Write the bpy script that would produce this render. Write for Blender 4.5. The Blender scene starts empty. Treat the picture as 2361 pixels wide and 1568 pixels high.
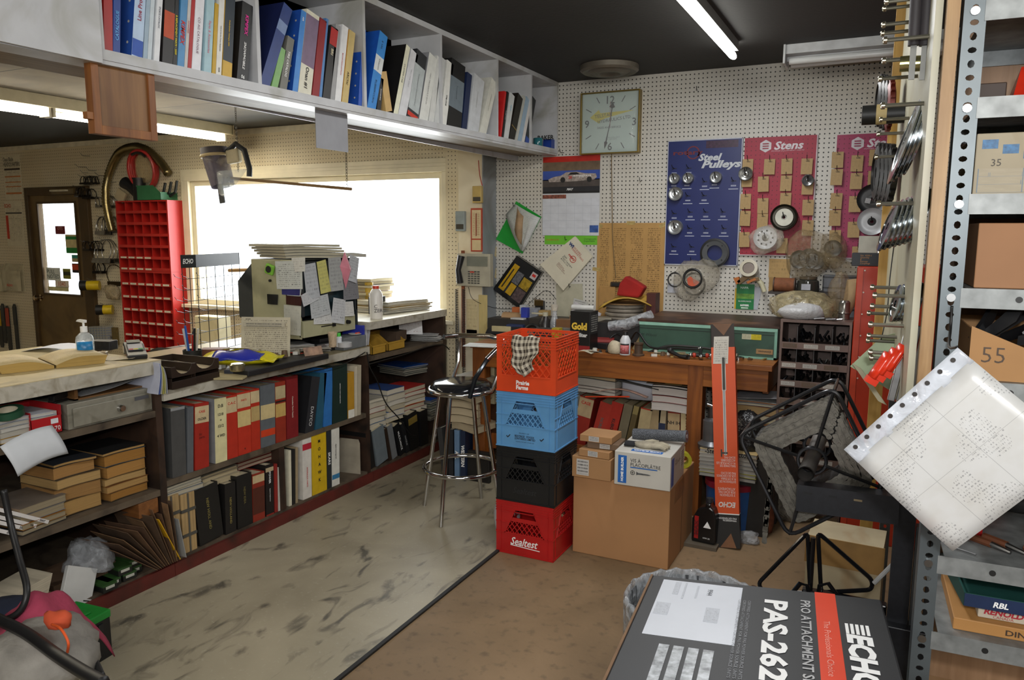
import bpy,math,random
from mathutils import Vector,Matrix,Euler
D=bpy.data;C=bpy.context.scene.collection;PI=math.pi
random.seed(7)
RX=[[.89665,.44272,.00406],[.06557,-.12372,-.99015],[-.43785,.88808,-.13997]]
F,CX,CY,HC=1754.0,1180.5,784.0,1.6
cam=D.objects.new('camera',D.cameras.new('camera'));C.objects.link(cam)
cam.data.sensor_width=36;cam.data.lens=36*F/2361;cam.data.clip_start=.02
cam.matrix_world=Matrix(((RX[0][0],-RX[1][0],-RX[2][0],0),(RX[0][1],-RX[1][1],-RX[2][1],0),(RX[0][2],-RX[1][2],-RX[2][2],HC),(0,0,0,1)))
bpy.context.scene.camera=cam
vs=bpy.context.scene.view_settings
bpy.context.scene.display_settings.display_device='sRGB'
vs.view_transform='Standard';vs.look='None';vs.gamma=1;vs.use_curve_mapping=False;vs.exposure=0.2
wd=D.worlds.new('daylight');bpy.context.scene.world=wd;wd.use_nodes=True
wd.node_tree.nodes['Background'].inputs[0].default_value=(.86,.93,1,1);wd.node_tree.nodes['Background'].inputs[1].default_value=3.6
def area(name,loc,rot,sx,sy,e,col=(1,.95,.88)):
 l=D.lights.new(name,'AREA');l.shape='RECTANGLE';l.size=sx;l.size_y=sy;l.energy=e;l.color=col
 o=D.objects.new(name,l);o.location=loc;o.rotation_euler=rot;C.objects.link(o);return o
area('window_daylight',(-4.28,5.35,1.75),(math.radians(82),0,PI),2.7,1.5,110,(.93,.97,1))
area('front_fill_light',(.3,-1.5,2.3),(math.radians(62),0,math.radians(22)),2.2,.9,72,(1,.97,.92))  # added fill behind the camera, stands in for unseen shop lamps
area('camera_flash',(.06,-.06,1.76),(math.radians(83),0,math.radians(26)),.09,.05,17,(.96,.98,1))
area('rear_fill_light',(-2.6,.1,2.35),(math.radians(14),0,math.radians(8)),.3,2.2,16,(1,.95,.86))  # unseen overhead fill out of frame, no fixture modelled there
def ray(px,py):
 a=((px-CX)/F,(py-CY)/F,1.0)
 return Vector([sum(RX[i][k]*a[i]for i in range(3))for k in range(3)])
def pX(px,py,X):d=ray(px,py);t=X/d.x;return Vector((X,d.y*t,HC+d.z*t))
def pY(px,py,Y):d=ray(px,py);t=Y/d.y;return Vector((d.x*t,Y,HC+d.z*t))
def pZ(px,py,Z):d=ray(px,py);t=(Z-HC)/d.z;return Vector((d.x*t,d.y*t,Z))
def sx(px,X,z):
 u=(px-CX)/F;a=[RX[0][k]-u*RX[2][k]for k in range(3)]
 return-(a[0]*X+a[2]*(z-HC))/a[1]
def lin(h):
 if not isinstance(h,str):return tuple(h)
 r=[int(h[i:i+2],16)/255 for i in(0,2,4)]
 return tuple(c/12.92 if c<.04045 else((c+.055)/1.055)**2.4 for c in r)
MC={}
def newmat(n):
 m=D.materials.new(n);m.use_nodes=True;nt=m.node_tree;return m,nt,nt.nodes['Principled BSDF']
def mth(nt,op,a,b=None,c=None):
 n=nt.nodes.new('ShaderNodeMath');n.operation=op
 for i,v in enumerate((a,b,c)):
  if v is None:continue
  if isinstance(v,(int,float)):n.inputs[i].default_value=v
  else:nt.links.new(v,n.inputs[i])
 return n.outputs[0]
def mixc(nt,f,a,b,mode='MIX'):
 n=nt.nodes.new('ShaderNodeMix');n.data_type='RGBA';n.blend_type=mode
 for s,v in((n.inputs[0],f),(n.inputs[6],a),(n.inputs[7],b)):
  if isinstance(v,(int,float)):s.default_value=v
  elif isinstance(v,tuple):s.default_value=(*v[:3],1)
  else:nt.links.new(v,s)
 return n.outputs[2]
def noise(nt,scale,detail=3,vec=None,dist=0):
 n=nt.nodes.new('ShaderNodeTexNoise');n.inputs['Scale'].default_value=scale;n.inputs['Detail'].default_value=detail;n.inputs['Distortion'].default_value=dist
 if vec is None:
  t=nt.nodes.new('ShaderNodeTexCoord');vec=t.outputs['Object']
 nt.links.new(vec,n.inputs['Vector']);return n.outputs[0]
def ramp(nt,v,lo,hi):
 n=nt.nodes.new('ShaderNodeMapRange');n.inputs[1].default_value=lo;n.inputs[2].default_value=hi;nt.links.new(v,n.inputs[0]);return n.outputs[0]
def bump(nt,b,h,st=.3,dist=.01):
 n=nt.nodes.new('ShaderNodeBump');n.inputs['Strength'].default_value=st;n.inputs['Distance'].default_value=dist
 nt.links.new(h,n.inputs['Height']);nt.links.new(n.outputs[0],b.inputs['Normal'])
def K(h,r=.6,m=0.,d=.18,s=14.,bp=0.,name='paint',stain=None,trans=0,stretch=None):
 key=(h,r,m,d,s,bp,stain,trans,stretch)
 if key in MC:return MC[key]
 mt,nt,b=newmat(name);c=lin(h);b.inputs['Roughness'].default_value=r;b.inputs['Metallic'].default_value=m
 vec=None
 if stretch:
  t=nt.nodes.new('ShaderNodeTexCoord');mp=nt.nodes.new('ShaderNodeMapping');mp.inputs['Scale'].default_value=stretch
  nt.links.new(t.outputs['Object'],mp.inputs['Vector']);vec=mp.outputs[0]
 if d>0:
  f=ramp(nt,noise(nt,s,4,vec),.3,.7)
  col=mixc(nt,f,tuple(x*(1-d)for x in c),tuple(min(1,x*(1+d*.5))for x in c))
 else:col=c
 if stain:
  g=ramp(nt,noise(nt,s*.35+.7,5,vec,1.),.52,.7)
  col=mixc(nt,g,col,lin(stain))
 if isinstance(col,tuple):b.inputs['Base Color'].default_value=(*col,1)
 else:nt.links.new(col,b.inputs['Base Color'])
 if bp:bump(nt,b,noise(nt,s*3,4,vec),bp)
 if trans:b.inputs['Transmission Weight'].default_value=trans;b.inputs['IOR'].default_value=1.15
 MC[key]=mt;return mt
def glow(h,e,name='lamp_glow'):
 key=('glow',h,e)
 if key in MC:return MC[key]
 mt,nt,b=newmat(name);b.inputs['Base Color'].default_value=(*lin(h),1);b.inputs['Emission Color'].default_value=(*lin(h),1);b.inputs['Emission Strength'].default_value=e
 MC[key]=mt;return mt
def film(h='ffffff',a=.25,r=.12,wr=0.6,s=18):
 key=('film',h,a,r,wr,s)
 if key in MC:return MC[key]
 mt,nt,b=newmat('clear_film');b.inputs['Base Color'].default_value=(*lin(h),1);b.inputs['Roughness'].default_value=r
 n=noise(nt,s,4,None,.8);bump(nt,b,n,wr,.02)
 al=mth(nt,'MULTIPLY_ADD',ramp(nt,n,.35,.7),a,a*.6);nt.links.new(al,b.inputs['Alpha']);MC[key]=mt;return mt
def uvco(nt):
 t=nt.nodes.new('ShaderNodeTexCoord');s=nt.nodes.new('ShaderNodeSeparateXYZ');nt.links.new(t.outputs['UV'],s.inputs[0]);return t.outputs['UV'],s.outputs[0],s.outputs[1]
def LM(base='e8e4d8',ink='555555',n=24,dens=.5,mg=.08,cols=1,r=.6,grid=0,gx=1):
 key=('LM',base,ink,n,dens,mg,cols,r,grid,gx)
 if key in MC:return MC[key]
 mt,nt,b=newmat('printed_paper');b.inputs['Roughness'].default_value=r
 uv,u,v=uvco(nt)
 row=mth(nt,'FRACT',mth(nt,'MULTIPLY',v,n));rid=mth(nt,'FLOOR',mth(nt,'MULTIPLY',v,n))
 cb=nt.nodes.new('ShaderNodeCombineXYZ');nt.links.new(mth(nt,'MULTIPLY',u,60*1.),cb.inputs[0]);nt.links.new(mth(nt,'MULTIPLY',rid,3.7),cb.inputs[1])
 nz=noise(nt,1.3,2,cb.outputs[0])
 k=mth(nt,'MULTIPLY',mth(nt,'LESS_THAN',row,.5),mth(nt,'GREATER_THAN',nz,1-dens))
 for a in(u,v):
  k=mth(nt,'MULTIPLY',k,mth(nt,'GREATER_THAN',a,mg));k=mth(nt,'MULTIPLY',k,mth(nt,'LESS_THAN',a,1-mg))
 if cols>1:k=mth(nt,'MULTIPLY',k,mth(nt,'LESS_THAN',mth(nt,'FRACT',mth(nt,'MULTIPLY',u,cols)),.72))
 k=mth(nt,'MULTIPLY',k,.75)
 if grid:
  ga=mth(nt,'LESS_THAN',mth(nt,'FRACT',mth(nt,'MULTIPLY',v,grid)),.03);gb=mth(nt,'LESS_THAN',mth(nt,'FRACT',mth(nt,'MULTIPLY',u,gx)),.025)
  k=mth(nt,'MAXIMUM',k,mth(nt,'MULTIPLY',mth(nt,'MAXIMUM',ga,gb),.6))
 base_c=mixc(nt,ramp(nt,noise(nt,6,3,uv),.3,.7),tuple(x*.88 for x in lin(base)),lin(base))
 nt.links.new(mixc(nt,k,base_c,lin(ink)),b.inputs['Base Color']);MC[key]=mt;return mt
def PG(h='d8cfb8',n=60,ax=0,d=.35):
 key=('PG',h,n,ax,d)
 if key in MC:return MC[key]
 mt,nt,b=newmat('page_edges');b.inputs['Roughness'].default_value=.85
 t=nt.nodes.new('ShaderNodeTexCoord');mp=nt.nodes.new('ShaderNodeMapping');sc=[2.,2.,2.];sc[ax]=n*8.;mp.inputs['Scale'].default_value=sc
 nt.links.new(t.outputs['Object'],mp.inputs['Vector'])
 c=lin(h);f=ramp(nt,noise(nt,1,3,mp.outputs[0]),.32,.68)
 f2=ramp(nt,noise(nt,9,3),.45,.75)
 nt.links.new(mixc(nt,mth(nt,'MULTIPLY',f2,.35),mixc(nt,f,tuple(x*(1-d)for x in c),c),tuple(x*.45 for x in c)),b.inputs['Base Color'])
 bump(nt,b,f,.25,.003);MC[key]=mt;return mt
def pegboard(h,sp,r,hole='1c1a17',x0=0,stain='b9a377',sf=.35):
 key=('peg',h,sp,r,hole,stain)
 if key in MC:return MC[key]
 mt,nt,b=newmat('pegboard');b.inputs['Roughness'].default_value=.55
 t=nt.nodes.new('ShaderNodeTexCoord');s=nt.nodes.new('ShaderNodeSeparateXYZ');nt.links.new(t.outputs['Object'],s.inputs[0])
 q=[]
 for o in(s.outputs[0],s.outputs[2]):
  a=mth(nt,'SUBTRACT',mth(nt,'FRACT',mth(nt,'DIVIDE',o,sp)),.5);q.append(mth(nt,'MULTIPLY',a,a))
 dd=mth(nt,'SQRT',mth(nt,'ADD',q[0],q[1]));k=mth(nt,'LESS_THAN',dd,r)
 c=lin(h);f=ramp(nt,noise(nt,1.3,5,None,.6),.42,.72)
 base=mixc(nt,mth(nt,'MULTIPLY',f,sf),c,lin(stain));base=mixc(nt,mth(nt,'MULTIPLY',ramp(nt,noise(nt,60,2),.4,.7),.12),base,tuple(x*.5 for x in c))
 nt.links.new(mixc(nt,k,base,lin(hole)),b.inputs['Base Color']);bump(nt,b,mth(nt,'SUBTRACT',1,k),.5,.004);MC[key]=mt;return mt
def wood(h,h2,ax=0,r=.5,s=3.):
 key=('wood',h,h2,ax,r,s)
 if key in MC:return MC[key]
 mt,nt,b=newmat('wood');b.inputs['Roughness'].default_value=r
 t=nt.nodes.new('ShaderNodeTexCoord');mp=nt.nodes.new('ShaderNodeMapping');sc=[s*7.]*3;sc[ax]=s*.5;mp.inputs['Scale'].default_value=sc
 nt.links.new(t.outputs['Object'],mp.inputs['Vector'])
 g=ramp(nt,noise(nt,1.6,5,mp.outputs[0],.8),.3,.72)
 col=mixc(nt,g,lin(h),lin(h2));col=mixc(nt,mth(nt,'MULTIPLY',ramp(nt,noise(nt,3.5,4),.5,.75),.45),col,tuple(x*.3 for x in lin(h2)))
 nt.links.new(col,b.inputs['Base Color']);bump(nt,b,g,.12,.004);MC[key]=mt;return mt
def check(h1,h2,n=9):
 key=('check',h1,h2,n)
 if key in MC:return MC[key]
 mt,nt,b=newmat('checked_cloth');b.inputs['Roughness'].default_value=.95
 uv,u,v=uvco(nt);ka=mth(nt,'LESS_THAN',mth(nt,'FRACT',mth(nt,'MULTIPLY',u,n)),.5);kb=mth(nt,'LESS_THAN',mth(nt,'FRACT',mth(nt,'MULTIPLY',v,n)),.5)
 nt.links.new(mixc(nt,mth(nt,'MULTIPLY',mth(nt,'ADD',ka,kb),.5),lin(h1),lin(h2)),b.inputs['Base Color']);bump(nt,b,noise(nt,200,2),.3);MC[key]=mt;return mt
class MB:
 def __init__(s):s.v=[];s.f=[];s.m=[];s.uv=[]
 def add(s,vs,fs,m=0,T=None,uvs=None):
  k=len(s.v)
  s.v+=[tuple(T@Vector(p))if T is not None else tuple(p)for p in vs]
  for i,f in enumerate(fs):s.f.append([a+k for a in f]);s.m.append(m);s.uv.append(uvs[i]if uvs and uvs[i]else None)
  return s
 def box(s,x0,y0,z0,x1,y1,z1,m=0,T=None):
  if x0>x1:x0,x1=x1,x0
  if y0>y1:y0,y1=y1,y0
  if z0>z1:z0,z1=z1,z0
  vs=[(x,y,z)for z in(z0,z1)for y in(y0,y1)for x in(x0,x1)]
  q=[(0,0),(1,0),(1,1),(0,1)]
  return s.add(vs,[(0,2,3,1),(4,5,7,6),(0,1,5,4),(1,3,7,5),(3,2,6,7),(2,0,4,6)],m,T,[q]*6)
 def cbox(s,w,d,h,m=0,T=None,z=0):return s.box(-w/2,-d/2,z,w/2,d/2,z+h,m,T)
 def prism(s,pts,y0,y1,m=0,T=None):
  n=len(pts);vs=[(x,y0,z)for x,z in pts]+[(x,y1,z)for x,z in pts]
  a=sum(pts[i][0]*pts[(i+1)%n][1]-pts[(i+1)%n][0]*pts[i][1]for i in range(n))
  if(a<0)==(y1>y0):vs=vs[n:]+vs[:n]
  xs=[p[0]for p in pts];zs=[p[1]for p in pts];W=(max(xs)-min(xs))or 1;H=(max(zs)-min(zs))or 1
  uv=[((p[0]-min(xs))/W,(p[1]-min(zs))/H)for p in pts]
  fs=[list(range(n)),list(range(2*n-1,n-1,-1))]+[[(i+1)%n,i,i+n,(i+1)%n+n]for i in range(n)]
  return s.add(vs,fs,m,T,[uv,uv[::-1]]+[None]*n)
 def cyl(s,r0,r1,z0,z1,n=16,m=0,T=None):return s.lathe([(0,z0),(r0,z0),(r1,z1),(0,z1)],n,m,T)
 def lathe(s,prof,n=20,m=0,T=None):
  vs=[];idx=[]
  for r,z in prof:
   if r<=1e-7:idx.append([len(vs)]);vs.append((0,0,z))
   else:idx.append(list(range(len(vs),len(vs)+n)));vs+=[(r*math.cos(2*PI*i/n),r*math.sin(2*PI*i/n),z)for i in range(n)]
  fs=[]
  for a,b in zip(idx,idx[1:]):
   for i in range(n):
    j=(i+1)%n
    if len(a)==1 and len(b)==1:break
    if len(a)==1:fs.append((a[0],b[j],b[i]))
    elif len(b)==1:fs.append((a[i],a[j],b[0]))
    else:fs.append((a[i],a[j],b[j],b[i]))
  return s.add(vs,fs,m,T)
 def tube(s,pts,r,n=8,m=0,closed=False,T=None,caps=True):
  P=[Vector(p)for p in pts];N=len(P);vs=[];up=None
  rr=r if isinstance(r,(list,tuple))else[r]*N
  for i in range(N):
   d=(P[(i+1)%N]-P[i-1])if closed else(P[min(i+1,N-1)]-P[max(i-1,0)])
   d=d.normalized()if d.length>1e-9 else Vector((0,0,1))
   if up is None:up=d.orthogonal().normalized()
   else:
    up=up-d*up.dot(d);up=up.normalized()if up.length>1e-6 else d.orthogonal().normalized()
   w=d.cross(up)
   vs+=[P[i]+(up*math.cos(2*PI*k/n)+w*math.sin(2*PI*k/n))*rr[i]for k in range(n)]
  fs=[]
  for i in range(N if closed else N-1):
   a=i*n;b=((i+1)%N)*n
   for k in range(n):fs.append((a+k,a+(k+1)%n,b+(k+1)%n,b+k))
  if not closed and caps:fs+=[list(range(n))[::-1],list(range((N-1)*n,N*n))]
  return s.add(vs,fs,m,T)
 def card(s,o,u,v,t=.0006,m=0,mb=None):
  o,u,v=Vector(o),Vector(u),Vector(v);w=u.cross(v).normalized()*t
  vs=[o,o+u,o+u+v,o+v];vs+=[p-w for p in vs];q=[(0,0),(1,0),(1,1),(0,1)]
  s.add(vs,[(0,1,2,3)],m,None,[q]);k=len(s.v)-8
  for f in((7,6,5,4),(1,0,4,5),(2,1,5,6),(3,2,6,7),(0,3,7,4)):s.f.append([a+k for a in f]);s.m.append(m if mb is None else mb);s.uv.append(None)
  return s
 def surf(s,fn,nu,nv,t=.0008,m=0,T=None):
  g=[[Vector(fn(i/nu,j/nv))for j in range(nv+1)]for i in range(nu+1)]
  vs=[];off=[]
  for i in range(nu+1):
   for j in range(nv+1):
    du=g[min(i+1,nu)][j]-g[max(i-1,0)][j];dv=g[i][min(j+1,nv)]-g[i][max(j-1,0)]
    w=du.cross(dv);w=w.normalized()*t if w.length>1e-12 else Vector((0,0,t));vs.append(g[i][j]);off.append(g[i][j]-w)
  N=len(vs);I=lambda i,j:i*(nv+1)+j
  fs=[];uv=[]
  for i in range(nu):
   for j in range(nv):
    a,b,c,d=I(i,j),I(i+1,j),I(i+1,j+1),I(i,j+1);q=[(i/nu,j/nv),((i+1)/nu,j/nv),((i+1)/nu,(j+1)/nv),(i/nu,(j+1)/nv)]
    fs+=[(a,b,c,d),(d+N,c+N,b+N,a+N)];uv+=[q,q[::-1]]
  for i in range(nu):
   fs+=[(I(i+1,0),I(i,0),I(i,0)+N,I(i+1,0)+N),(I(i,nv),I(i+1,nv),I(i+1,nv)+N,I(i,nv)+N)];uv+=[None,None]
  for j in range(nv):
   fs+=[(I(0,j),I(0,j+1),I(0,j+1)+N,I(0,j)+N),(I(nu,j+1),I(nu,j),I(nu,j)+N,I(nu,j+1)+N)];uv+=[None,None]
  return s.add(vs+off,fs,m,T,uv)
 def blob(s,sx_,sy_,sz_,seed=0,rough=.25,n=14,m=0,T=None,flat=True,p=1.):
  rnd=random.Random(seed);ph=[(rnd.uniform(-4,4),rnd.uniform(-4,4),rnd.uniform(-4,4),rnd.uniform(0,6))for _ in range(7)]
  vs=[];idx=[];k=n//2
  for i in range(k+1):
   th=PI*i/k;ring=[]
   for j in range(n if 0<i<k else 1):
    a=2*PI*j/n;x,y,z=math.sin(th)*math.cos(a),math.sin(th)*math.sin(a),math.cos(th)
    q=1+rough*sum(math.sin(A*x+B*y+G*z+H)for A,B,G,H in ph)/3.5+rnd.uniform(-rough,rough)*.35
    X,Y,Z=x*q*sx_,y*q*sy_,z*q*sz_
    if flat:Z=max(Z,-.5*sz_)+.5*sz_
    ring.append(len(vs));vs.append((X,Y,Z))
   idx.append(ring)
  fs=[]
  for a,b in zip(idx,idx[1:]):
   for j in range(n):
    j2=(j+1)%n
    if len(a)==1:fs.append((a[0],b[j],b[j2]))
    elif len(b)==1:fs.append((a[j2],a[j],b[0]))
    else:fs.append((a[j],b[j],b[j2],a[j2]))
  return s.add(vs,fs,m,T)
 def build(s,name,mats,parent=None,smooth=False,bev=0,loc=None,rot=None):
  me=D.meshes.new(name);me.from_pydata(s.v,[],s.f)
  for mt in(mats if isinstance(mats,(list,tuple))else[mats]):me.materials.append(mt)
  me.polygons.foreach_set('material_index',s.m)
  ul=me.uv_layers.new(name='UVMap');fl=[]
  for f,u in zip(s.f,s.uv):
   for i in range(len(f)):fl+=(u[i]if u else(.02,.02))
  ul.data.foreach_set('uv',fl)
  if smooth:me.polygons.foreach_set('use_smooth',[True]*len(s.f))
  me.update();o=D.objects.new(name,me);C.objects.link(o)
  if smooth and smooth!=2:
   try:me.set_sharp_from_angle(angle=math.radians(38))
   except Exception:pass
  if bev:
   b=o.modifiers.new('bevel','BEVEL');b.width=bev;b.segments=2;b.limit_method='ANGLE'
  if parent:o.parent=parent
  if loc is not None:o.location=loc
  if rot is not None:o.rotation_euler=rot
  return o
def thing(name,label,cat,loc=(0,0,0),rot=(0,0,0),group=None,par=None):
 o=D.objects.new(name,None);C.objects.link(o);o.location=loc;o.rotation_euler=rot if isinstance(rot,(tuple,Euler))else(0,0,rot)
 o.empty_display_size=.05;return tag(o,label,cat,group)
def tag(o,label,cat,group=None,kind=None):
 o['label']=label;o['category']=cat
 if group:o['group']=group
 if kind:o['kind']=kind
 return o
def struct(o):o['kind']='structure';return o
def stuff(o):o['kind']='stuff';return o
def BX(name,mats,x0,y0,z0,x1,y1,z1,parent=None,bev=0):return MB().box(x0,y0,z0,x1,y1,z1).build(name,mats,parent,bev=bev)
def fr(o,x,y):
 x=Vector(x).normalized();y=Vector(y);y=(y-x*y.dot(x)).normalized();z=x.cross(y);o=Vector(o)
 return Matrix(((x.x,y.x,z.x,o.x),(x.y,y.y,z.y,o.y),(x.z,y.z,z.z,o.z),(0,0,0,1)))
TC={}
def txt(s,h,mat,parent,M,w=None,bold=.0,shear=0,align='CENTER',ex=.0004,name='lettering',sp=1):
 key=(s,bold,shear,sp)
 if key not in TC:
  cu=D.curves.new('t','FONT');cu.body=s;cu.align_x='LEFT';cu.align_y='BOTTOM_BASELINE';cu.size=1;cu.shear=shear;cu.offset=bold;cu.resolution_u=2;cu.extrude=0;cu.space_character=sp;cu.space_line=.85
  o=D.objects.new('t',cu);C.objects.link(o);bpy.context.view_layer.update()
  me=D.meshes.new_from_object(o.evaluated_get(bpy.context.evaluated_depsgraph_get()));D.objects.remove(o)
  vs=[v.co.copy()for v in me.vertices];fs=[list(p.vertices)for p in me.polygons];D.meshes.remove(me)
  TC[key]=(vs,fs)
 vs,fs=TC[key]
 if not vs:return None
 x0=min(v.x for v in vs);x1=max(v.x for v in vs);y0=min(v.y for v in vs);y1=max(v.y for v in vs)
 sy=h/(y1-y0);sX=(w/(x1-x0))if w else sy;ax={'CENTER':(x0+x1)/2,'LEFT':x0,'RIGHT':x1}[align];ay=(y0+y1)/2
 me=D.meshes.new(name);me.from_pydata([M@Vector(((v.x-ax)*sX,(v.y-ay)*sy,ex))for v in vs],[],fs);me.materials.append(mat)
 o=D.objects.new(name,me);C.objects.link(o);o.parent=parent;return o
def ctree(o,parent=None):
 c=o.copy();C.objects.link(c);c.parent=parent
 for ch in list(o.children):ctree(ch,c)
 return c
def dup(o,loc,rot=None,label=None,group=None,scale=None):
 c=ctree(o);c.location=loc
 if rot is not None:c.rotation_euler=rot if isinstance(rot,(tuple,Euler))else(0,0,rot)
 if label:c['label']=label
 if group:c['group']=group
 if scale:c.scale=scale
 return c
ORD=['first','second','third','fourth','fifth','sixth','seventh','eighth','ninth','tenth','eleventh','twelfth','thirteenth','fourteenth','fifteenth','sixteenth','seventeenth','eighteenth','nineteenth','twentieth']
XC=-2.905;YP=5.0;YW=4.9;XS=-2.11
STEEL=K('9a9a9a',.3,1.,.2,30);CHROME=K('c8c8c8',.12,1.,.05,8);GALV=K('8a8d8c',.5,.45,.35,26);BLACKM=K('1b1b1c',.4,.3,.3,30);BLK=K('151515',.5,0,.2);WHT=K('e6e6e2',.6,0,.08)
INK=K('1a1a1a',.6,0,0);WINK=K('f0f0ee',.6,0,0);RINK=K('c2241c',.6,0,0)
# ================= the room =================
fl,nt,b=newmat('worn_concrete');b.inputs['Roughness'].default_value=.62
g=ramp(nt,noise(nt,1.6,6,None,.4),.3,.72);c1=mixc(nt,g,lin('6a563c'),lin('93795a'))
c1=mixc(nt,mth(nt,'MULTIPLY',ramp(nt,noise(nt,22,5),.55,.72),.4),c1,lin('33291c'));nt.links.new(c1,b.inputs['Base Color']);bump(nt,b,noise(nt,40,4),.12)
struct(MB().box(-9.2,-3.2,-.1,3.2,YP+.2,0).build('floor',fl))
ft,nt,b=newmat('worn_floor_sheet');b.inputs['Roughness'].default_value=.45
t=nt.nodes.new('ShaderNodeTexCoord');mp=nt.nodes.new('ShaderNodeMapping');mp.inputs['Scale'].default_value=(3,1.1,1);mp.inputs['Rotation'].default_value=(0,0,.5);nt.links.new(t.outputs['Object'],mp.inputs['Vector'])
g=ramp(nt,noise(nt,1.4,6,None,.5),.32,.7);c1=mixc(nt,g,lin('8f8670'),lin('b3a990'))
c1=mixc(nt,mth(nt,'MULTIPLY',ramp(nt,noise(nt,3.2,6,mp.outputs[0],1.2),.56,.7),.75),c1,lin('2b2a28'))
c1=mixc(nt,mth(nt,'MULTIPLY',ramp(nt,noise(nt,60,3),.62,.75),.35),c1,lin('b9b2a0'));nt.links.new(c1,b.inputs['Base Color']);bump(nt,b,noise(nt,30,4),.08)
struct(MB().box(XC,-3.,0,-1.69,4.75,.006).build('floor',ft))
struct(MB().box(-1.69,-3.,0,-1.672,4.75,.009).build('trim_1',K('191817',.6)))
cl,nt,b=newmat('ceiling_paint_black');b.inputs['Roughness'].default_value=.7
g=ramp(nt,noise(nt,1.2,5),.3,.7);nt.links.new(mixc(nt,g,lin('1f1f1f'),lin('2c2b2a')),b.inputs['Base Color']);bump(nt,b,noise(nt,50,3),.15)
struct(MB().box(-2.41,-3.2,2.62,3.2,YP+.2,2.74).build('ceiling',cl))
cm,nt,b=newmat('ceiling_glow_fade_board');b.inputs['Roughness'].default_value=.75
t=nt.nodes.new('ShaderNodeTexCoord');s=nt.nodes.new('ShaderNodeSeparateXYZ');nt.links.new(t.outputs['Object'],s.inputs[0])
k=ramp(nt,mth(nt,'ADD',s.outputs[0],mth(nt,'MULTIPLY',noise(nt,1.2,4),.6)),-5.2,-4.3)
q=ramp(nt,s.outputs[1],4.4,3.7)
k=mth(nt,'MULTIPLY',k,q)  # tan board darkens past the strip light; glow fade put into the colour
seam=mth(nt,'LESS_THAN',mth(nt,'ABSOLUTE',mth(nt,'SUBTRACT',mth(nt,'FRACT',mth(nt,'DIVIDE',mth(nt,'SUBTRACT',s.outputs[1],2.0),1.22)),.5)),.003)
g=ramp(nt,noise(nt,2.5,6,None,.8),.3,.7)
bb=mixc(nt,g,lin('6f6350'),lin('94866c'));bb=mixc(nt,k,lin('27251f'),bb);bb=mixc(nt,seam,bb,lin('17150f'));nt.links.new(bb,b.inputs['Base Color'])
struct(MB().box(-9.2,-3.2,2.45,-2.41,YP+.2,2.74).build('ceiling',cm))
PEG=pegboard('c9c6bd',.0272,.16,stain='a8946a',sf=.3);PEGW=pegboard('d9cdae',.0292,.13,hole='4a4030',stain='b59e6c',sf=.45)
struct(MB().box(-2.64,YP,0,3.2,YP+.15,2.62).build('wall_back',PEG))
W0,W1,WZ0,WZ1=-5.6,-2.98,.95,2.04
D0,D1,DZ=-7.93,-7.0,2.0
m=MB()
for q in((-9.2,0,D0,2.45),(D0,DZ,D1,2.45),(D1,0,W0,2.45),(W0,0,W1,WZ0),(W0,WZ1,W1,2.45),(W1,0,-2.62,2.45)):m.box(q[0],YW,q[1],q[2],YW+.13,q[3])
struct(m.build('wall_window',PEGW))
struct(BX('trim_2',K('d8cfb4',.5),-9.2,YW-.015,2.405,-2.62,YW,2.45))
struct(MB().box(-9.3,-3.2,0,-9.2,YP,2.6).build('wall_left',PEGW));struct(MB().box(3.2,-3.2,0,3.3,YP,2.6).build('wall_right',K('8f8a7c')))
struct(MB().box(-9.2,-3.3,0,3.2,-3.2,2.6).build('wall_front',K('9d9788')))
m=MB();m.box(-2.80,4.80,0,-2.60,YP,2.45,0);m.box(-2.598,4.80,0,-2.6,YP,2.45,1);m.box(-2.93,4.84,0,-2.8,4.9,2.45,2);m.box(-2.605,4.796,0,-2.597,4.8,2.45,1)
struct(m.build('pillar',[K('d9ceb2',.5,0,.12,3,stain='bfa97e'),K('8d9295',.5,0,.15,3,stain='6b6a64'),PEGW]))
wn=struct(D.objects.new('window_1',None));C.objects.link(wn);cas=K('e2d9bd',.45,0,.1,6)
m=MB()
for a,q in((.0,.02),(.035,.027),(.06,.034)):
 e=.10-a;g=a*.02;m.box(W0-e,YW-q,WZ0,W0+g,YW-g,WZ1-g);m.box(W1-g,YW-q,WZ0,W1+e,YW-g,WZ1-g);m.box(W0-e,YW-q,WZ1-g,W1+e,YW-g,WZ1+e)
m.build('window_frame',cas,wn,bev=.003)
m=MB()
for x0,x1 in((W0,W0+.045),(W1-.045,W1)):m.box(x0,YW+.004,WZ0+.045,x1,YW+.12,WZ1-.045)
m.box(W0,YW+.002,WZ1-.045,W1,YW+.12,WZ1);m.box(W0,YW+.002,WZ0,W1,YW+.12,WZ0+.045);m.build('window_sash',cas,wn)
BX('window_sill',cas,W0-.12,YW-.09,WZ0-.03,W1+.12,YW+.02,WZ0,wn,.004)
gl=D.materials.new('window_glass');gl.use_nodes=True;nt=gl.node_tree;b=nt.nodes['Principled BSDF'];b.inputs['Roughness'].default_value=.02;b.inputs['Alpha'].default_value=.12;b.inputs['Base Color'].default_value=(.9,.95,.95,1)
BX('pane',gl,W0+.045,YW+.05,WZ0+.045,W1-.045,YW+.056,WZ1-.045,wn)
struct(MB().box(-16,YP+.3,-.25,6,30,-.15).build('ground',K('d8d4c8',.9,0,.1,2)))
dr=struct(D.objects.new('door_1',None));C.objects.link(dr);dm=K('6d5630',.45,0,.2,5,stain='4d3a1e');dk=K('463317',.5,0,.2,6)
m=MB();x0,x1=D0+.02,D1-.1;a,bq=pY(88,470,YW),pY(188,680,YW);gx0,gx1,gz0,gz1=a.x,bq.x,bq.z,a.z
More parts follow.
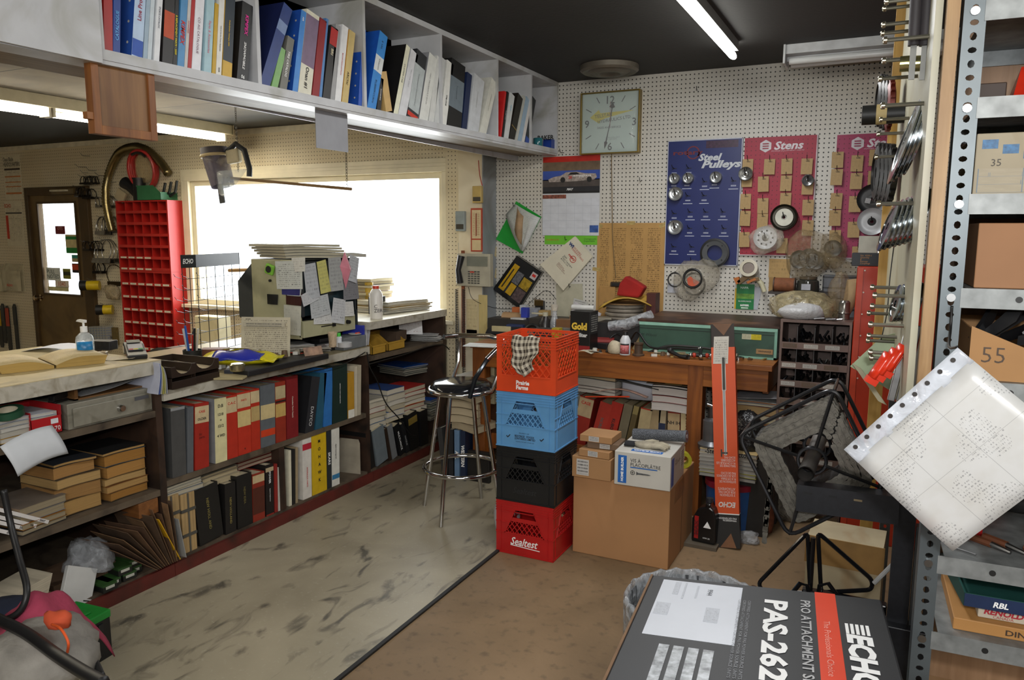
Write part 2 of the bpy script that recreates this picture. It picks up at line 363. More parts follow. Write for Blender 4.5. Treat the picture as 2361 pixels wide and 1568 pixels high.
m.box(x0,YW-.0,.01,gx0,YW+.045,1.95);m.box(gx1,YW,.01,x1,YW+.045,1.95);m.box(gx0,YW,.01,gx1,YW+.045,gz0);m.box(gx0,YW,gz1,gx1,YW+.045,1.95)
m.build('door_leaf',dm,dr)
m=MB();m.box(D0-.03,YW-.03,0,x0,YW+.1,DZ+.03);m.box(x1,YW-.04,0,D1+.03,YW+.1,DZ+.03);m.box(x0,YW-.03,1.95,x1,YW+.1,DZ+.03);m.build('door_frame',dk,dr,bev=.004)
BX('door_pane',gl,gx0,YW+.02,gz0,gx1,YW+.026,gz1,dr)
m=MB();m.box(gx0-.02,YW-.012,gz0-.02,gx0,YW,gz1+.02);m.box(gx1,YW-.012,gz0-.02,gx1+.02,YW,gz1+.02);m.box(gx0,YW-.012,gz1,gx1,YW,gz1+.02);m.box(gx0,YW-.012,gz0-.02,gx1,YW,gz0);m.build('glazing_bead',dk,dr)
kp=pY(83,687,YW-.05)
m=MB();T=fr((kp.x,YW,kp.z),(1,0,0),(0,0,1));T=T@Matrix.Rotation(PI,4,'X')@Matrix.Rotation(PI,4,'X');T=Matrix.Translation((kp.x,YW,kp.z))@Matrix.Rotation(PI/2,4,'X')
m.lathe([(0,0),(.035,0),(.035,.008),(.012,.012),(.012,.035),(.028,.04),(.03,.06),(.02,.07),(0,.072)],20,0,T);m.build('door_knob',K('b8a890',.2,1.,.1),dr,smooth=True)
m=MB();q=pY(120,441,YW-.05);m.box(q.x,YW-.06,q.z-.03,q.x+.34,YW,q.z+.02);m.box(q.x+.02,YW-.09,q.z-.005,q.x+.26,YW-.06,q.z+.01,1);m.build('door_closer',[K('5f4d2c',.4),K('d8d0b4',.35,.3)],dr)
STK=[]
def sticker(px0,py0,px1,py1,mats,label,bands=None,tx=None):
 a=pY(px0,py1,YW-.001);c=pY(px1,py0,YW-.001);m=MB();m.card((a.x,YW+.018,a.z),(c.x-a.x,0,0),(0,0,c.z-a.z),.0005,0)
 for f0,f1,k in(bands or[]):m.card((a.x+.003,YW+.0175,a.z+(c.z-a.z)*f0),(c.x-a.x-.006,0,0),(0,0,(c.z-a.z)*(f1-f0)),.0004,k)
 o=m.build('window_sticker',mats);tag(o,label,'sticker')
 if tx:txt(tx[0],tx[1],tx[2],o,fr(((a.x+c.x)/2,YW+.0170,a.z+(c.z-a.z)*tx[3]),(1,0,0),(0,0,1)),ex=0)
 return o
sticker(124,521,145,540,[K('7d1f28')],'small dark red square sticker on the door glass',tx=('OTS',.03,K('e0b0a0'),.7))
sticker(149,541,181,584,[K('d8c890'),K('1f8a3a')],'green and cream poster sticker at right edge of door glass',[(.02,.3,1),(.74,.9,1)])
sticker(162,588,181,604,[K('b8a878'),K('3a9a88')],'small beige and teal sticker under the green poster on the door',[(.5,.95,1)])
sticker(163,608,183,629,[K('241c1c'),K('c8421c')],'square black sticker with an orange round picture on door glass',[(.3,.9,1)])
sticker(104,618,134,646,[K('e8ece0')],'white sticker lettered in black on the lower left door glass',tx=('PULL\nNOTED',.09,K('2a4a3a'),.5))
sticker(142,620,158,643,[K('8a8a2c'),K('34381c')],'small olive green sticker in the lower middle of door glass',[(.35,.7,1)])
sticker(124,648,154,662,[K('f0e2cc')],'pale sticker with an orange number near the bottom of the door glass',tx=('1040',.045,K('c8601c'),.5))
sticker(107,663,154,670,[K('d8d098')],'thin yellow strip sticker at the bottom of the door glass')
hs=K('b4a684',.45,0,.1);TUBE=glow('fff6e2',14);TUBE2=glow('fffdf5',16)
t_=thing('fluorescent_fixture','long strip light with glowing bare tubes on the ceiling above the counter','light',(-4.93,3.0,2.449))
m=MB();m.box(-.06,-2.2,-.075,.1,1.67,0);m.box(-.07,1.67,-.08,.11,1.68,0);m.build('housing',hs,t_,bev=.003)
for y0,y1 in((-2.1,.16),(.24,1.6)):
 m=MB();m.tube([(-.0,y0,-.105),(-.0,y1,-.105)],.019,12);m.build('tube',TUBE,t_,smooth=True)
 m=MB();m.tube([(.06,y0+.05,-.095),(.06,y1,-.095)],.019,12);m.build('tube',TUBE,t_,smooth=True)
for y in(.17,.2,1.61):BX('lamp_holder',K('c8bfa6',.4),-.02,y,-.13,.08,y+.015,-.07,t_)
l=area('strip_light_left',(-4.9,3.2,2.31),(0,0,0),.12,2.6,22,(1,.9,.72))
t_=thing('fluorescent_tube','single glowing tube light on the black ceiling','light',(-.83,3.3,2.6))
m=MB();m.box(-.03,-1.4,-.028,.03,1.06,.02);m.build('housing',K('8c8c8a',.4),t_);m=MB();m.tube([(0,-1.35,-.05),(0,1.06,-.05),(0,1.1,-.05)],[.019,.019,.014],14);m.build('tube',TUBE2,t_,smooth=True)
area('strip_light_right',(-.83,3.2,2.5),(0,0,0),.1,2.2,24,(.97,.98,1))
a,c=pZ(1805,128,2.56),pZ(2075,110,2.56)
t_=thing('fluorescent_fixture','unlit white twin strip light on the ceiling by the pegboard wall','light',(a.x,4.62,2.62))
m=MB();m.box(0,-.08,-.05,1.25,.08,0);m.box(0,-.09,-.1,.012,.09,0);m.prism([(0,-.05),(1.25,-.05),(1.25,-.075),(0,-.075)],.0,.09,0);m.build('housing',K('c9ccce',.4),t_,bev=.002)
for y in(-.05,.04):m=MB();m.tube([(.03,y,-.085),(1.2,y,-.085)],.018,12);m.build('tube',K('dfe2e2',.25,0,0),t_,smooth=True)
q=pZ(1405,160,2.6);m=MB();m.lathe([(0,-.012),(.05,-.014),(.07,-.03),(.1,-.03),(.13,-.012),(.165,-.02),(.18,-.008),(.18,.02),(0,.02)],40);o=m.build('ceiling_vent',K('6f685c',.5,.3,.2),smooth=True,loc=(q.x,q.y,2.6));tag(o,'round metal vent collar on the black ceiling near the clock','vent')
# ================= books =================
def book(name,label,cat,w,d,h,cov,loc,rot,pages='d9cfb6',t=.002,group=None,spine=None,tops=.006,holes=0,lab=None,text=None,tcol=None,th=None,up=False,bold=.02,shear=0,band=None,tz=.5,gap=None,lay=False):
 o=thing(name,label,cat,loc,rot,group)
 cm=cov if not isinstance(cov,str)else K(cov,.45,0,.12,25);sm=spine if spine and not isinstance(spine,str)else(K(spine,.45,0,.12,25)if spine else cm)
 m=MB();m.box(0,.0,0,t,d,h);m.box(w-t,0,0,w,d,h);m.box(t,0,0,w-t,t,h,1 if spine else 0)
 if spine:m.box(0,-.0004,0,w,0,h,1)
 for k in range(holes):
  z=h*(k+.7)/(holes+.4);T=Matrix.Translation((-.0002,.022,z))@Matrix.Rotation(-PI/2,4,'Y');m.cyl(.0042,.0042,0,.0005,10,2,T)
 if band:
  for b0,b1,k in band:m.box(.0005,-.0009,h*b0,w-.0005,-.0004,h*b1,3+k)
 ms=[cm,sm,K('b9b5a8',.5)]+([K(b[3],.5,0,.12,30)if isinstance(b[3],str)else b[3]for b in lab]if lab and isinstance(lab,list)else[])
 m.build('cover',ms,o)
 MB().box(t+.0004,t+.0004,tops*.4,w-t-.0004,d-tops,h-tops).build('pages',PG(pages,60,0),o)
 if text:
  for q in(text if isinstance(text,list)else[(text,th or w*.55,tz,tcol or WINK)]):
   s_,hh,zz,c_=q[:4];L=q[4]if len(q)>4 else None
   M=fr((w/2,-.0012,h*zz),(0,0,1)if up else(0,0,-1),(-1,0,0)if up else(1,0,0))
   if len(q)>5:M=fr((w/2,-.0012,h*zz),(1,0,0),(0,0,1))
   txt(s_,hh,c_,o,M,L,bold,shear)
 return o
def onshelf(b0,b1,top,z0,X,lean=None,h=None):
 z=z0(sx(b0,X,2.13))if callable(z0)else z0
 y0=sx(b0,X,z);y1=sx(b1,X,z)
 if top:p=pX(top[0],top[1],X);a=math.atan2(p.y-y0,p.z-z);hh=math.hypot(p.y-y0,p.z-z)
 else:a=math.radians(lean);hh=h
 return y0,max(.004,(y1-y0)*math.cos(a)),hh,a,z
zb=lambda y:2.095+.0125*(y-1.27)
zt=lambda y:zb(y)+.03
wp=K('bdbec0',.4,0,.12,9,stain='a09f98');SY0,SY1=1.0,4.98
sh=thing('hanging_bookshelf','long white open bookshelf hung from the black ceiling above the counter','shelf',(XS,3.0,2.62))
def skew(m,x0,y0,x1,y1,f,t,k=0):return m.add([(x0,y0,f(y0)),(x1,y0,f(y0)),(x0,y1,f(y1)),(x1,y1,f(y1)),(x0,y0,f(y0)+t),(x1,y0,f(y0)+t),(x0,y1,f(y1)+t),(x1,y1,f(y1)+t)],[(0,2,3,1),(4,5,7,6),(0,1,5,4),(1,3,7,5),(3,2,6,7),(2,0,4,6)],k)
def shp(name,m,mats):o=m.build(name,mats,sh,bev=0);o.location=-Vector(sh.location);return o
m=skew(MB(),XS-.3,SY0,XS,SY1,zb,.03);shp('bottom_board',m,wp)
m=skew(MB(),XS-.1,SY0,XS-.004,SY1,lambda y:zb(y)-.012,.012);shp('front_batten',m,wp)
m=skew(MB(),XS-.3,SY0,XS-.1,SY1,lambda y:zb(y)-.004,.004);shp('underside_panel',m,wood('7d6a4c','5d4c33',1))
shp('top_board',MB().box(XS-.3,SY0,2.592,XS,SY1,2.618),wp)
shp('back_panel',MB().box(XS-.308,SY0,2.1,XS-.3,SY1,2.61),wp)
shp('front_panel',MB().box(XS,SY0,2.085,XS+.012,1.545,2.618),wp)
for px in(596,842,1018,1148,1226):y=sx(px,XS,2.3 if px<900 else 2.45);shp('divider',MB().box(XS-.3,y-.009,zt(y),XS-.001,y+.009,2.592),wp)
shp('divider',MB().box(XS-.3,1.545,zt(1.5),XS,1.563,2.592),wp);shp('end_panel',MB().box(XS-.3,SY1-.018,zt(4.9),XS,SY1,2.592),wp)
def ub(b0,b1,top,cov,label,**k):
 lean=k.pop('lean',None);h=k.pop('h',None);d=k.pop('d',.225);nm=k.pop('nm','catalogue')
 y0,w,hh,a,z=onshelf(b0,b1,top,zt,XS-.012,lean,h)
 return book(nm,label,'binder' if nm=='binder' else 'book',w,d,hh,cov,(XS-.012,y0,z+.001+(w*math.sin(a)if a<0 else 0)*0),(0,a,PI/2),**k)
Hs='; in the hanging shelf'
ub(240,260,None,'a3201c','red hardback catalogue at the near end of the hanging shelf',lean=4,h=.29,text='FORZE',th=.012,tcol=K('e8a08c'),up=True,tz=.62)
ub(261,277,None,'1d3f8c','thin blue catalogue with light lettering, second from the near end of hanging shelf',lean=5,h=.27,text='CATALOGUE',th=.011,tcol=K('6fb2e6'),up=True,tz=.3)
ub(303,328,None,'2a4f9a','blue and white catalogue with ring holes in its cover, near end of hanging shelf',lean=8,h=.28,holes=4,spine='b9cfe8',text='Line Products',th=.014,tcol=K('a03048'),up=True,tz=.6,lab=[(0,0,0,'2a55b0')],band=[(.02,.2,0)])
ub(330,339,None,'9fb4c4','thin silver blue catalogue beside the blue and white one on hanging shelf',lean=8,h=.28)
ub(340,349,None,'c9d4da','thin pale catalogue right of the silver blue one on hanging shelf',lean=8,h=.28)
ub(355,367,None,'e4e6e8','white catalogue with small grey print on the hanging shelf',lean=8,h=.28,text='SPORTS CATALOG',th=.006,tcol=K('4a4a5a'),tz=.5)
ub(374,398,None,'1e1a1a','dark catalogue with orange flowers and ring holes on its cover',lean=7,h=.24,holes=4,lab=[(0,0,0,'c04a20')],band=[(.35,.7,0)])
ub(399,408,None,'141414','black catalogue with yellow lettering reading REPLACEMENT PARTS 2009',lean=6,h=.28,text='& REPLACEMENT PARTS \u2022 2009',th=.007,tcol=K('e8d820'),tz=.35)
ub(409,424,None,'4f8fc0','light blue catalogue with big red slanted capitals on the hanging shelf',lean=8,h=.28,text='KIMPEX',th=.016,tcol=K('d2301c'),tz=.4,shear=.2)
ub(425,432,None,'c8c4c0','thin grey catalogue left of the thin red one on hanging shelf',lean=8,h=.27,text='ACCESSORIES',th=.005,tcol=RINK,tz=.5)
ub(433,441,None,'b01c1c','thin red catalogue beside the white one with spaced capitals',lean=8,h=.27)
ub(442,462,None,'e9e9ee','white catalogue with widely spaced purple capitals on hanging shelf',lean=8,h=.28,text='CO AG CATALOGUE',th=.009,tcol=K('6a3050'),tz=.42,bold=.0)
ub(470,487,None,'a9c9d2','pale aqua catalogue with faded pink lettering on hanging shelf',lean=7,h=.27,holes=4,text='Parts & Accessories',th=.01,tcol=K('d08a98'),tz=.45)
ub(489,497,None,'c8a020','thin yellow catalogue before the white garden equipment one',lean=7,h=.24)
ub(498,510,None,'e6e4dc','white catalogue titled Lawn & Garden Power Equipment 2008',lean=7,h=.28,text=[('Lawn & Garden Power Equipment',.006,.45,K('333333')),('2008',.006,.07,K('333333'))])
ub(512,534,None,'d8b040','yellow catalogue with black upper spine reading Dealer Catalogue 2000',lean=7,h=.28,spine='25303a',text='Dealer/Jobber Catalogue 2000',th=.007,tcol=K('e8c030'),tz=.55,lab=[(0,0,0,'d2aa44')],band=[(.0,.2,0)])
ub(546,571,None,'1b1b1d','black catalogue reading SNOWMOBILE 06 with pink capitals above, on the hanging shelf',lean=9,h=.28,text=[('KIMPEX',.015,.72,K('e8309c')),('SNOWMOBILE',.011,.33,WINK),('06',.013,.06,WINK,None,1)],shear=.15)
ub(598,622,(655,5),'16204e','big navy blue ring binder leaning right on the hanging shelf',nm='binder',d=.28,t=.003,spine='2a3f7c',lab=[(0,0,0,'7c90b8')],band=[(.68,.8,0)])
ub(626,640,(648,108),'7fae68','green and white catalogue lying under the leaning navy binder',d=.2,h=.2)
ub(645,661,(664,82),'6f6e66','grey catalogue lettered in white capitals beside the navy binder',text='TIRE CATALOG',th=.011,tcol=WINK,tz=.5)
ub(674,686,(695,22),'1f4fa8','blue catalogue with ring holes in the cover next to the grey one',holes=5,spine='3f86d0',text='AIR',th=.008,tz=.9)
ub(687,717,(708,20),'dcd8c4','white ring binder with a purple spine label reading Onan #1',nm='binder',d=.27,t=.003,lab=[(0,0,0,'7e6a82')],band=[(.36,.95,0)],text='Onan #1',th=.02,tcol=INK,tz=.22)
ub(719,735,(738,40),'7d1418','dark red catalogue with silver ring holes on hanging shelf',holes=5,band=[(.0,.98,0)],lab=[(0,0,0,'8c181c')])
ub(736,742,(752,42),'4f80b8','thin light blue catalogue behind the dark red one')
ub(744,761,(764,58),'22201f','black and red catalogue titled BRI in pale capitals',lab=[(0,0,0,'b02420')],band=[(.75,.98,0)],text=[('BRI',.014,.66,K('d8d0b0'))])
ub(762,771,(775,55),'9c9c9c','thin silver catalogue beside the black and red one')
ub(772,786,(790,56),'e2e2e2','white catalogue with a fine line of red print',text='MOTOR PARTS CATALOG',th=.006,tcol=RINK)
ub(788,802,(806,68),'d2a04c','orange catalogue with silver ring clips on hanging shelf',holes=5,spine='c8b070',text='ARCTIC',th=.012,tcol=K('403018'),tz=.35)
ub(826,834,(836,66),'1b4fae','blue ring-holed catalogue standing against the thick blue binder',holes=6,lab=[(0,0,0,'3a78cc')],band=[(.9,.96,0)])
ub(846,866,(876,70),'1a56b4','thick bright blue binder with black marker writing on its spine',nm='binder',d=.28,t=.003,spine='2f84cf',lab=[(0,0,0,'d8dcdc')],band=[(.5,.7,0)],text=[('8 VAL',.011,.85,INK),('Wiscon',.012,.6,INK),('RUBBERCURN',.012,.25,INK)],bold=-.005)
ub(869,878,(876,178),'1c1a1c','short black booklet leaning by the thick blue binder',text='SNOWMOBILE',th=.006)
o=ub(890,905,None,'c7a468','tan folder leaning back to the left against the thick blue binder',lean=-13,h=.175,pages='c0a070')
ub(907,917,(937,102),'191817','black binder with white spine lettered CUSTOM CAB',nm='binder',d=.27,t=.003,spine='e3e1c8',text='CUSTEM CAB',th=.011,tcol=INK,tz=.6,bold=-.005)
ub(918,936,(949,112),'d6d7da','pale white binder next to the CUSTOM CAB binder',nm='binder',d=.25,t=.003,text='TRACTOR UNIT',th=.009,tcol=K('8a8a90'),tz=.6,bold=-.01)
ub(938,963,(962,112),'2b2d30','dark grey binder with silver spine label and a red strip at its foot',nm='binder',d=.26,t=.003,lab=[(0,0,0,'b4bcbc'),(0,0,0,'c83420')],band=[(.14,.8,0),(.04,.1,1)],text='TORANADO SNOWCATDC',th=.009,tcol=INK,tz=.45,bold=-.01)
ub(966,986,(990,120),'8f9094','grey binder with a white spine lettered MAC MECANAULT SH-26',nm='binder',d=.25,t=.003,spine='d9dad4',text='MAC MECANAULT SH-26',th=.010,tcol=K('555555'),tz=.5,bold=-.01)
ub(988,1000,(1008,128),'cfd0cc','thin white binder to the right of the grey MECANAULT binder',nm='binder',d=.24)
ub(1001,1013,(1016,130),'c4c6c4','thin white catalogue with faint black print mid shelf',text='COMPONENTS AND PARTS',th=.006,tcol=K('444444'))
ub(1014,1029,(1032,138),'deded8','white catalogue lettered DMJ-ONE before the black binder',text='DMJ-ONE',th=.013,tcol=INK,tz=.4)
ub(1031,1063,(1042,133),'161616','thick black binder with a clear handwritten spine label',nm='binder',d=.26,t=.003,lab=[(0,0,0,'6c7880')],band=[(.3,.75,0)],text='Tecumseh',th=.012,tcol=INK,tz=.55,bold=-.01)
ub(1065,1076,(1078,166),'1d2a4c','navy and black catalogue behind the thick black binder')
ub(1078,1103,(1094,168),'c3c6c9','light grey white binder with pencil lettering, left of a pair at the far end',nm='binder',d=.24,t=.003,text='MOTORDRIVER',th=.009,tcol=K('8c8c80'),tz=.6,bold=-.01)
ub(1105,1121,(1134,178),'d4d3c8','cream white binder with faint lettering, right of a pair at the far end',nm='binder',d=.25,t=.003,text='DIFFERENTIAL PW',th=.009,tcol=K('77735c'),tz=.6,bold=-.01)
for i,(c_,l_,w_,h_)in enumerate((('1d4a94','blue',.05,.012),('2a2a2c','black',.045,.02),('4a4a4c','grey',.04,.012))):
 y=sx(1131,XS,2.16);MB().cbox(.16-.02*i,.09-i*.01,h_).build('parts_packet',K(c_,.35),bev=.003,loc=(XS-.12,y,zt(y)+.001+(0,.013,.034)[i]));tag(C.objects[-1]if False else D.objects[[o.name for o in D.objects if o.name.startswith('parts_packet')][-1]],l_+' flat packet piled at the far end of the hanging shelf','packet','packets piled on the hanging shelf')
ub(1152,1156,(1164,210),'c42020','thin bright red catalogue just past a divider of hanging shelf',d=.22)
ub(1157,1161,(1170,211),'151515','thin black catalogue lettered Tool Supply',text='Tool Supply Company',th=.006)
ub(1162,1172,(1178,213),'cfd2d0','white catalogue lettered in light blue capitals at far end',text='NEW',th=.012,tcol=K('5aa8c8'),tz=.7)
ub(1173,1186,(1195,214),'1f1a14','black catalogue with gold print near the far end of hanging shelf',lab=[(0,0,0,'8c7440')],band=[(.3,.32,0)])
ub(1188,1193,(1208,220),'bdbdb4','thin grey catalogue between the gold printed one and a light blue one')
ub(1194,1202,(1214,222),'9cb4c8','thin light blue catalogue near the far end of hanging shelf')
ub(1203,1209,(1222,223),'d8d4d0','thin white catalogue second from last on hanging shelf')
ub(1210,1219,(1228,222),'1e2226','thin dark catalogue, the last before the far divider',lab=[(0,0,0,'2a4a98')],band=[(0,.15,0)])
y=sx(1259,XS,2.18);m=MB().lathe([(0,0),(.03,0),(.032,.004),(.032,.055),(.03,.058),(0,.058)],24);o=m.build('jar',K('2c6a72',.15,0,.1),smooth=True,loc=(XS-.06,y,zt(y)+.001));tag(o,'small teal jar at the far end of hanging shelf','jar')
y=sx(1280,XS,2.18);o=BX('small_box',[K('1c3a8c',.4)],-.03,-.035,0,.03,.035,.062);o.location=(XS-.045,y,zt(y)+.001);tag(o,'small dark blue box beside the teal jar on hanging shelf','box')
a=pX(210,150,XS-.015);y0,y1=sx(216,XS-.015,1.95),sx(362,XS-.015,1.95)
t_=thing('wooden_cover_panel','framed brown plywood panel hanging below the near end of hanging shelf','panel',(XS-.015,y0,2.09))
w1,w2=wood('9a6230','6e3f1c',2),wood('8a6238','6a4424',2)
hh=.205;W=y1-y0
MB().box(-.02,.02,-hh+.02,-.008,W-.02,0).build('plywood_face',w2,t_)
m=MB();m.box(-.03,0,-hh,0,.024,0);m.box(-.03,W-.024,-hh,0,W,0);m.box(-.03,.024,-hh,0,W-.024,-hh+.026);m.build('frame',w1,t_,bev=.001)
MB().cbox(.02,.02,.02).build('latch_block',w1,t_,loc=(-.012,-.0101,-hh+.04))
a,b_=pX(727,258,XS-.05),pX(801,270,XS-.05)
o=MB().card((0,0,0),(0,b_.y-a.y,0),(0,0,.17),.002).build('grey_sheet',K('8e8f94',.5,0,.08),loc=(XS-.05,a.y,2.12-.175),rot=(0,0,0));tag(o,'plain grey rectangular sheet hanging under the hanging shelf','sheet')
# ================= counters =================
dkw=K('3c2a1f',.55,0,.25,12,stain='1f1712');shw=K('5d5040',.7,0,.25,14,stain='33291f');edge=K('b5b0a2',.5,0,.12,30,stain='8f8774');redk=K('5c2018',.6,0,.25,8,stain='3a1d14')
def counter(name,label,y0,y1,z0,z1,shelves,div=(),d=.62,lpanel=True,topc='c9b98e',ov=.0):
 t=thing(name,label,'counter',(XC,(y0+y1)/2,0))
 def part(n,m,ms,bev=0):o=m.build(n,ms,t,bev=bev);o.location=-Vector(t.location);return o
 m=MB();m.box(XC-d,y0-ov,z0,XC+.008,y1,z1-.003,0);m.box(XC-d,y0-ov,z1-.003,XC+.0085,y1,z1,1)
 part('worktop',m,[edge,K(topc,.35,0,.12,12,stain='8d7d58')])
 if lpanel:part('side_panel',MB().box(XC-d+.01,y0,.0,XC-.004,y0+.03,z0),dkw)
 part('side_panel',MB().box(XC-d+.01,y1-.035,.0,XC-.004,y1,z0),dkw)
 part('back_panel',MB().box(XC-d+.0,y0+.03,.0,XC-d+.01,y1-.035,z0),dkw)
 for zz in shelves:part('shelf',MB().box(XC-d+.01,y0+(.03 if lpanel else 0),zz-.028,XC-.006,y1-.035,zz),shw)
 for yy,a,b in div:part('divider',MB().box(XC-d+.01,yy-.02,a,XC-.005,yy+.02,b),dkw)
 part('kickboard',MB().box(XC-.002,y0,0,XC+.016,y1,.066),redk)
 return t
ZA,ZB,ZC=1.03,.888,1.04;SA1,SA0,SB1,SC1,ZK=.80,.432,.462,.815,.078
counter('service_counter','tall left end of the brown service counter with pale laminate edge',.5,2.32,.968,ZA,[SA1,SA0,ZK],lpanel=True,d=.85)
counter('service_counter','lower middle section of the service counter holding two rows of binders',2.322,3.85,.838,ZB,[SB1,ZK],div=[(3.06,ZK,SB1-.03)],lpanel=False,topc='8f8468',d=1.0)
counter('service_counter','raised far section of the counter beside the window, full of stacked catalogues',3.852,4.79,.99,ZC,[SC1,ZK],lpanel=False,topc='d9d2b8',d=.8)
def cb(b0,b1,top,z,cov,label,**k):
 lean=k.pop('lean',None);h=k.pop('h',None);d=k.pop('d',.28);nm=k.pop('nm','binder');X=XC-k.pop('in_',.012)
 y0,w,hh,a,z=onshelf(b0,b1,top,z,X,lean,h)
 return book(nm,label,'binder' if nm=='binder' else 'book',w,d,hh,cov,(X,y0,z+.001),(0,a,PI/2),pages=k.pop('pages','cdbf9f'),t=k.pop('t',.003),**k)
CR='c9b48c'
cb(398,430,(393,943),SB1,'4b4b4a','bulky binder bound in grey duct tape at the near end of the middle counter shelf',lab=[(0,0,0,'8b8d8e')],band=[(.96,1,0)])
cb(432,446,(432,940),SB1,'5c6064','narrow grey taped binder beside the bulky duct-taped one')
cb(450,482,(449,932),SB1,'a02a1e','red binder with a cream top label and marker writing, nearest of the red ones',lab=[(0,0,0,CR)],band=[(.7,.95,0)],text=[('CASE',.012,.87,RINK,None,1),('OLDER',.012,.76,INK,None,1),('IH\nparts',.03,.5,K('6b1a14'),None,1)])
cb(497,524,(494,921),SB1,'8e9194','white spined grey binder handwritten D.B. 1210 + 1212',spine='d9d0a0',text=[('D.B',.016,.88,INK,None,1),('1210',.014,.75,INK,None,1),('+',.01,.66,INK,None,1),('1212',.014,.57,INK,None,1),('4 WD',.014,.42,INK,None,1)])
cb(525,549,(521,915),SB1,'b5301f','red binder with a cream upper third, right of the handwritten white binder',lab=[(0,0,0,CR)],band=[(.73,.97,0)],text=[('C-A-C',.014,.88,RINK,None,1)])
cb(550,580,(546,907),SB1,'b9321f','red binder with a large yellowed square label in the middle',lab=[(0,0,0,CR),(0,0,0,'d0b97e')],band=[(.75,.97,0),(.45,.7,1)],text=[('PARTS',.010,.87,RINK,None,1),('a',.008,.09,INK,None,1)])
cb(581,601,(577,900),SB1,'b2301d','red binder with a faded label, left of the grey taped folder',lab=[(0,0,0,CR),(0,0,0,'b89e68')],band=[(.78,.97,0),(.48,.72,1)])
cb(602,635,(600,890),SB1,'5e6367','grey binder with torn cream patches and an orange spot on spine',lab=[(0,0,0,'cdb986'),(0,0,0,'c8401e')],band=[(.45,.68,0),(.17,.28,1)])
cb(637,660,(634,883),SB1,'93301f','red and black binder with two cream labels, beside the dark red supply binder',lab=[(0,0,0,'b7a57e'),(0,0,0,'2b1b18'),(0,0,0,'c4a25e')],band=[(.72,.93,0),(.66,.69,1),(.42,.64,2)])
cb(662,688,(660,870),SB1,'7d1f22','dark red binder reading Canadian Farm Supply',text='Canadian Farm Supply',th=.013,tcol=K('d8c8b8'),tz=.5,shear=.15)
cb(703,723,(719,868),SB1,'202124','black binder with a worn white slanted logo on spine, leaning right',text='DAYCO',th=.024,tcol=K('b8b8b8'),tz=.3,spine='2b2c30')
cb(727,743,(738,860),SB1,'27566c','teal blue binder leaning beside the black binder')
cb(746,765,(748,850),SB1,'2f6fb4','bright blue binder on middle counter shelf')
cb(767,801,(766,844),SB1,'1c2f2a','wide dark green binder lettered in tiny white capitals',text='CENTRAL EAST FARM SUPPLY',th=.006,tcol=WINK,tz=.5,sp=1.3)if False else cb(767,801,(766,844),SB1,'1c2f2a','wide dark green binder lettered in tiny white capitals',text='CENTRAL FORT FARM PARTS',th=.007,tcol=WINK,tz=.5)
cb(803,817,(802,860),SB1,'b98a2a','tan and yellow soft catalogue next to the dark green binder',nm='catalogue',t=.001,lab=[(0,0,0,'e0ddd0')],band=[(0,.18,0)])
cb(818,824,(818,846),SB1,'c9bfa8','thin cream catalogue near the far end of middle counter shelf',nm='catalogue',t=.001);cb(825,832,(826,843),SB1,'b7ad96','last thin cream catalogue at the far end of middle counter shelf',nm='catalogue',t=.001)
for i,(a,b_,tp)in enumerate(((384,420,(380,1150)),(424,455,(420,1142)))):
 y0,w,hh,an,z=onshelf(a,b_,tp,ZK,XC-.01)
 t=thing('paper_bundle',('nearer' if i==0 else 'farther')+' of two tall bundles of yellowed pages tied with grey straps','bundle',(XC-.01,y0,z+.001),(0,0,PI/2),'strapped page bundles')
 MB().box(0,0,0,w,.22,hh).build('pages',PG('b99a68',40,0),t)
 for zz in(.3,.72):MB().box(-.002,-.004,hh*zz-.008,w+.002,.224,hh*zz+.006).build('strap',K('4c4a44',.6),t)
 MB().box(w*.45,-.0035,0,w*.55,-.0005,hh).build('strap',K('55524a',.6),t)
cb(462,516,(446,1135),ZK,'1b1a19','widest black hardback ledger with faded gold lettering on lower counter shelf',t=.004,text='NEW HOLL AND',th=.016,tcol=K('7e7440'),tz=.5)
cb(521,545,(518,1118),ZK,'1d1b1a','narrow black ledger with gold letters between two wider black ones',t=.004,text='NEW HOLLAND',th=.014,tcol=K('8a7c44'),tz=.45)
cb(549,583,(545,1100),ZK,'1a1918','black ledger with gold letters beside the rust red binder',t=.004,text='NEW IDEA',th=.014,tcol=K('6c6238'),tz=.6)
cb(584,611,(582,1095),ZK,'8c2f20','rust red binder with stained spine and cream top label',lab=[(0,0,0,'c6b086'),(0,0,0,'54281c')],band=[(.8,.96,0),(.15,.7,1)])
cb(614,632,(612,1074),ZK,'1d1818','black and red binder with POWER printed on its spine',lab=[(0,0,0,'b9a684'),(0,0,0,'8f2a20')],band=[(.86,.94,0),(.0,.03,1)],text=[('POWER',.014,.74,WINK),('Equipment Replacement',.007,.4,WINK)])
cb(634,641,(632,1072),ZK,'8e2a24','thin dark red binder left of the shelf divider',nm='catalogue');cb(642,647,(641,1078),ZK,'c4c0b6','thin white catalogue touching the shelf divider',nm='catalogue')
cb(667,673,(665,1040),ZK,'d8d2ba','thin cream white catalogue right of the shelf divider',nm='catalogue');cb(674,681,(673,1038),ZK,'252423','thin black catalogue right of the divider',nm='catalogue');cb(682,687,(682,1033),ZK,'a08e70','thin tan catalogue beside the brown carton on lower shelf',nm='catalogue')
cb(699,719,(697,1012),ZK,'d8d3ca','white catalogue with red badge and red lettering on lower shelf',nm='catalogue',lab=[(0,0,0,'b8283a')],band=[(.8,.9,0)],text='HYDRAULIC PARTS',th=.01,tcol=RINK,tz=.35)
cb(721,754,(718,1000),ZK,'d0ac1c','bright yellow binder with large spaced black letters reading MOHAWK',text=[(c,.02,.84-i*.125,INK,None,1)for i,c in enumerate('MOHAWK')],bold=.03)
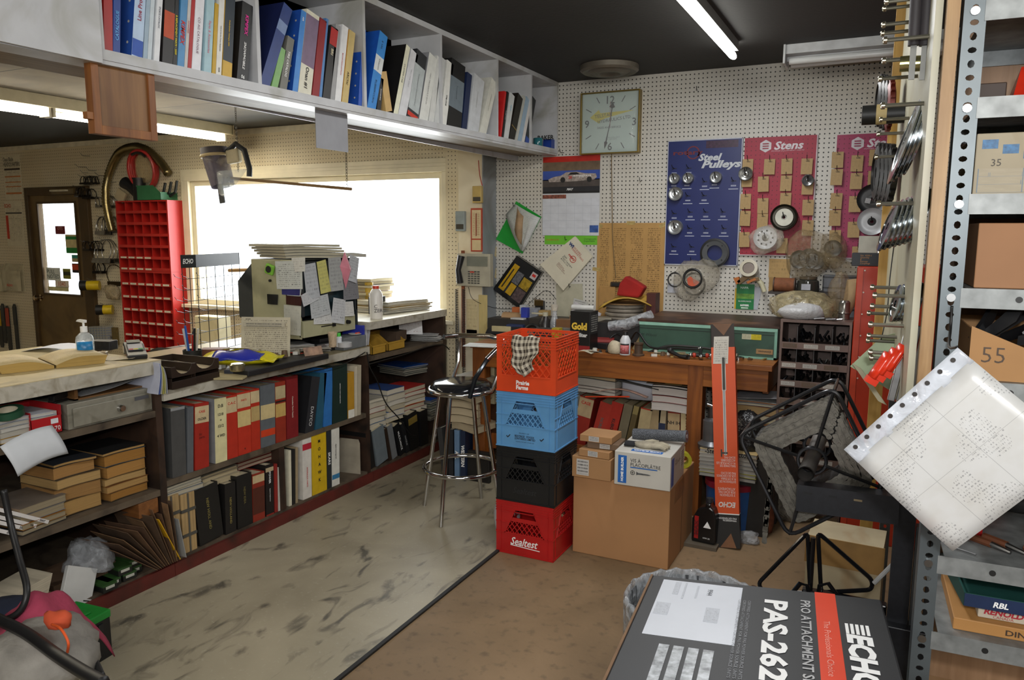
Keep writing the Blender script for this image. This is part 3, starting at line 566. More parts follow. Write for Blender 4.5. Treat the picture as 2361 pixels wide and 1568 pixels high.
cb(755,765,(753,990),ZK,'2b2f33','thin black catalogue with white letters beside the yellow binder',nm='catalogue',text='SKARS',th=.02,tcol=WINK)
cb(766,783,(765,990),ZK,'d8d6cc','white catalogue titled digital bearings, right of the yellow binder',nm='catalogue',text='digital bearings ltd',th=.012,tcol=INK,tz=.6,lab=[(0,0,0,'3a7ca8')],band=[(.12,.2,0)])
o=MB().prism([(0,0),(.15,0),(.15,.2),(.14,.225),(.01,.225),(0,.2)],0,.004).build('plastic_bookend',K('a39a88',.5),loc=(XC-.16,sx(800,XC-.1,.1),ZK+.001),rot=(0,0,math.radians(8)));tag(o,'beige rounded plastic plate standing at the far end of lower shelf','bookend')
BXt=lambda nm,lab,cat,mats,w,d,h,loc,rz=0,bev=.002:tag(MB().cbox(w,d,h).build(nm,mats,bev=bev,loc=loc,rot=(0,0,rz)),lab,cat)
BXt('cardboard_box','small brown carton at the back of lower shelf behind thin catalogues','box',K('6d5138',.8),.1,.07,.25,(XC-.3,sx(690,XC-.3,.2),ZK+.001))
def flat(label,w,d,t,cov,loc,rz=0,page='cdbf9c',curl=.0,name='catalogue',group=None,hang=.0,cat='book',spine=None,rot=None):
 o=thing(name,label,cat,loc,rot if rot else(0,0,rz),group)
 f=lambda u:curl*math.sin(u*PI*1.3+.4)-curl*.35
 c=.0012;n=8
 def slab(z0,z1,ins,m,k):
  vs=[]
  for i in range(n+1):
   u=i/n;x=-w/2+ins+(w-2*ins)*u;zo=f(u)
   for y in(ins,d-ins):
    for z in(z0,z1):vs.append((x,y,z+zo-hang*(1-y/d)*u))
  fs=[]
  for i in range(n):
   a=i*4;b=a+4
   fs+=[(a,a+2,b+2,b),(a+1,b+1,b+3,a+3),(a,b,b+1,a+1),(a+2,a+3,b+3,b+2)]
  fs+=[(0,1,3,2),(n*4,n*4+2,n*4+3,n*4+1)]
  m.add(vs,fs,k)
 m=MB();slab(0,c,0,m,0);slab(t-c,t,0,m,0)
 if spine:m.box(-w/2,0,c*.5+f(0),-w/2+.0015,d,t-c*.5+f(0),1)
 m.build('cover',[K(cov,.5,0,.15,25),K(spine or cov,.5)],o)
 m=MB();slab(c,t-c,.003,m,0);m.build('pages',PG(page,60,2,.3),o)
 return o
rnd=random.Random(3)
def pile(what,grp,X,Y,z,n,w,d,ts,covs,page,rz=0,jit=.012,curl=.003,order='bottom'):
 zz=z
 for i in range(n):
  t=ts[i%len(ts)];ww=w*rnd.uniform(.92,1.03)
  if n==1:l=what
  else:l=what%(('bottom one' if i==0 else 'topmost one' if i==n-1 else ORD[i]+' up'),)
  flat(l,ww,d*rnd.uniform(.94,1.02),t,covs[i%len(covs)],(X+rnd.uniform(-jit,0),Y+rnd.uniform(-jit,jit),zz+.0005+curl*.9),rz+rnd.uniform(-.05,.05),page[i%len(page)]if isinstance(page,list)else page,curl*rnd.uniform(.3,1),group=grp)
  zz+=t+.002
 return zz
cb(853,866,(842,1000),ZK,'1c1b1b','black folder leaning at the near end under the raised counter',nm='binder')
cb(870,896,(858,996),ZK,'6d767a','worn grey cover folder leaning under the raised counter',nm='binder')
cb(899,904,(887,990),ZK,'33261e','thin brown folder behind the worn grey one',nm='binder')
cb(906,917,(893,985),ZK,'77797a','slim grey catalogue leaning next to the worn grey cover folder',nm='catalogue')
cb(923,936,(908,985),ZK,'17181a','black catalogue with slanted white capitals MULTI leaning under raised counter',nm='catalogue',text='MULTI-MACZ',th=.018,tcol=WINK,tz=.45)
cb(938,946,(924,980),ZK,'1f2124','thin black catalogue with grey letters beside the MULTI one',nm='catalogue',text='MACZUR',th=.014,tcol=K('a8a8a8'),tz=.4)
cb(948,968,(940,958),ZK,'161616','thick black binder under raised counter with yellow label near its top',lab=[(0,0,0,'8a7434')],band=[(.7,.88,0)])
cb(971,988,(968,950),ZK,'141415','last black binder at the far end under the raised counter')
zz=pX(870,992,XC-.02).z
WPG=['cfc5ae','d6cdb8','c4b99e','d9d2c2']
YS=lambda a,b:(sx(a,XC-.02,.55)+sx(b,XC-.02,.55))/2
def wid(a,b):return sx(b,XC-.02,.55)-sx(a,XC-.02,.55)
pile('worn paperback catalogue in the nearest stack under raised counter, %s','stacked catalogues',XC-.03,YS(850,896),zz,6,wid(850,896),.22,[.04,.035,.03,.034,.03,.02],['3a6a9a','b8b4a8','9e9480','a83a2c','c6c0b0','a8a294'],WPG,PI/2+PI*0,.012,.004)
pile('worn paperback catalogue in the second stack under raised counter, %s','stacked catalogues',XC-.03,YS(898,937),pX(915,972,XC-.02).z,6,wid(898,937),.23,[.03,.04,.035,.03,.04,.035],['c9b98e','2c5a9a','bba878','c4c0b4','9b958a','31497e'],WPG,PI/2,.012,.004)
pile('worn paperback catalogue in the third stack under raised counter, %s','stacked catalogues',XC-.06,YS(940,993),pX(960,962,XC-.05).z,7,wid(940,993),.23,[.028,.03,.028,.03,.03,.028,.03],['b02a24','b8b4a8','a82822','c4a838','b9ae94','b02a24','ac2a22'],WPG,PI/2,.015,.004)
pile('magazine in the tall dark stack at the far end under raised counter, %s','stacked magazines',XC-.05,YS(1000,1038),pX(1015,965,XC-.05).z,9,.2,.26,[.018,.014,.02,.016,.014,.02,.012,.016,.012],['4a4a48','6a675c','565650','7c7868','3e4a44','5b5b55','2e4a40','4e4c48','1d4d9c'],['8a8474','9c9684','77725f'],PI/2,.02,.002)
pile('glossy magazine in the blue topped pile under raised counter, %s','glossy magazines',XC-.16,YS(975,1020),pX(985,868,XC-.05).z,5,.25,.28,[.012,.01,.014,.01,.01],['50524e','3a4a48','6a6a62','2c4240','1f56a8'],['8f8a7a'],PI/2-.2,.01,.002)
def bin_(name,label,w,d,h,mat,loc,rz,cat='bin'):
 t=thing(name,label,cat,loc,rz);m=MB()
 m.box(-w/2,0,0,w/2,d,.003);m.box(-w/2,d-.003,0,w/2,d,h);m.box(-w/2,0,0,w/2,.003,h*.5)
 for sxx in(-1,1):
  m.add([(sxx*w/2,0,0),(sxx*w/2,d,0),(sxx*w/2,d,h),(sxx*w/2,d*.3,h),(sxx*w/2,0,h*.5),(sxx*(w/2-.003),0,0),(sxx*(w/2-.003),d,0),(sxx*(w/2-.003),d,h),(sxx*(w/2-.003),d*.3,h),(sxx*(w/2-.003),0,h*.5)],
   [(0,1,2,3,4),(9,8,7,6,5),(0,5,6,1),(1,6,7,2),(2,7,8,3),(3,8,9,4),(4,9,5,0)])
 m.build('bin_body',mat,t);m=MB();m.box(-w/2-.004,-.004,h*.5-.006,w/2+.004,.004,h*.5+.004);m.box(-w/2-.004,d-.006,h-.008,w/2+.004,d+.003,h);m.build('rim',mat,t);return t
ymat=K('b48c34',.5,0,.2,stain='7a5a20')
for i,(a,b_)in enumerate(((858,890),(895,934))):
 y0,y1=sx(a,XC-.03,.84),sx(b_,XC-.03,.84)
 bin_('parts_bin',('nearer' if i==0 else 'farther')+' dusty yellow plastic parts bin on the shelf under raised counter',y1-y0-.01,.26,.11,ymat,(XC-.03,(y0+y1)/2,SC1+.002),PI/2)
BXt('box_of_slips','dark brown open box in the farther yellow parts bin','box',K('4a3a2c',.8),.14,.12,.07,(XC-.13,sx(915,XC-.1,.9),SC1+.045),0)
BXt('cardboard_box','open brown carton at the back of shelf under raised counter','box',K('7a5634',.8,stain='5a3c22'),.22,.16,.1,(XC-.28,sx(985,XC-.25,.88),SC1+.002),.1)
m=MB()
for i in range(9):m.card((-.1+rnd.uniform(-.01,.01),-.08+rnd.uniform(-.01,.01),.004+i*.004),(.2,rnd.uniform(-.02,.02),rnd.uniform(-.006,.006)),(rnd.uniform(-.02,.02),.15,rnd.uniform(-.004,.01)),.0008)
tag(m.build('loose_slips',LM('d9d8d4','777777',12,.5),loc=(XC-.1,sx(985,XC-.1,.88),SC1+.002),rot=(0,0,.3)),'loose pile of white receipt slips under the raised counter','papers',kind='stuff')
tag(MB().card((-.1,0,0),(.2,0,.0),(0,.04,.12),.0008).build('letter_sheet',LM('dcdcdc','8a4048',14,.4),loc=(XC-.09,sx(948,XC-.09,.9),SC1+.07),rot=(.1,.1,1.2)),'white letter sheet with red print leaning over the yellow parts bins','paper')
dw=thing('cash_drawer','grey metal cash drawer with round lock on the shelf under the counter','drawer',(XC-.02,(sx(158,XC-.02,.85)+sx(355,XC-.02,.85))/2,SA1+.001),PI/2)
W=sx(355,XC-.02,.85)-sx(158,XC-.02,.85);gm=K('8f8c7e',.4,.2,.12,25,stain='6c685a')
MB().box(-W/2,.004,0,W/2,.4,.105).build('body',gm,dw,bev=.002);m=MB();m.box(-W/2+.02,-.004,.008,W/2-.015,.003,.085);m.build('drawer_front',gm,dw,bev=.002)
m=MB();m.lathe([(0,.018),(.012,.018),(.016,.01),(.018,0)],20,0,Matrix.Translation((.03,-.004,.045))@Matrix.Rotation(PI/2,4,'X'));m.build('lock',CHROME,dw,smooth=True);MB().box(W/2-.1,-.0055,.062,W/2-.03,-.004,.078).build('name_plate',K('55565a',.4),dw)
tp=thing('wooden_tray','open wooden tray of papers on top of the cash drawer','tray',(XC-.06,sx(262,XC-.05,.93),SA1+.107),PI/2);w_=wood('7a5630','5a3c1e',0)
m=MB();m.box(-.17,0,0,.17,.22,.006);m.box(-.17,0,0,-.155,.22,.045);m.box(.155,0,0,.17,.22,.045);m.box(-.17,.205,0,.17,.22,.045);m.build('tray_body',w_,tp)
tag(MB().surf(lambda u,v:(-.13+.26*u,.02+.17*v,.01+.028*u*u*(1-v*.5)),8,4).build('paper_sheet',LM('c9cbcf','666677',16,.4),loc=(XC-.06,sx(262,XC-.05,.93),SA1+.107),rot=(0,0,PI/2)),'curled papers lying in the wooden tray on cash drawer','paper')
st=thing('stapler','black stapler lying on the cash drawer','stapler',(XC-.1,sx(160,XC-.1,.93),SA1+.107),PI/2+.3);m=MB();m.box(-.08,0,0,.08,.035,.008);m.prism([(-.08,.01),(.07,.02),(.08,.04),(.0,.05),(-.08,.03)],.004,.031);m.build('arm',BLK,st,bev=.002);MB().box(-.08,.01,-.0,.0,.028,.012).build('magazine',STEEL,st)
y0,y1=sx(64,XC-.05,.85),sx(146,XC-.02,.85)
rb=thing('envelope_box','open red cardboard box with white picture beside the cash drawer','box',(XC-.03,(y0+y1)/2,SA1+.001),PI/2);rm=K('b01c22',.4,0,.1);W=y1-y0
m=MB();m.box(-W/2,0,0,W/2,.002,.07);m.box(-W/2,.2,0,W/2,.202,.11);m.box(W/2-.002,0,0,W/2,.2,.11);m.box(-W/2,0,0,-W/2+.002,.2,.1);m.box(-W/2,0,0,W/2,.2,.002);m.build('carton',rm,rb);MB().card((W/2-.045,-.0012,.04),(.03,0,0),(0,0,.02),.0006).build('picture',K('d8d8dc'),rb)
txt('70',.018,WINK,rb,fr((W/2-.02,-.0013,.02),(1,0,0),(0,0,1)));MB().box(-W/2+.004,.02,.003,W/2-.006,.19,.085).build('envelopes',PG('d4d2ca',60,0),rb)
m=MB();m.lathe([(.035,0),(.055,0),(.055,.025),(.035,.025),(.035,0)],28);tr=thing('tape_roll','roll of green tape on the papers under the left end of counter','tape',(XC-.05,sx(18,XC-.05,.92),.905),(.15,.1,0));m.build('tape',K('1f4a34',.4),tr,smooth=True);m=MB();m.lathe([(.0335,0),(.035,0),(.035,.025),(.0335,.025),(.0335,0)],28);m.build('core',K('c9c0a8'),tr)
pile('loose paper pad piled left of the red box under the counter, %s','paper pads under the counter',XC-.03,sx(70,XC-.03,.82),SA1+.001,5,.23,.25,[.018,.02,.014,.016,.012],['c49a4c','bcb8ae','c8c4b8','a9b0bc','c8ccd4'],['c8c4ba','b9b3a5'],PI/2,.012,.003)
q=pX(70,1050,XC+.0)
o=MB().surf(lambda u,v:(-.11+.02*v+.2*u,-.035*math.sin(v*PI*.6)-.03,.08-.12*v+.02*math.sin(u*2.5)),10,8,.004).build('curled_booklet',K('c4c8cc',.5,0,.06),loc=(XC-.01,q.y,q.z+.0),rot=(0,-.12,PI/2),smooth=2);tag(o,'white booklet bent open and hanging out over the brown catalogue stacks','booklet')
OP=['b08a50','9c7440','b5935c','a87c44']
pile('yellowed thick catalogue in the nearer brown stack under the counter, %s','brown catalogues',XC-.05,YS(142,245),SA0+.002,5,wid(142,246),.24,[.06,.055,.04,.05,.012],['6b5332','7a5c38','5a4a34','3c3a34','2a2c30'],OP,PI/2,.012,.004)
pile('yellowed thick catalogue in the farther brown stack under the counter, %s','brown catalogues',XC-.05,YS(258,350),SA0+.002,6,wid(256,352),.24,[.035,.03,.03,.05,.05,.012],['6b5332','7a4e28','8a6a3a','5a4a34','29485c','1c1c1c'],['a0702e','b08a50','b5935c','b08040'],PI/2,.01,.003)
pile('grey spined book in the low pile left of the brown catalogues, %s','low pile of books',XC-.02,YS(75,125),SA0+.002,4,.2,.22,[.018,.022,.03,.03],['2b2c30','8a5a1c','7c7f84','6c6258'],['9a8c70'],PI/2+.1,.012,.001)
for i,(c_,l_,px,hh)in enumerate((('b8422e','red and white',110,.235),('9ab4cc','pale blue and red',82,.22),('c9a890','pink and cream',62,.2),('3a6c9e','blue',30,.2))):
 book('catalogue',l_+' magazine slumped sideways at the near end of the lower counter shelf','book',.014,.2,hh,c_,(XC-.02,sx(px,XC-.02,.45),SA0+.016+.0),(0,math.radians(-58),PI/2),spine='d8d4d0',text=(['2007','2006','2000','05'][i]),th=.009,tcol=INK,tz=.12)
tag(MB().box(-.05,0,0,.05,.2,.07).build('wood_block',wood('8a5a30','6a4020',1),loc=(XC-.01,sx(343,XC-.01,.37),.33),rot=(0,0,PI/2),bev=.002),'wooden support block under the right end of lower left shelf','block')
def clut(nm,lab,cat,m,mats,px,py,X,z,rot=(0,0,0),smooth=False,bev=0):o=m.build(nm,mats,smooth=smooth,bev=bev,loc=(X,sx(px,X,z),z),rot=rot);return tag(o,lab,cat)
t=thing('carton_tray','cream carton tray with an oval printed mark at bottom left under the counter','box',(XC+.02,sx(70,XC,.15),ZK+.002),PI/2+.05)
m=MB();m.prism([(-.13,0),(.12,0),(.14,.06),(-.15,.06)],0,.003);m.prism([(-.13,0),(.12,0),(.14,.06),(-.15,.06)],.2,.203);m.box(-.13,0,0,.12,.2,.003);m.box(-.146,0,.02,-.14,.2,.06);m.box(.128,0,.02,.134,.2,.06);m.build('tray',K('a98f62',.7,0,.15),t)
txt('OREGON',.018,K('4a3a26'),t,fr((.0,-.0006,.03),(1,0,0),(0,0,1)),bold=.02)
t=thing('paper_pad','thick cream white paper pad on the carton tray under the counter','papers',(XC-.02,sx(62,XC,.2),ZK+.075),(0,-.05,PI/2+.1));MB().prism([(-.12,0),(.1,.0),(.13,.075),(-.1,.06)],0,.15).build('pages',PG('c9bda4',50,2),t)
t=thing('white_flat_box','flat white box tilted on edge beside the small green boxes','box',pX(140,1392,XC+.0),(math.radians(-14),math.radians(28),PI/2));MB().box(0,0,0,.14,.02,.15).build('box_body',K('c4c4c0',.5,0,.08),t,bev=.002);MB().box(.1,-.0008,.015,.13,-.0002,.02).build('mark',INK,t)
k=0
for yy,zz_,dx in((264,0,0),(300,0,0),(290,1,.0),(322,0,-.03),(325,1,-.03),(247,0,.02)):
 t=thing('chain_box','small black and green box in the heap under the counter','box',(XC+.0+dx,sx(yy,XC,.1),ZK+.002+zz_*.034),PI/2+rnd.uniform(-.12,.12),'small black and green boxes');m=MB();m.box(-.032,0,0,.032,.1,.024,0);m.box(-.032,0,.024,.032,.1,.033,1);m.box(-.02,-.0006,.012,.02,0,.024,2);m.build('carton',[K('1a1c1a',.4),K('2a4a22',.45),K('b4b4a8',.4)],t)
 k+=1
tag(MB().blob(.11,.08,.075,5,.3,22).build('plastic_bag',film('c8ccd0',.3,.12,.6,22),smooth=2,loc=(XC-.12,sx(205,XC-.1,.2),.16)),'crumpled clear plastic bag under the left section of counter','bag')
tag(MB().box(-.14,0,0,.14,.2,.075).build('cardboard_box',K('5a4430',.8),loc=(XC-.08,sx(200,XC-.08,.1),ZK+.001),rot=(0,0,PI/2)),'dusty brown carton under the crumpled plastic bag','box')
for i in range(12):
 a=math.radians(-50+i*4.2);h=.27+rnd.uniform(-.03,.03)
 tag(MB().surf(lambda u,v:(.0,.22*u,h*v),3,4,.0025).build('file_folder',K(('6e5138','5c4330','7c5e40','54402e')[i%4],.8,0,.25,20),loc=(XC+.03,sx(352+i*4.6,XC,.12),ZK+.004+abs(math.sin(a))*.0),rot=(rnd.uniform(-.05,.05),a,PI/2+rnd.uniform(-.15,.15))),'brown paper folder in the fanned heap leaning by the side panel','folder','fanned brown folders')
tag(MB().box(0,0,0,.004,.2,.25).build('file_folder',K('c99a1c',.5),loc=(XC+.03,sx(404,XC,.12),ZK+.004),rot=(0,math.radians(-24),PI/2)),'yellow folder in front of the brown fanned heap','folder')
tag(MB().box(0,0,0,.003,.18,.2).build('file_folder',K('9a9a98',.5),loc=(XC+.035,sx(416,XC,.12),ZK+.004),rot=(0,math.radians(-9),PI/2)),'grey folder sticking out beside the strapped page bundles','folder')
pile('magazine lying over the strapped page bundles, %s','magazines on the bundles',XC-.01,YS(385,450),pX(420,1146,XC).z+.004,4,.22,.24,[.022,.01,.008,.01],['6a7888','a8a496','b4b0a0','8c887c'],['b9b09a'],PI/2,.006,.002)
pile('magazine pile on top of the black ledgers, %s','magazines on the ledgers',XC-.05,YS(485,545),.335,3,.24,.24,[.03,.02,.012],['b3a68a','a89c84','9c9484'],['b9a986'],PI/2,.006,.002)
pile('red catalogue lying on top of the lower row, %s','red catalogues lying flat',XC-.06,YS(575,630),.362,3,.26,.22,[.018,.018,.014],['7c2420','6c1f1c','84281f'],['a08c78'],PI/2,.006,.001)
# ================= window wall and counter tops =================
def wb(px0,py0,px1,py1,Y):
 a,b_=pY(px0,(py0+py1)/2,Y),pY(px1,(py0+py1)/2,Y);cx_=(px0+px1)/2;return a.x,pY(cx_,py1,Y).z,b_.x-a.x,pY(cx_,py0,Y).z-pY(cx_,py1,Y).z
def wcard(nm,lab,cat,px0,py0,px1,py1,mats,t=.002,Y=YP,rot=0,off=.001,bands=(),group=None):
 x,z,w,h=wb(px0,py0,px1,py1,Y);m=MB();mats=mats if isinstance(mats,list)else[mats]
 m.card((-w/2,0,-h/2),(w,0,0),(0,0,h),t)
 for u0,v0,u1,v1,k in bands:m.card((-w/2+w*u0,-.0006,-h/2+h*v0),(w*(u1-u0),0,0),(0,0,h*(v1-v0)),.0005,k)
 o=m.build(nm,mats,loc=(x+w/2,Y-t-off,z+h/2),rot=(0,rot,0));tag(o,lab,cat,group);o['_w']=w;o['_h']=h;return o
def on(o,s,u,v,hgt,mat,**k):
 w,h=o['_w'],o['_h'];dy=k.pop('dy',-.0013);return txt(s,hgt,mat,o,fr(((u-.5)*w,dy,(v-.5)*h),(1,0,0),(0,0,1)),**k)
def hook(px,py,ln=.1,Y=YW,up=.02,group='peg hooks',label=None,r=.0022,mat=None):
 a=pY(px,py,Y);o=MB().tube([(0,0,0),(0,-ln*.75,-.004),(0,-ln,up)],r,6).build('peg_hook',mat or STEEL,smooth=True,loc=(a.x,Y,a.z));return tag(o,label or 'bare wire peg hook sticking out of the pegboard','hook',group)
cc=LM('d9cfb0','6a5a40',30,.45,.1)
o=wcard('wall_chart','tall white and orange printed chart pinned on the far pegboard, upper of two','chart',10,357,50,460,[cc,K('c87a40'),K('3a2c24')],Y=YW,bands=[(.05,.66,.95,.7,2),(.05,.5,.95,.53,1),(.05,.38,.95,.4,1),(.05,.28,.95,.3,1),(.05,.12,.95,.16,1)])
on(o,'Clean Blade\nHEADQUARTERS',.5,.84,.1,K('3a2c24'),w=.28)
o=wcard('wall_chart','lower printed chart with a red left column pinned beside the door','chart',14,464,55,566,[cc,K('c43a20'),K('2a2420')],Y=YW,bands=[(.03,.15,.17,.68,1),(.05,.72,.95,.75,2)])
on(o,'ECHO',.2,.9,.04,K('c4501c'),w=.11,bold=.03)
for i,(a,b_)in enumerate(((-30,13),(14,56))):
 x,z,w,h=wb(a,608,b_,671,YW);t=thing('brochure_holder',('nearer' if i else 'farther left')+' clear plastic leaflet holder on the pegboard left of the door','holder',(x,YW-.002,z))
 m=MB();m.box(0,-.003,0,w,0,h);m.box(0,-.04,0,w,-.038,h*.75);m.box(0,-.04,0,w,0,.003);m.build('pocket',film('d9cfae',.5,.15,.1,5),t);txt('ECHO',.025,K('c8401c'),t,fr((w*.4,-.0405,h*.22),(1,0,0),(0,0,1)),w=.1,bold=.03)
for i,(px,y0,y1,c_,l_)in enumerate(((5,710,800,'c8a01c','yellow handled'),(13,700,790,'3a3a38','dark notched'),(24,705,808,'a83a24','red handled'),(41,701,808,'2c2e2e','long plain dark'))):
 x,z,w,h=wb(px-4,y0,px+4,y1,YW);t=thing('guide_bar',l_+' chainsaw guide bar hanging on pegboard left of the door','tool',(x,YW-.02,z));m=MB();m.prism([(.01,0),(w-.01,0),(w,.03),(w,h-.03),(w-.015,h),(.015,h),(0,h-.03),(0,.03)],0,.006);m.build('blade',K('3c3e3e',.4,.6),t)
 MB().box(.004,-.006,h*.55,w-.004,.0,h*.95).build('sleeve',K(c_,.5),t)
for px,py,ln in((208,360,.1),(200,385,.12),(203,398,.08),(222,393,.1),(250,405,.14),(268,420,.1)):hook(px,py,ln)
def clamp(px,py,r,label,grp='dark pipe clamps',n=1,mat=None,dy=.1,saddle=True):
 a=pY(px,py,YW);x0=a.x
 for i in range(n):
  t=thing('pipe_clamp',label,'clamp',(x0,YW-.03-i*.022,a.z),(rnd.uniform(-.25,.25),0,rnd.uniform(-.4,.4)),grp);mt=mat or K('3a3530',.35,.8)
  MB().tube([(r*math.cos(q),0,-r+r*math.sin(q))for q in[PI*(-.25+1.5*k/14)for k in range(15)]],.004,6).build('u_bolt',mt,t,smooth=True);MB().box(-r-.01,-.004,-r*1.9,r+.01,.004,-r*1.5).build('saddle',mt,t)
 hook(px,py,.06+n*.022,label='wire peg hook carrying clamps on the pegboard beside the door',group='clamp hooks',up=.01)
dkc=K('2a2622',.35,.7);clamp(213,408,.04,'small black pipe clamp in the clusters beside the door',n=4,mat=dkc);clamp(228,407,.04,'small black pipe clamp in the clusters beside the door',n=4,mat=dkc);clamp(201,432,.05,'small black pipe clamp in the clusters beside the door',n=4,mat=dkc);clamp(217,436,.05,'small black pipe clamp in the clusters beside the door',n=3,mat=dkc)
clamp(235,455,.05,'bright steel muffler clamp hanging left of the red bins','steel muffler clamps',2,STEEL);clamp(250,500,.09,'bright steel muffler clamp hanging left of the red bins','steel muffler clamps',3,STEEL);clamp(268,500,.08,'bright steel muffler clamp hanging left of the red bins','steel muffler clamps',2,STEEL);clamp(262,452,.06,'bright steel muffler clamp hanging left of the red bins','steel muffler clamps',2,STEEL)
clamp(212,556,.05,'small black pipe clamp in the clusters beside the door',n=3,mat=dkc);clamp(232,556,.05,'small black pipe clamp in the clusters beside the door',n=3,mat=dkc);clamp(257,552,.12,'large steel muffler clamp on pegboard left of the bins','large steel clamps',3,STEEL);clamp(238,603,.06,'small black pipe clamp in the clusters beside the door',n=3,mat=dkc);clamp(268,610,.11,'large dark ring clamp hanging alone below the steel ones','dark ring clamp',1,K('4a4030',.4,.8))
pts=[(259,533),(254,500),(248,470),(244,435),(246,405),(256,375),(272,353),(295,342),(320,338),(342,346),(360,365),(372,382),(386,401)]
P=[]
for i,(a,b_)in enumerate(pts):q=pY(a,b_,YW-.08);P.append(Vector((q.x,q.y-.02*math.sin(i),q.z)))
PP=[];
for i in range(len(P)-1):
 for k in range(10):PP.append(P[i].lerp(P[i+1],k/10))
for _ in range(6):PP=[PP[0]]+[(PP[i-1]+PP[i]*2+PP[i+1])/4 for i in range(1,len(PP)-1)]+[PP[-1]]
m=MB();m.tube(PP,[.034+(.005 if i%2 else-.004)for i in range(len(PP))],12);tag(m.build('flexible_pipe',K('9c8c62',.3,.9,.15),smooth=2),'long ribbed flexible metal exhaust pipe arching over the red parts bins','pipe')
a=pY(331,391,YW-.1);t=thing('air_hose','coil of red hose in plastic hung above the red bins','hose',tuple(a),(.15,0,.25));wr=pY(355,391,YW-.1).x-a.x
for k in range(4):
 m=MB();m.tube([((.13-.004*k)*math.cos(q),(k-1.5)*.022+.004*math.sin(3*q),(.17-.006*(k%2))*math.sin(q))for q in[2*PI*i/28 for i in range(28)]],.014,8,closed=True);m.build('coil',K('a8302c',.25,0,.15),t,smooth=True)
m=MB().blob(.1,.02,.13,3,.15,14,flat=False);m.build('plastic_wrap',film('c8b080',.3,.1,.8,25),t,smooth=2);m=MB().tube([(.08*math.cos(q),-.05,.1+.05*math.sin(q))for q in(0.3,1,1.7,2.4)],.012,8);m.build('fitting',K('26221e',.4),t,smooth=True)
Yf,Yb=4.72,4.89;red=K('a8201a',.38,0,.08,6);x,z,w,h=wb(277,462,395,803,Yf);zt_=pY(336,462,Yf).z;zm=pY(340,626,Yf).z;zl=pY(345,800,Yf).z
for nm_,z0,z1,nr,lab in(('parts_cabinet',zm,zt_,6,'upper red steel pigeonhole cabinet of small bins left of the window'),('parts_cabinet',zl-.04,zm-.001,6,'lower red steel pigeonhole cabinet with white bin labels')):
 t=thing(nm_,lab,'cabinet',(x,Yf,z0));H=z1-z0;m=MB();m.box(0,0,0,w,Yb-Yf,.008);m.box(0,0,H-.012,w,Yb-Yf,H);m.box(0,0,.008,.016,Yb-Yf,H-.012);m.box(w-.016,0,.008,w,Yb-Yf,H-.012);m.box(.016,Yb-Yf-.004,.008,w-.016,Yb-Yf,H-.012);m.build('cabinet_shell',red,t)
 rh=(H-.02)/nr;cw=(w-.032)/6
 for r in range(nr):
  zz=.008+r*rh;m=MB();m.box(.016,-.002,zz,w-.016,.006,zz+rh*.24);m.box(.016,.006,zz,w-.016,Yb-Yf-.004,zz+.003);m.build('bin_row_front',red,t)
  m=MB()
  for c in range(1,6):m.box(.016+c*cw-.003,.004,zz+rh*.2,.016+c*cw+.003,Yb-Yf-.004,zz+rh)
  stuff(m.build('bin_dividers',red,t))
  for c in range(6):
   if z0<zm-.1 or(r<2 and c<4):MB().card((.016+c*cw+.012,-.0035,zz+rh*.05),(cw-.03,0,0),(0,0,rh*.14),.001).build('bin_label',LM('ddd6c0','444444',2,.5,.15),t)
t=thing('cabinet_stand','red steel stand under the pigeonhole cabinets','stand',(x,Yf,0));m=MB();m.box(0,0,0,.03,Yb-Yf,zl-.05);m.box(w-.03,-.02,0,w+.05,Yb-Yf,zl-.045);m.build('frame',red,t);MB().box(.03,.0,.3,w-.03,Yb-Yf,.32).build('shelf',red,t);MB().box(.03,0,zl-.07,w-.03,Yb-Yf,zl-.05).build('top',red,t)
gb=bin_('parts_bin','green plastic bin of tools on top of the red cabinet',.2,.3,.13,K('2f6a44',.45,0,.15),(x+w-.08,Yf+.10,zt_+.001),PI/2);gb.rotation_euler=(0,0,PI/2)
tag(MB().box(-.17,-.07,0,.13,.09,.13).build('bin_block',K('2c6440',.5)),'x','x');D.objects.remove(D.objects['bin_block'])
for k in range(3):tag(MB().tube([(0,0,0),(.09,0,.04),(.12,0,.12+.01*k)],.012,8).build('screwdriver',K('1c201f',.4),smooth=True,loc=(x+w-.2+k*.05,Yf+.06+k*.02,zt_+.03)),'dark tool handle sticking out of the green bin','tool','tool handles in the green bin')
t=thing('pipe_fitting','black plastic elbow pipe fitting on top of the red cabinet','fitting',(x+.15,Yf+.08,zt_));m=MB();m.cyl(.055,.055,0,.2,18,0,Matrix.Translation((.08,0,0)));m.cyl(.06,.06,.19,.205,18,0,Matrix.Translation((.08,0,0)));m.build('upright_pipe',BLK,t,smooth=True);m=MB();m.tube([(.07,0,.06),(-.02,-.01,.13),(-.09,-.02,.17)],[.05,.048,.055],16);m.build('branch_pipe',BLK,t,smooth=True)
tag(MB().box(-.05,-.01,0,.05,.01,.1).build('bracket_plate',K('a89a7c',.5),loc=(x+.0,Yf+.04,zt_+.01),rot=(.1,.6,.2)),'small beige angled bracket leaning by the black elbow','bracket');tag(MB().blob(.08,.05,.05,9,.2,12).build('plastic_bag',film('a89c84',.4,.2,.8,25),smooth=2,loc=(x+w*.5,Yf+.08,zt_)),'small clear plastic bag on the red cabinet between elbow and green bin','bag')
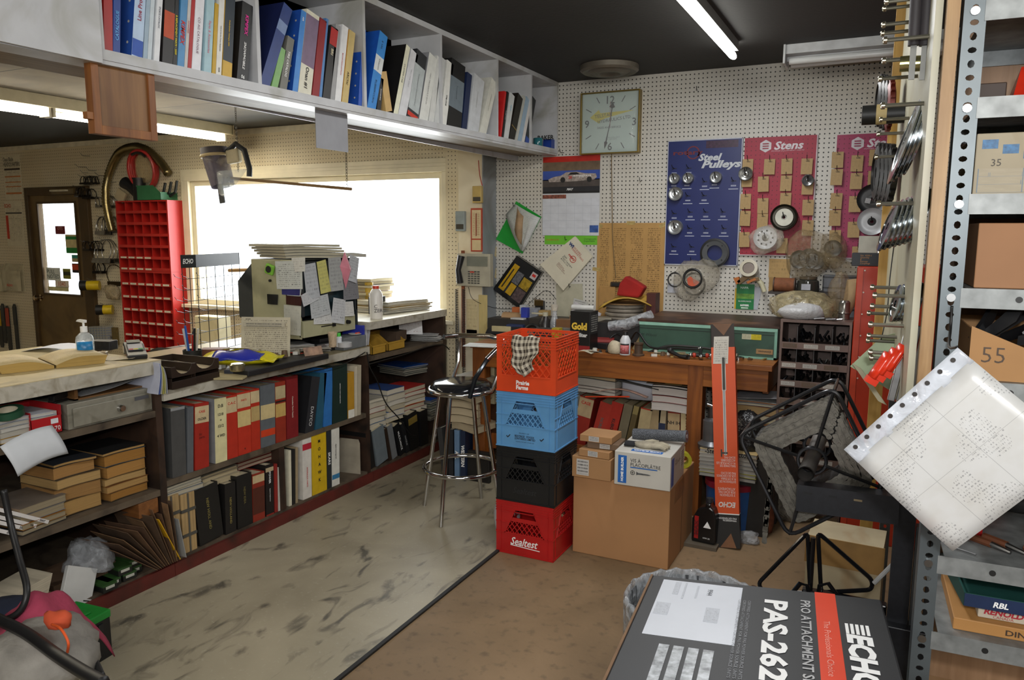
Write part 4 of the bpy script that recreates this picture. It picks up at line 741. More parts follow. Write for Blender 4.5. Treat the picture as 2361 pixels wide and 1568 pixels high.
for px,py,dl,lab in((222,658,.14,'upper yellow and black cylinder hanging on a hook near the door'),(252,714,.11,'lower yellow and black cylinder hanging on a hook near the door')):
 a=pY(px,py,YW-.12);t=thing('oil_filter',lab,'filter',tuple(a),(0,0,-.9));T=Matrix.Rotation(PI/2,4,'X');m=MB();m.cyl(.045,.045,-.03,dl-.06,20,0,T);m.build('can',K('c4a818',.4),t,smooth=True);m=MB();m.cyl(.047,.05,dl-.06,dl,20,0,T);m.build('black_cap',BLK,t,smooth=True);hook(px+14,py-14,.16,label='long wire hook holding a yellow cylinder',group='cylinder hooks')
tag(MB().blob(.1,.05,.09,14,.3,16).build('plastic_bag',film('b0a080',.55,.25,.9,20),smooth=2,loc=tuple(pY(262,690,YW-.08))),'smoky plastic bag of parts hanging beside the upper yellow cylinder','bag')
for i in range(7):q=pY(207+i*5.5,800,YW-.12);tag(MB().card((0,0,0),(.018,.07,0),(0,0,.2),.002).build('carded_pin',LM('8c8a80','3a5a8a',8,.5),loc=(q.x,YW-.12+i*.004,q.z)),'hitch pin on a printed card in the row behind the sanitizer','pin','carded hitch pins')
tag(MB().tube([(.05*math.cos(q),0,.09+.05*math.sin(q))if 0<=q<=PI else(.05*math.cos(q),0,.0)for q in[PI*k/10 for k in range(11)]],.008,8).build('u_shackle',STEEL,smooth=True,loc=tuple(pY(250,800,YW-.05))),'shiny steel U shackle behind the payment terminal','shackle')
for i in range(3):tag(MB().box(-.05,0,0,.05,.03,.17).build('carded_hardware',K(('5a4020','4a3a2c','6a5a30')[i],.6,0,.3,40),loc=tuple(pY(235+i*13,795,YW-.04))),'brown carded hardware pack behind the sanitizer bottle','hardware','carded hardware packs')
a=pY(372,845,4.6);t=thing('wheel','dark small wheel standing behind the payment terminal under the red cabinet','wheel',(a.x,4.6,a.z),(PI/2,0,.2));m=MB();m.lathe([(.09,-.03),(.15,-.04),(.17,-.02),(.17,.02),(.15,.04),(.09,.03),(.09,-.03)],32);m.build('tyre',K('26241f',.7),t,smooth=True);m=MB();m.lathe([(0,-.01),(.09,-.02),(.09,.02),(0,.01)],24);m.build('rim',K('6a5c44',.4,.5),t,smooth=True)
tag(MB().box(-.2,-.06,.0,.2,.06,a.z-.171).build('storage_box',K('3e362a',.8),loc=(a.x,4.6,0)),'dark crate behind the counter carrying the small wheel','box')
Ym=3.75;R0=pY(503,408,Ym);R1=pY(810,436,Ym)
chm=K('5c5648',.4,.8)
def chain(lab,top,bot,n):
 m=MB();top,bot=Vector(top),Vector(bot)
 for i in range(n):
  c=top.lerp(bot,(i+.5)/n);L=(top-bot).length/n*.72;ax=(1,0)if i%2 else(0,1)
  m.tube([c+Vector((ax[0]*.006*math.cos(q),ax[1]*.006*math.cos(q),L*math.sin(q)))for q in[2*PI*k/8 for k in range(8)]],.0014,4,closed=True)
 return tag(m.build('hanging_chain',chm),lab,'chain')
a=pY(547,345,Ym);chain('thin chain from the ceiling holding the welding visor',(a.x,Ym,2.449),(a.x,Ym,R0.z+.03),34);c_=R0.lerp(R1,.97);chain('thin chain from the ceiling holding the end of the wooden rod',(c_.x,Ym,2.449),(c_.x,Ym,c_.z+.008),34)
m=MB().tube([R0,R1],.009,8);tag(m.build('wooden_rod',wood('9a7a50','6a4e30',0),smooth=True),'thin wooden rod hanging level on two chains before the window','rod')
a=pY(505,385,Ym);t=thing('welding_visor','grey and clear face shield hanging on a chain in front of the window','visor',(a.x,Ym-.02,a.z),(0,-.12,.1))
m=MB();m.tube([(0,0,.1),(.01,0,.0),(.03,0,-.13)],[.085,.08,.075],20,caps=False);m.build('shell',film('6a6470',.75,.25,.2,6),t,smooth=2);m=MB();m.cyl(.088,.088,.08,.12,20);m.build('crown',K('4a4448',.5),t,smooth=True);m=MB();m.tube([(.088*math.cos(q),.088*math.sin(q),.07)for q in[2*PI*k/20 for k in range(20)]],.01,8,closed=True);m.build('head_band',K('c8b488',.5),t,smooth=True)
m=MB();m.tube([(.1,0,.08),(.18,0,.12),(.24,.0,.07),(.26,0,-.05),(.25,0,-.1)],.018,10);m.build('breathing_hose',K('2c3034',.5),t,smooth=True);m=MB();m.surf(lambda u,v:(-.02+.26*u,-.09*math.sin(u*PI),-.05-.16*v*math.sin(.3+u*PI*.9)),14,6,.001);m.build('clear_visor',film('e8f0f0',.22,.05,.2,6),t,smooth=2);m=MB();m.box(.1,-.02,0,.2,.02,.09);m.build('side_pad',K('c8bc9a',.6),t,bev=.01);MB().box(-.01,-.01,-.24,.03,.0,-.1).build('strap',K('2a2a2c',.6),t)
gx,gy=-3.62,3.35;t=thing('wire_rack','black wire display rack with a black header sign standing before the window','rack',(0,0,0));wm=K('16181a',.4,.4,0)
A,B_,Cc=pY(424,700,3.0),pY(458,700,3.1),pY(556,700,3.55)
A,B_,Cc=Vector((A.x,3.0,0)),Vector((B_.x,3.1,0)),Vector((Cc.x,3.55,0));z0,z1=ZB+.004,pY(424,588,3.0).z;zh=pY(430,618,3.0).z
m=MB();seq=[(A,0),(B_,0)]
segs=[(A.lerp(B_,k/2),0)for k in range(3)]+[(B_.lerp(Cc,k/5),1)for k in range(1,6)]
for p,_ in segs:m.tube([(p.x,p.y,z0),(p.x,p.y,z1)],.0022,5)
for k in range(9):
 zz=z0+(zh-z0)*k/8
 m.tube([(A.x,A.y,zz),(B_.x,B_.y,zz),(Cc.x,Cc.y,zz)],.0018,5)
m.build('wire_grid',wm,t)
m=MB()
for k in range(1,8):
 zz=z0+(zh-z0)*k/8
 for q in(A,A.lerp(B_,.5),B_.lerp(Cc,.15)):m.tube([(q.x,q.y,zz),(q.x+.05,q.y-.09,zz+.02),(q.x+.05,q.y-.1,zz+.035)],.0016,5)
stuff(m.build('prongs',wm,t))
m=MB()
for p,q in((A,B_),(B_,Cc)):dd=(q-p);m.card((p.x+.012,p.y-.014,zh),(dd.x,dd.y,0),(0,0,z1-zh+.0),.003)
m.build('header_sign',K('15181a',.5),t);M=fr((A+B_)/2+Vector((.012,-.0175,(zh+z1)/2)),B_-A,(0,0,1));txt('ECHO',.028,WINK,t,M,w=(B_-A).length*.7,bold=.03,shear=.2)
tag(MB().cbox(.25,.12,.24).build('cream_package',K('c9bd96',.6,0,.12,6,stain='a08f60'),bev=.004,loc=tuple(pY(492,770,4.2)*1-Vector((0,0,.1)))),'cream package behind the wire rack on the window side','box');q=pY(492,770,4.2);t=thing('side_table','small brown side table behind the counter carrying the cream package','table',(q.x,4.2,0));BX('tabletop',shw,-.3,-.2,q.z-.125,.3,.2,q.z-.101,t)
for a in(-.28,.25):
 for b_ in(-.18,.15):BX('leg',shw,a,b_,0,a+.03,b_+.03,q.z-.125,t)
q=pY(535,625,4.5);tag(MB().tube([(-.5,0,-.02),(.3,0,.02)],.016,8).build('broomstick',wood('9a7c50','74552e',0),smooth=True,loc=(q.x+.1,4.848,q.z)),'pale wooden broomstick leaning level across the window behind the rack','broomstick')
c0=pZ(700,792,.965);X0,Y0=c0.x,c0.y;Wd=min(sx(824,X0,1.15),3.845)-Y0;Dp=X0-pY(582,690,Y0).x;zt2=pY(700,600,Y0).z;H=zt2-.965
t=thing('microfiche_reader','old cream and dark grey desktop screen reader covered in pinned notes','reader',(X0,Y0,.965));crm=K('a9a684',.5,0,.1,10,stain='8f8c6c');drk=K('2c3236',.5,0,.12,10)
m=MB();m.box(-Dp,0,.02,-.015,.012,H);m.build('side_panel',crm,t,bev=.004);m=MB();m.box(-Dp,Wd-.012,.02,0,Wd,H);m.build('side_panel',drk,t)
m=MB();m.box(-Dp,.012,H-.012,0,Wd-.012,H);m.box(-.03,0,H*.88,0,Wd,H);m.box(-.03,0,.15,0,.02,H*.88);m.box(-.03,Wd-.02,.15,0,Wd,H*.88);m.build('hood',K('23282b',.5,0,.1),t,bev=.003)
MB().box(-.05,.02,.15,-.035,Wd-.02,H*.88).build('screen',K('2a3a40',.25,0,.1),t)
m=MB();m.box(-.03,.0,.03,.004,Wd-.03,.125);m.build('control_panel',crm,t,bev=.003);m=MB();m.lathe([(0,0),(.013,0),(.011,.022),(0,.024)],16,0,Matrix.Translation((.004,Wd*.78,.085))@Matrix.Rotation(PI/2,4,'Y'));m.build('knob',BLK,t,smooth=True);m=MB();m.box(.004,Wd*.3,.078,.006,Wd*.52,.084);m.box(.004,Wd*.5,.072,.016,Wd*.54,.09);m.build('slider',BLK,t)
MB().box(-Dp+.03,.02,-.076,-.2,Wd-.04,.02).build('base',BLK,t);m=MB();m.add([(-Dp,0,.06),(-Dp-.11,.0,.13),(-Dp-.11,0,H*.72),(-Dp,0,H*.94),(-Dp,Wd,.06),(-Dp-.11,Wd,.13),(-Dp-.11,Wd,H*.72),(-Dp,Wd,H*.94)],[(0,3,2,1),(4,5,6,7),(0,1,5,4),(1,2,6,5),(2,3,7,6),(3,0,4,7)]);m.build('rear_housing',K('343736',.6),t)
def note(lab,px,py,w,h,mat,face,rz=0,curl=.01,nm='note',cat='note',ex=None):
 p=pY(px,py,Y0-.002)if face=='s' else pX(px,py,X0+.002)
 o=MB().surf(lambda u,v:((u-.5)*w,-curl*math.sin(u*2)*(1-v),(v-.5)*h),5,5,.0006).build(nm,mat,loc=tuple(p+(Vector((0,-.004,0))if face=='s' else Vector((.004,0,0)))),rot=(0,rz,0 if face=='s' else PI/2));tag(o,lab,cat);return o
wl=LM('c8ccc8','3a3a40',14,.45);note('white service card with handwriting pinned at the near top corner of the reader',668,634,.2,.16,wl,'s',-.04);note('white slip with a yellow strip clipped above the handwritten card on reader',690,610,.1,.08,LM('d2d2cc','444444',6,.4),'s',-.06);note('small photo card with blue background on the side of the reader',672,662,.14,.09,K('2a2a6a',.4,0,.5,9),'s',0)
note('narrow white card with teal edge on the reader side',679,674,.11,.04,wl,'s',0);note('dark brown and red membership card on the reader side',679,689,.12,.07,[K('3c1c1a',.3)],'s',.02);note('torn white leaflet with a small car picture at lower corner of the reader',676,738,.13,.17,LM('c8c8bc','555555',11,.35),'s',.02);note('black business card with yellow digger drawing on the reader side',630,690,.085,.058,K('191a18',.4,0,.2),'s',0)
for i,(lab,px,py,w,h,c_,rz)in enumerate((('long grey handwritten paper hanging on the reader screen',716,648,.09,.2,'b4b8bc',-.1),('long yellow sticky note hanging on the reader screen',744,638,.07,.19,'c4bf70',-.15),('grey typed list at the upper right of reader screen',772,632,.1,.2,'a4a6a4',-.04),('sideways white note lettered Dennis low on the reader screen',712,685,.11,.07,'c0c2c4',-.3),('wide ruled note in the lower middle of reader screen',736,706,.14,.12,'b9bdbe',-.1),('white business card below the ruled note on reader',742,731,.13,.08,'cfcfcc',.06),('white folded card at the lower right of reader screen',779,717,.1,.15,'c4c6c8',.2),('white business card with red mark at lower right of reader screen',802,712,.08,.09,'d0d0cc',.04),('picture card with orange sunset band at the right of reader screen',807,668,.12,.12,'7c7c80',0),('white torn tape strip at the top right corner of reader',812,620,.08,.16,'b9bcc0',.3))):
 note(lab,px,py,w*1.15,h,LM(c_,'44444c',9,.42),'f',rz,.012)
m=MB();m.add([(0,0,.11),(0,.06,.0),(0,.0,-.12),(0,-.05,.02),(.03,.01,0)],[(0,4,1),(1,4,2),(2,4,3),(3,4,0),(0,1,2,3)]);tag(m.build('folded_paper',K('c87a88',.6),loc=tuple(pX(796,621,X0+.01))),'pink folded paper pinned at the upper right of reader screen','paper')
t=thing('tape_measure','lime green round tape measure stuck on the reader side','tool',tuple(pY(622,621,Y0-.012)),(PI/2,.3,0));MB().cbox(.06,.06,.022,z=-.011).build('case',K('7cb83c',.4),t,bev=.008);m=MB();m.cyl(.02,.02,.011,.013,20);m.build('dial',BLK,t)
tag(MB().cyl(.008,.008,0,.01,12,0,Matrix.Rotation(PI/2,4,'X')).build('magnet',BLK,loc=tuple(pY(624,647,Y0))),'small black round magnet on the reader side','magnet')
pz=.965+H+.005
for i in range(5):flat('flat paper folder on top of the reader, '+('topmost' if i==4 else ORD[i]+' from bottom'),.42,.34,.014,('b8b4a4','c2bead','9c9a8c','bdb8a6','aaa898')[i],(X0-.06-.01*i,Y0+.22,pz+i*.0165),PI/2-.35+.04*i,'bdb59c',.003,'folder','folders on the reader',cat='folder')
flat('loose magazines at the far end on top of the reader',.22,.25,.02,'8c8c84',(X0-.06,Y0+.58,pz),PI/2,'c9c5b8',.006)
def top(nm,lab,cat,m,mats,px,py,z=ZB,rot=(0,0,0),smooth=False,bev=0):p=pZ(px,py,z);o=m.build(nm,mats,smooth=smooth,bev=bev,loc=(p.x,p.y,z+.001),rot=rot);return tag(o,lab,cat)
def T_(nm,lab,cat,px,py,z=ZB,rot=0):p=pZ(px,py,z);return thing(nm,lab,cat,(p.x,p.y,z+.001),rot)
tb=K('2c2018',.4,0,.15)
for i,(px,py,lab)in enumerate(((425,893,'nearer dark brown desk letter tray on the counter edge'),(475,880,'farther dark brown desk letter tray on the counter edge'))):
 t=T_('letter_tray',lab,'tray',px,py,rot=PI/2+.05);W=.14 if i==0 else .17;Dd=.3
 for k in range(2):
  z0=k*.052;m=MB();m.box(-W/2,0,z0,W/2,Dd,z0+.003);m.box(-W/2,0,z0,-W/2+.003,Dd,z0+.05);m.box(W/2-.003,0,z0,W/2,Dd,z0+.05);m.box(-W/2,Dd-.003,z0,W/2,Dd,z0+.05)
  c_=[(-W/2,0),(W/2,0),(W/2,.05)]+[(W*.33*math.cos(q),.05-.038*math.sin(q))for q in[PI*j/8 for j in range(9)]]+[(-W/2,.05)]
  if k:m.prism(c_,-.003,0,0,Matrix.Translation((0,0,z0)))
  else:m.box(-W/2,-.003,z0,W/2,0,z0+.035)
  m.build('tray_tier',tb,t,bev=.001)
 tag(MB().card((-W/2+.008,.01,0),(W-.016,0,0),(0,Dd-.03,.01),.001).build('paper_sheet',K('b9a98a',.7),loc=tuple(Vector(t.location)+Vector((0,0,.06))),rot=(0,0,PI/2+.05)),'tan paper lying in the '+('nearer' if i==0 else 'farther')+' dark brown letter tray','paper')
cols=['b8bccc','5a70b0','d0ccb8','b0ac58','c8c48c','a8acb8']
for i in range(6):tag(MB().surf(lambda u,v:(.0+.04*math.sin(v*1.5)-.03,.22*u,.135*v*(1-.03*i)),2,6,.0025).build('booklet',K(cols[i],.5),loc=tuple(pZ(378+i*4,905-i*1.2,ZB)+Vector((0,0,.001))),rot=(0,math.radians(-10-i*3),PI/2)),'leaflet in the curled upright bunch at the near end of the lower counter','leaflet','curled leaflets')
t=T_('pen_cup','black mesh desk cup crammed with pens beside the letter trays','cup',445,838);m=MB();m.lathe([(0,0),(.045,0),(.05,.075),(.047,.075),(.043,.004),(0,.004)],16);m.build('cup',BLK,t,smooth=True)
for i,(dx,dy,c_,l)in enumerate(((-.05,-.01,'b9bcc0',.18),(-.03,-.02,'c8c8cc',.18),(-.01,-.03,'2a58a8',.2),(.0,.01,'3a3c40',.15),(.02,-.01,'a8241c',.15),(.03,.02,'c8c4b8',.18),(.05,-.02,'15151a',.19),(-.02,.03,'1c1c20',.16))):
 p=Vector(t.location);o=MB().tube([(0,0,0),(dx*.6,dy*.6,l)],.006,8).build('pen',K(c_,.35),smooth=True,loc=(p.x+dx*.4,p.y+dy*.4,p.z+.008));tag(o,('silver','grey white','blue handled','dark grey','red','cream','tall black','black')[i]+' pen standing in the black desk cup','pen')
m=MB();m.blob(.2,.1,.035,21,.16,26,0);o=T_('snack_bag','yellow and blue plastic snack bag lying on clutter on the lower counter','bag',552,826,ZB+.05,.45);m2=MB();m2.surf(lambda u,v:((u-.5)*.42,(v-.5)*.2,.045*math.sin(u*PI)**.6*math.sin(v*PI)**.7+.006*math.sin(u*17+v*9)),20,10,.001);m2.surf(lambda u,v:((u-.5)*.42,(.5-v)*.2,-.04*math.sin(u*PI)**.6*math.sin(v*PI)**.7),20,10,.001);m2.build('bag_body',K('d4c81c',.25,0,.08,20,bp=.3),o,smooth=2)
MB().surf(lambda u,v:(-.12+.26*u,-.1+.09*v+.0,.0015+.045*math.sin((.21+.62*u)*PI)**.6*math.sin((.0+.45*v)*PI)**.7+.006*math.sin((.21+.62*u)*17+.45*v*9)),14,6,.0006).build('blue_band',K('2430a0',.25),o,smooth=2);MB().surf(lambda u,v:(-.1+.2*u,.0+.06*v,.003+.045*math.sin((.26+.48*u)*PI)**.6*math.sin((.5+.3*v)*PI)**.7+.006),10,4,.0006).build('white_label',K('d8d0c0',.3),o,smooth=2)
t=T_('metal_tin','round shiny aluminium cap standing on a dark mount by the letter trays','cap',548,855,ZB+.03);m=MB();m.lathe([(0,0),(.035,0),(.037,.01),(.037,.03),(.03,.036),(0,.036)],24);m.build('cap',K('b9b28c',.25,.9,.05),t,smooth=True)
top('junction_block','dark blue and grey electrical block carrying the shiny round cap','block',MB().cbox(.12,.1,.028),[K('3a3f4a',.5,0,.4,50)],553,862,rot=(0,0,.4),bev=.003);top('stapled_pad','thick tan sheet stack at the counter edge beside the trays','papers',MB().cbox(.2,.14,.008),[PG('c0b184',50,2)],522,870,rot=(0,0,.5));top('tray_lid','long black plastic tray full of small parts on the counter edge','tray',MB().cbox(.62,.13,.03),[K('1c1c1d',.5,0,.2)],650,845,rot=(0,0,PI/2+.02),bev=.004)
sp=[K('8a8272',.4,.6,.4),K('3a3631',.5,.3,.3),K('b09a5c',.4,.6,.3),K('c4c2b8',.4),K('5c4630',.6),K('a83c24',.5)]
for i in range(46):
 px=rnd.uniform(470,730);py=838-(px-470)*.06+rnd.uniform(-10,16);p=pZ(px,py,ZB);p.x=min(p.x,XC-.02);s_=rnd.uniform(.008,.02);k=i%3
 m=MB();(m.cbox(s_*2.2,s_*1.3,s_*1.4)if k==0 else m.cyl(s_,s_*.8,0,s_*2,10)if k==1 else m.tube([(0,0,s_*.4),(s_*2,s_,s_*.5),(s_*3,-s_,s_*.6)],s_*.35,6))
 tag(m.build('small_part',sp[i%6],loc=(p.x,p.y,ZB+.002+(.032 if 600<px<700 and py>825 else 0)),rot=(0,0,rnd.uniform(0,6))),'tiny loose repair part in the clutter on the lower counter','part','small repair parts on the counter')
top('brown_box','open brown card box behind the snack bag','box',MB().cbox(.14,.08,.06),[K('6e3c22',.6)],497,828,rot=(0,0,.6));top('red_white_packet','crumpled red and white packet near the pen cup','packet',MB().blob(.05,.03,.025,4,.4,12),[K('c8b0a8',.4,0,.5,40)],480,818)
t=T_('form_card','cream printed work order sheet standing upright before the reader','card',612,832,ZB,.38);MB().card((-.14,0,0),(.28,0,0),(.0,.03,.24),.001).build('sheet',LM('c6bea6','6a6258',22,.5,.06),t);o=MB().box(-.12,-.002,.19,.12,-.001,.215).build('header_box',LM('bdb6a2','555555',2,.6),t);txt('ECHO',.008,INK,t,fr((-.1,.0285,.228),(1,0,0),(0,.124,1)),bold=.03)
pile('loose white and tan paper heap below the reader, %s','paper heap below the reader',-3.0,sx(715,-3.0,.9),ZB+.003,5,.3,.2,[.006,.01,.008,.006,.004],['9c978c','b0ab9c','8c8478','c0bcb0','b8b8b8'],['bdb8aa'],PI/2-.4,.03,.012)
t=T_('framed_photo','small photo card leaning at the counter edge below the paper heap','photo',728,832,ZB,PI/2-.25);MB().card((-.06,0,0),(.12,0,0),(0,.03,.075),.002).build('photo',K('a88468',.4,0,.6,18),t)
t=T_('label_printer','black office machine with silver front bar below the reader','machine',778,808,ZB,PI/2-.12);m=MB();m.prism([(-.15,.03),(.15,.03),(.17,.055),(-.17,.055)],0,.16);m.build('body',K('1a1b1c',.35),t,bev=.004);m=MB();m.box(-.16,-.006,.032,.17,.0,.052);m.build('front_bar',K('a9abad',.25,.8),t);m=MB();m.box(-.12,.02,0,.12,.12,.03);m.build('foot',BLK,t);MB().box(-.1,.04,.055,.02,.12,.075).build('tray',BLK,t,bev=.003)
tag(MB().cbox(.14,.22,.073).build('grey_box',K('6f7375',.5),bev=.004,loc=(-2.985,3.73,ZB+.001)),'plain grey box before the right end of the reader','box')
p=pZ(812,790,ZB);tag(MB().lathe([(0,0),(.04,.004),(.042,.008),(0,.008)],20).build('round_tin',K('c8c8c4',.4),loc=(-2.97,3.8,ZB+.075),smooth=True),'white round tin on the plain grey box','tin');
for i,c_ in enumerate(('c84a2c','c86848','b83c2c')):tag(MB().blob(.008,.008,.008,i,.1,8,flat=False).build('candy',K(c_,.3),smooth=2,loc=(-2.95,3.785+.015*i,ZB+.084)),'small round red and white sweet on the grey box','sweet','sweets on the grey box')
t=T_('drinking_glass','plastic tumbler of brown drink below the reader','glass',768,800,ZB+.06);m=MB();m.lathe([(0,0),(.022,0),(.028,.085),(.026,.085),(.02,.003),(0,.003)],20);m.build('tumbler',film('c8b498',.6,.1,0),t,smooth=True)
t=T_('glue_bottle','white bottle with a bright green cap below the reader','bottle',782,800,ZB+.06);m=MB();m.lathe([(0,0),(.016,0),(.016,.055),(.01,.06),(0,.06)],14);m.build('bottle',K('c8ccd0',.35),t,smooth=True);m=MB();m.cyl(.011,.01,.06,.08,12);m.build('cap',K('44b83c',.4),t,smooth=True)
top('tin_lid','small round white tin on the black office machine','tin',MB().lathe([(0,0),(.04,0),(.04,.025),(0,.025)],20),[K('a8a8a8',.4)],795,800,ZB+.06,smooth=True)
for i,(px,c_,l_,w_)in enumerate(((838,'2a34a0','blue',.02),(845,'c8c8c8','white',.008),(850,'b9b9bc','pale grey',.006))):tag(MB().box(0,0,0,w_,.16,.13+.01*i).build('notebook',K(c_,.5),loc=(XC-.02,sx(px,XC-.02,.9)-.005,ZB+.002),rot=(0,.1*i,PI/2)),l_+' notebook standing at the far end of lower counter','notebook')
t=T_('sanitizer_bottle','clear pump bottle of hand sanitizer on the left counter','bottle',198,824,ZA);m=MB();m.lathe([(0,0),(.036,0),(.038,.006),(.038,.075),(.034,.095),(.018,.112),(.014,.114),(.014,.12),(0,.12)],28);gm_=film('eef4f4',.35,.05,0);m.build('bottle',gm_,t,smooth=True)
m=MB();m.lathe([(0,.004),(.035,.004),(.035,.072),(0,.072)],24);m.build('gel',film('dfe8ea',.6,.1,0),t,smooth=True);m=MB();m.cyl(.015,.015,.116,.14,16);m.cyl(.005,.005,.14,.16,10);m.prism([(-.04,.162),(.012,.158),(.014,.17),(-.03,.171)],-.008,.008);m.build('pump',K('e8e8e4',.4,0,.05),t,smooth=True)
m=MB();
def lab_(u,v,r=.0388,a0=-1.6,a1=.35,z0=.012,z1=.075):q=a0+(a1-a0)*u;return(r*math.cos(q),r*math.sin(q),z0+(z1-z0)*v)
m.surf(lab_,12,2,.0004);m.build('label',K('2c86c0',.35,0,.5,30),t,smooth=2);m=MB();m.surf(lambda u,v:lab_(u,v,.0392,z1=.028),12,1,.0004);m.build('label_band',K('c02858',.4),t,smooth=2)
t=T_('payment_terminal','black handheld card payment terminal lying on the left counter','terminal',312,822,ZA,-.55);m=MB();m.prism([(-.1,.012),(-.085,.0),(-.05,.005),(-.02,.02),(.06,.0),(.1,.0),(.105,.02),(.06,.03),(-.02,.055),(-.07,.06),(-.1,.045)],-.04,.04);m.build('body',K('1b1c1e',.4),t,bev=.004)
M=Matrix.Rotation(.31,4,'Y');m=MB();m.box(-.075,-.028,.0,-.02,.028,.002,0,Matrix.Translation((0,0,.0595))@Matrix.Rotation(.08,4,'Y'));m.build('screen',K('8a8c80',.2),t);m=MB();m.box(0,-.03,0,.06,.03,.002,0,Matrix.Translation((-.01,0,.055))@Matrix.Rotation(.32,4,'Y'));m.build('keypad',K('a8a8ac',.4),t)
for c_,yy in(('b8281c',-.02),('c8b41c',0),('2a9a3c',.02)):m=MB();m.box(.052,yy-.009,.0,.062,yy+.009,.003,0,Matrix.Translation((-.012,0,.0555))@Matrix.Rotation(.32,4,'Y'));m.build('key',K(c_,.4),t)
MB().card((-.095,-.0415,.012),(.05,0,0),(0,0,.03),.001).build('sticker',LM('c8bca0','883322',3,.5),t)
top('receipt_slip','curved cream receipt paper on the left counter before the terminal','paper',MB().surf(lambda u,v:(.2*u-.1,.09*v-.045,.02*abs(u-.5)),6,2,.0006),[LM('cfc4a6','aa4433',5,.4)],265,828,ZA,rot=(0,0,.5))
t=T_('open_catalogue','thick yellowed catalogue lying open on the left counter','catalogue',118,846,ZA,PI/2-.32);PGC=K('b9a06c',.7,0,.12,20)
for s_ in(-1,1):
 def pg(u,v):x=s_*(.004+.2*u);return(x,-.06+.27*v,.012+.034*math.sin(min(1,u*1.6)*PI*.5)*(1-.35*u)+(0))
 m=MB();n=12;vs=[];fs=[]
 for i in range(n+1):
  for v in(0,1):
   p=pg(i/n,v);vs+=[(p[0]*1.0,p[1],p[2]),(p[0]*.93,p[1],0)]
 for i in range(n):
  a=i*4;b_=a+4;q=[(a,b_,b_+2,a+2),(a+1,a+3,b_+3,b_+1),(a,a+1,b_+1,b_),(a+2,b_+2,b_+3,a+3)];fs+=q if s_>0 else[f[::-1]for f in q]
 fs+=[(n*4,n*4+1,n*4+3,n*4+2)if s_>0 else(n*4,n*4+2,n*4+3,n*4+1)]
 m.add(vs,fs);m.build('page_block',PG('b3934f',60,2,.2),t,smooth=False)
 m=MB();m.surf((lambda u,v:(pg(u,v)[0],pg(u,v)[1],pg(u,v)[2]+.0012))if s_>0 else(lambda u,v:(pg(1-u,v)[0],pg(1-u,v)[1],pg(1-u,v)[2]+.0012)),12,2,.0008);m.build('printed_page',LM('cdb888','7c6a44',60,.42,.07,3),t,smooth=2)
top('white_pages','bright white loose sheets behind the sanitizer on the left counter','paper',MB().surf(lambda u,v:(.26*u-.13,.16*v-.08,.02*math.sin(u*3)),6,3,.0008),[K('d8dae4',.5,0,.03)],135,806,ZA,rot=(0,0,.4));top('black_stamp','small black round object beside the sanitizer bottle','stamp',MB().lathe([(0,0),(.03,0),(.03,.014),(0,.016)],20),[BLK],150,818,ZA,smooth=True)
top('brass_fitting','small brass coloured square fitting beside the sanitizer','fitting',MB().cbox(.04,.035,.022),[K('8a7a5c',.4,.6)],236,822,ZA,rot=(0,0,.6),bev=.003);top('black_packet','black ridged packet stack behind the sanitizer bottle','packet',MB().cbox(.11,.06,.045),[K('1c1c20',.4,0,.4,60)],240,806,ZA,rot=(0,0,.3),bev=.004)
t=T_('zero_bottle','white plastic bottle with an orange cap on the raised counter','bottle',868,735,ZC);m=MB();m.lathe([(0,0),(.04,0),(.042,.01),(.042,.16),(.03,.185),(.02,.195),(0,.195)],24);m.build('bottle',K('d8d4cc',.35,0,.04),t,smooth=True);m=MB();m.cyl(.022,.021,.195,.215,16);m.build('cap',K('c83c1c',.4),t,smooth=True);txt('C\nZER',.05,INK,t,fr((.035,-.025,.07),(.6,.8,0),(0,0,1)))
p=Vector((-3.12,3.98,0));tag(MB().lathe([(0,0),(.06,0),(.06,.2),(.05,.22),(0,.22)],20).build('jug',K('cfc4b4',.4),smooth=True,loc=(-3.3,4.0,ZC+.001)),'cream plastic jug behind the reader on the raised counter','jug')
t=T_('filter_can','yellow and red oil can on the raised counter beside the white bottle','can',852,715,ZC);m=MB();m.lathe([(0,0),(.03,0),(.03,.2),(0,.2)],18);m.build('can',K('c8a43c',.35,0,.6,14),t,smooth=True)
pile('cream paper stack under the yellow folders on raised counter, %s','papers on the raised counter',-3.02,4.5,ZC+.001,6,.46,.34,[.012,.01,.014,.01,.012,.008],['b9b8ae','c8c6bc','b08c3c','c2a04c','d0ccc0','d8d0b8'],['c8c4b4','bdb8a8'],PI/2-.12,.02,.003)
pile('tall back pile of catalogues against the window on raised counter, %s','window side pile',-3.32,4.62,ZC+.001,9,.34,.26,[.02,.03,.02,.024,.02,.03,.018,.02,.02],['8a7440','3a3630','b8742c','c4b08c','a8a090','b8743c','4a4434','b8ac90','c0b8a0'],['c8bd9c','b9ac88'],PI/2+.15,.03,.005)
tag(MB().box(-.03,-.06,0,.03,.06,.12).build('small_black_radio',K('2a2a2c',.4),loc=(-3.15,4.28,ZC+.001),bev=.004),'small grey and black pack standing by the catalogue pile on raised counter','pack')
def cable(lab,pts,r=.004,mat=None,nm='cable'):
 P=[Vector(p)for p in pts];Q=[]
 for i in range(len(P)-1):
  a=P[max(i-1,0)];b_=P[i];c=P[i+1];d_=P[min(i+2,len(P)-1)]
  for k in range(8):
   s_=k/8;Q.append(.5*((2*b_)+(c-a)*s_+(2*a-5*b_+4*c-d_)*s_**2+(3*b_-a-3*c+d_)*s_**3))
 Q.append(P[-1]);return tag(MB().tube(Q,r,6).build(nm,mat or K('141414',.45),smooth=2),lab,'cable')
f_=lambda*l:[pX(a,b_,XC+.02)for a,b_ in l]
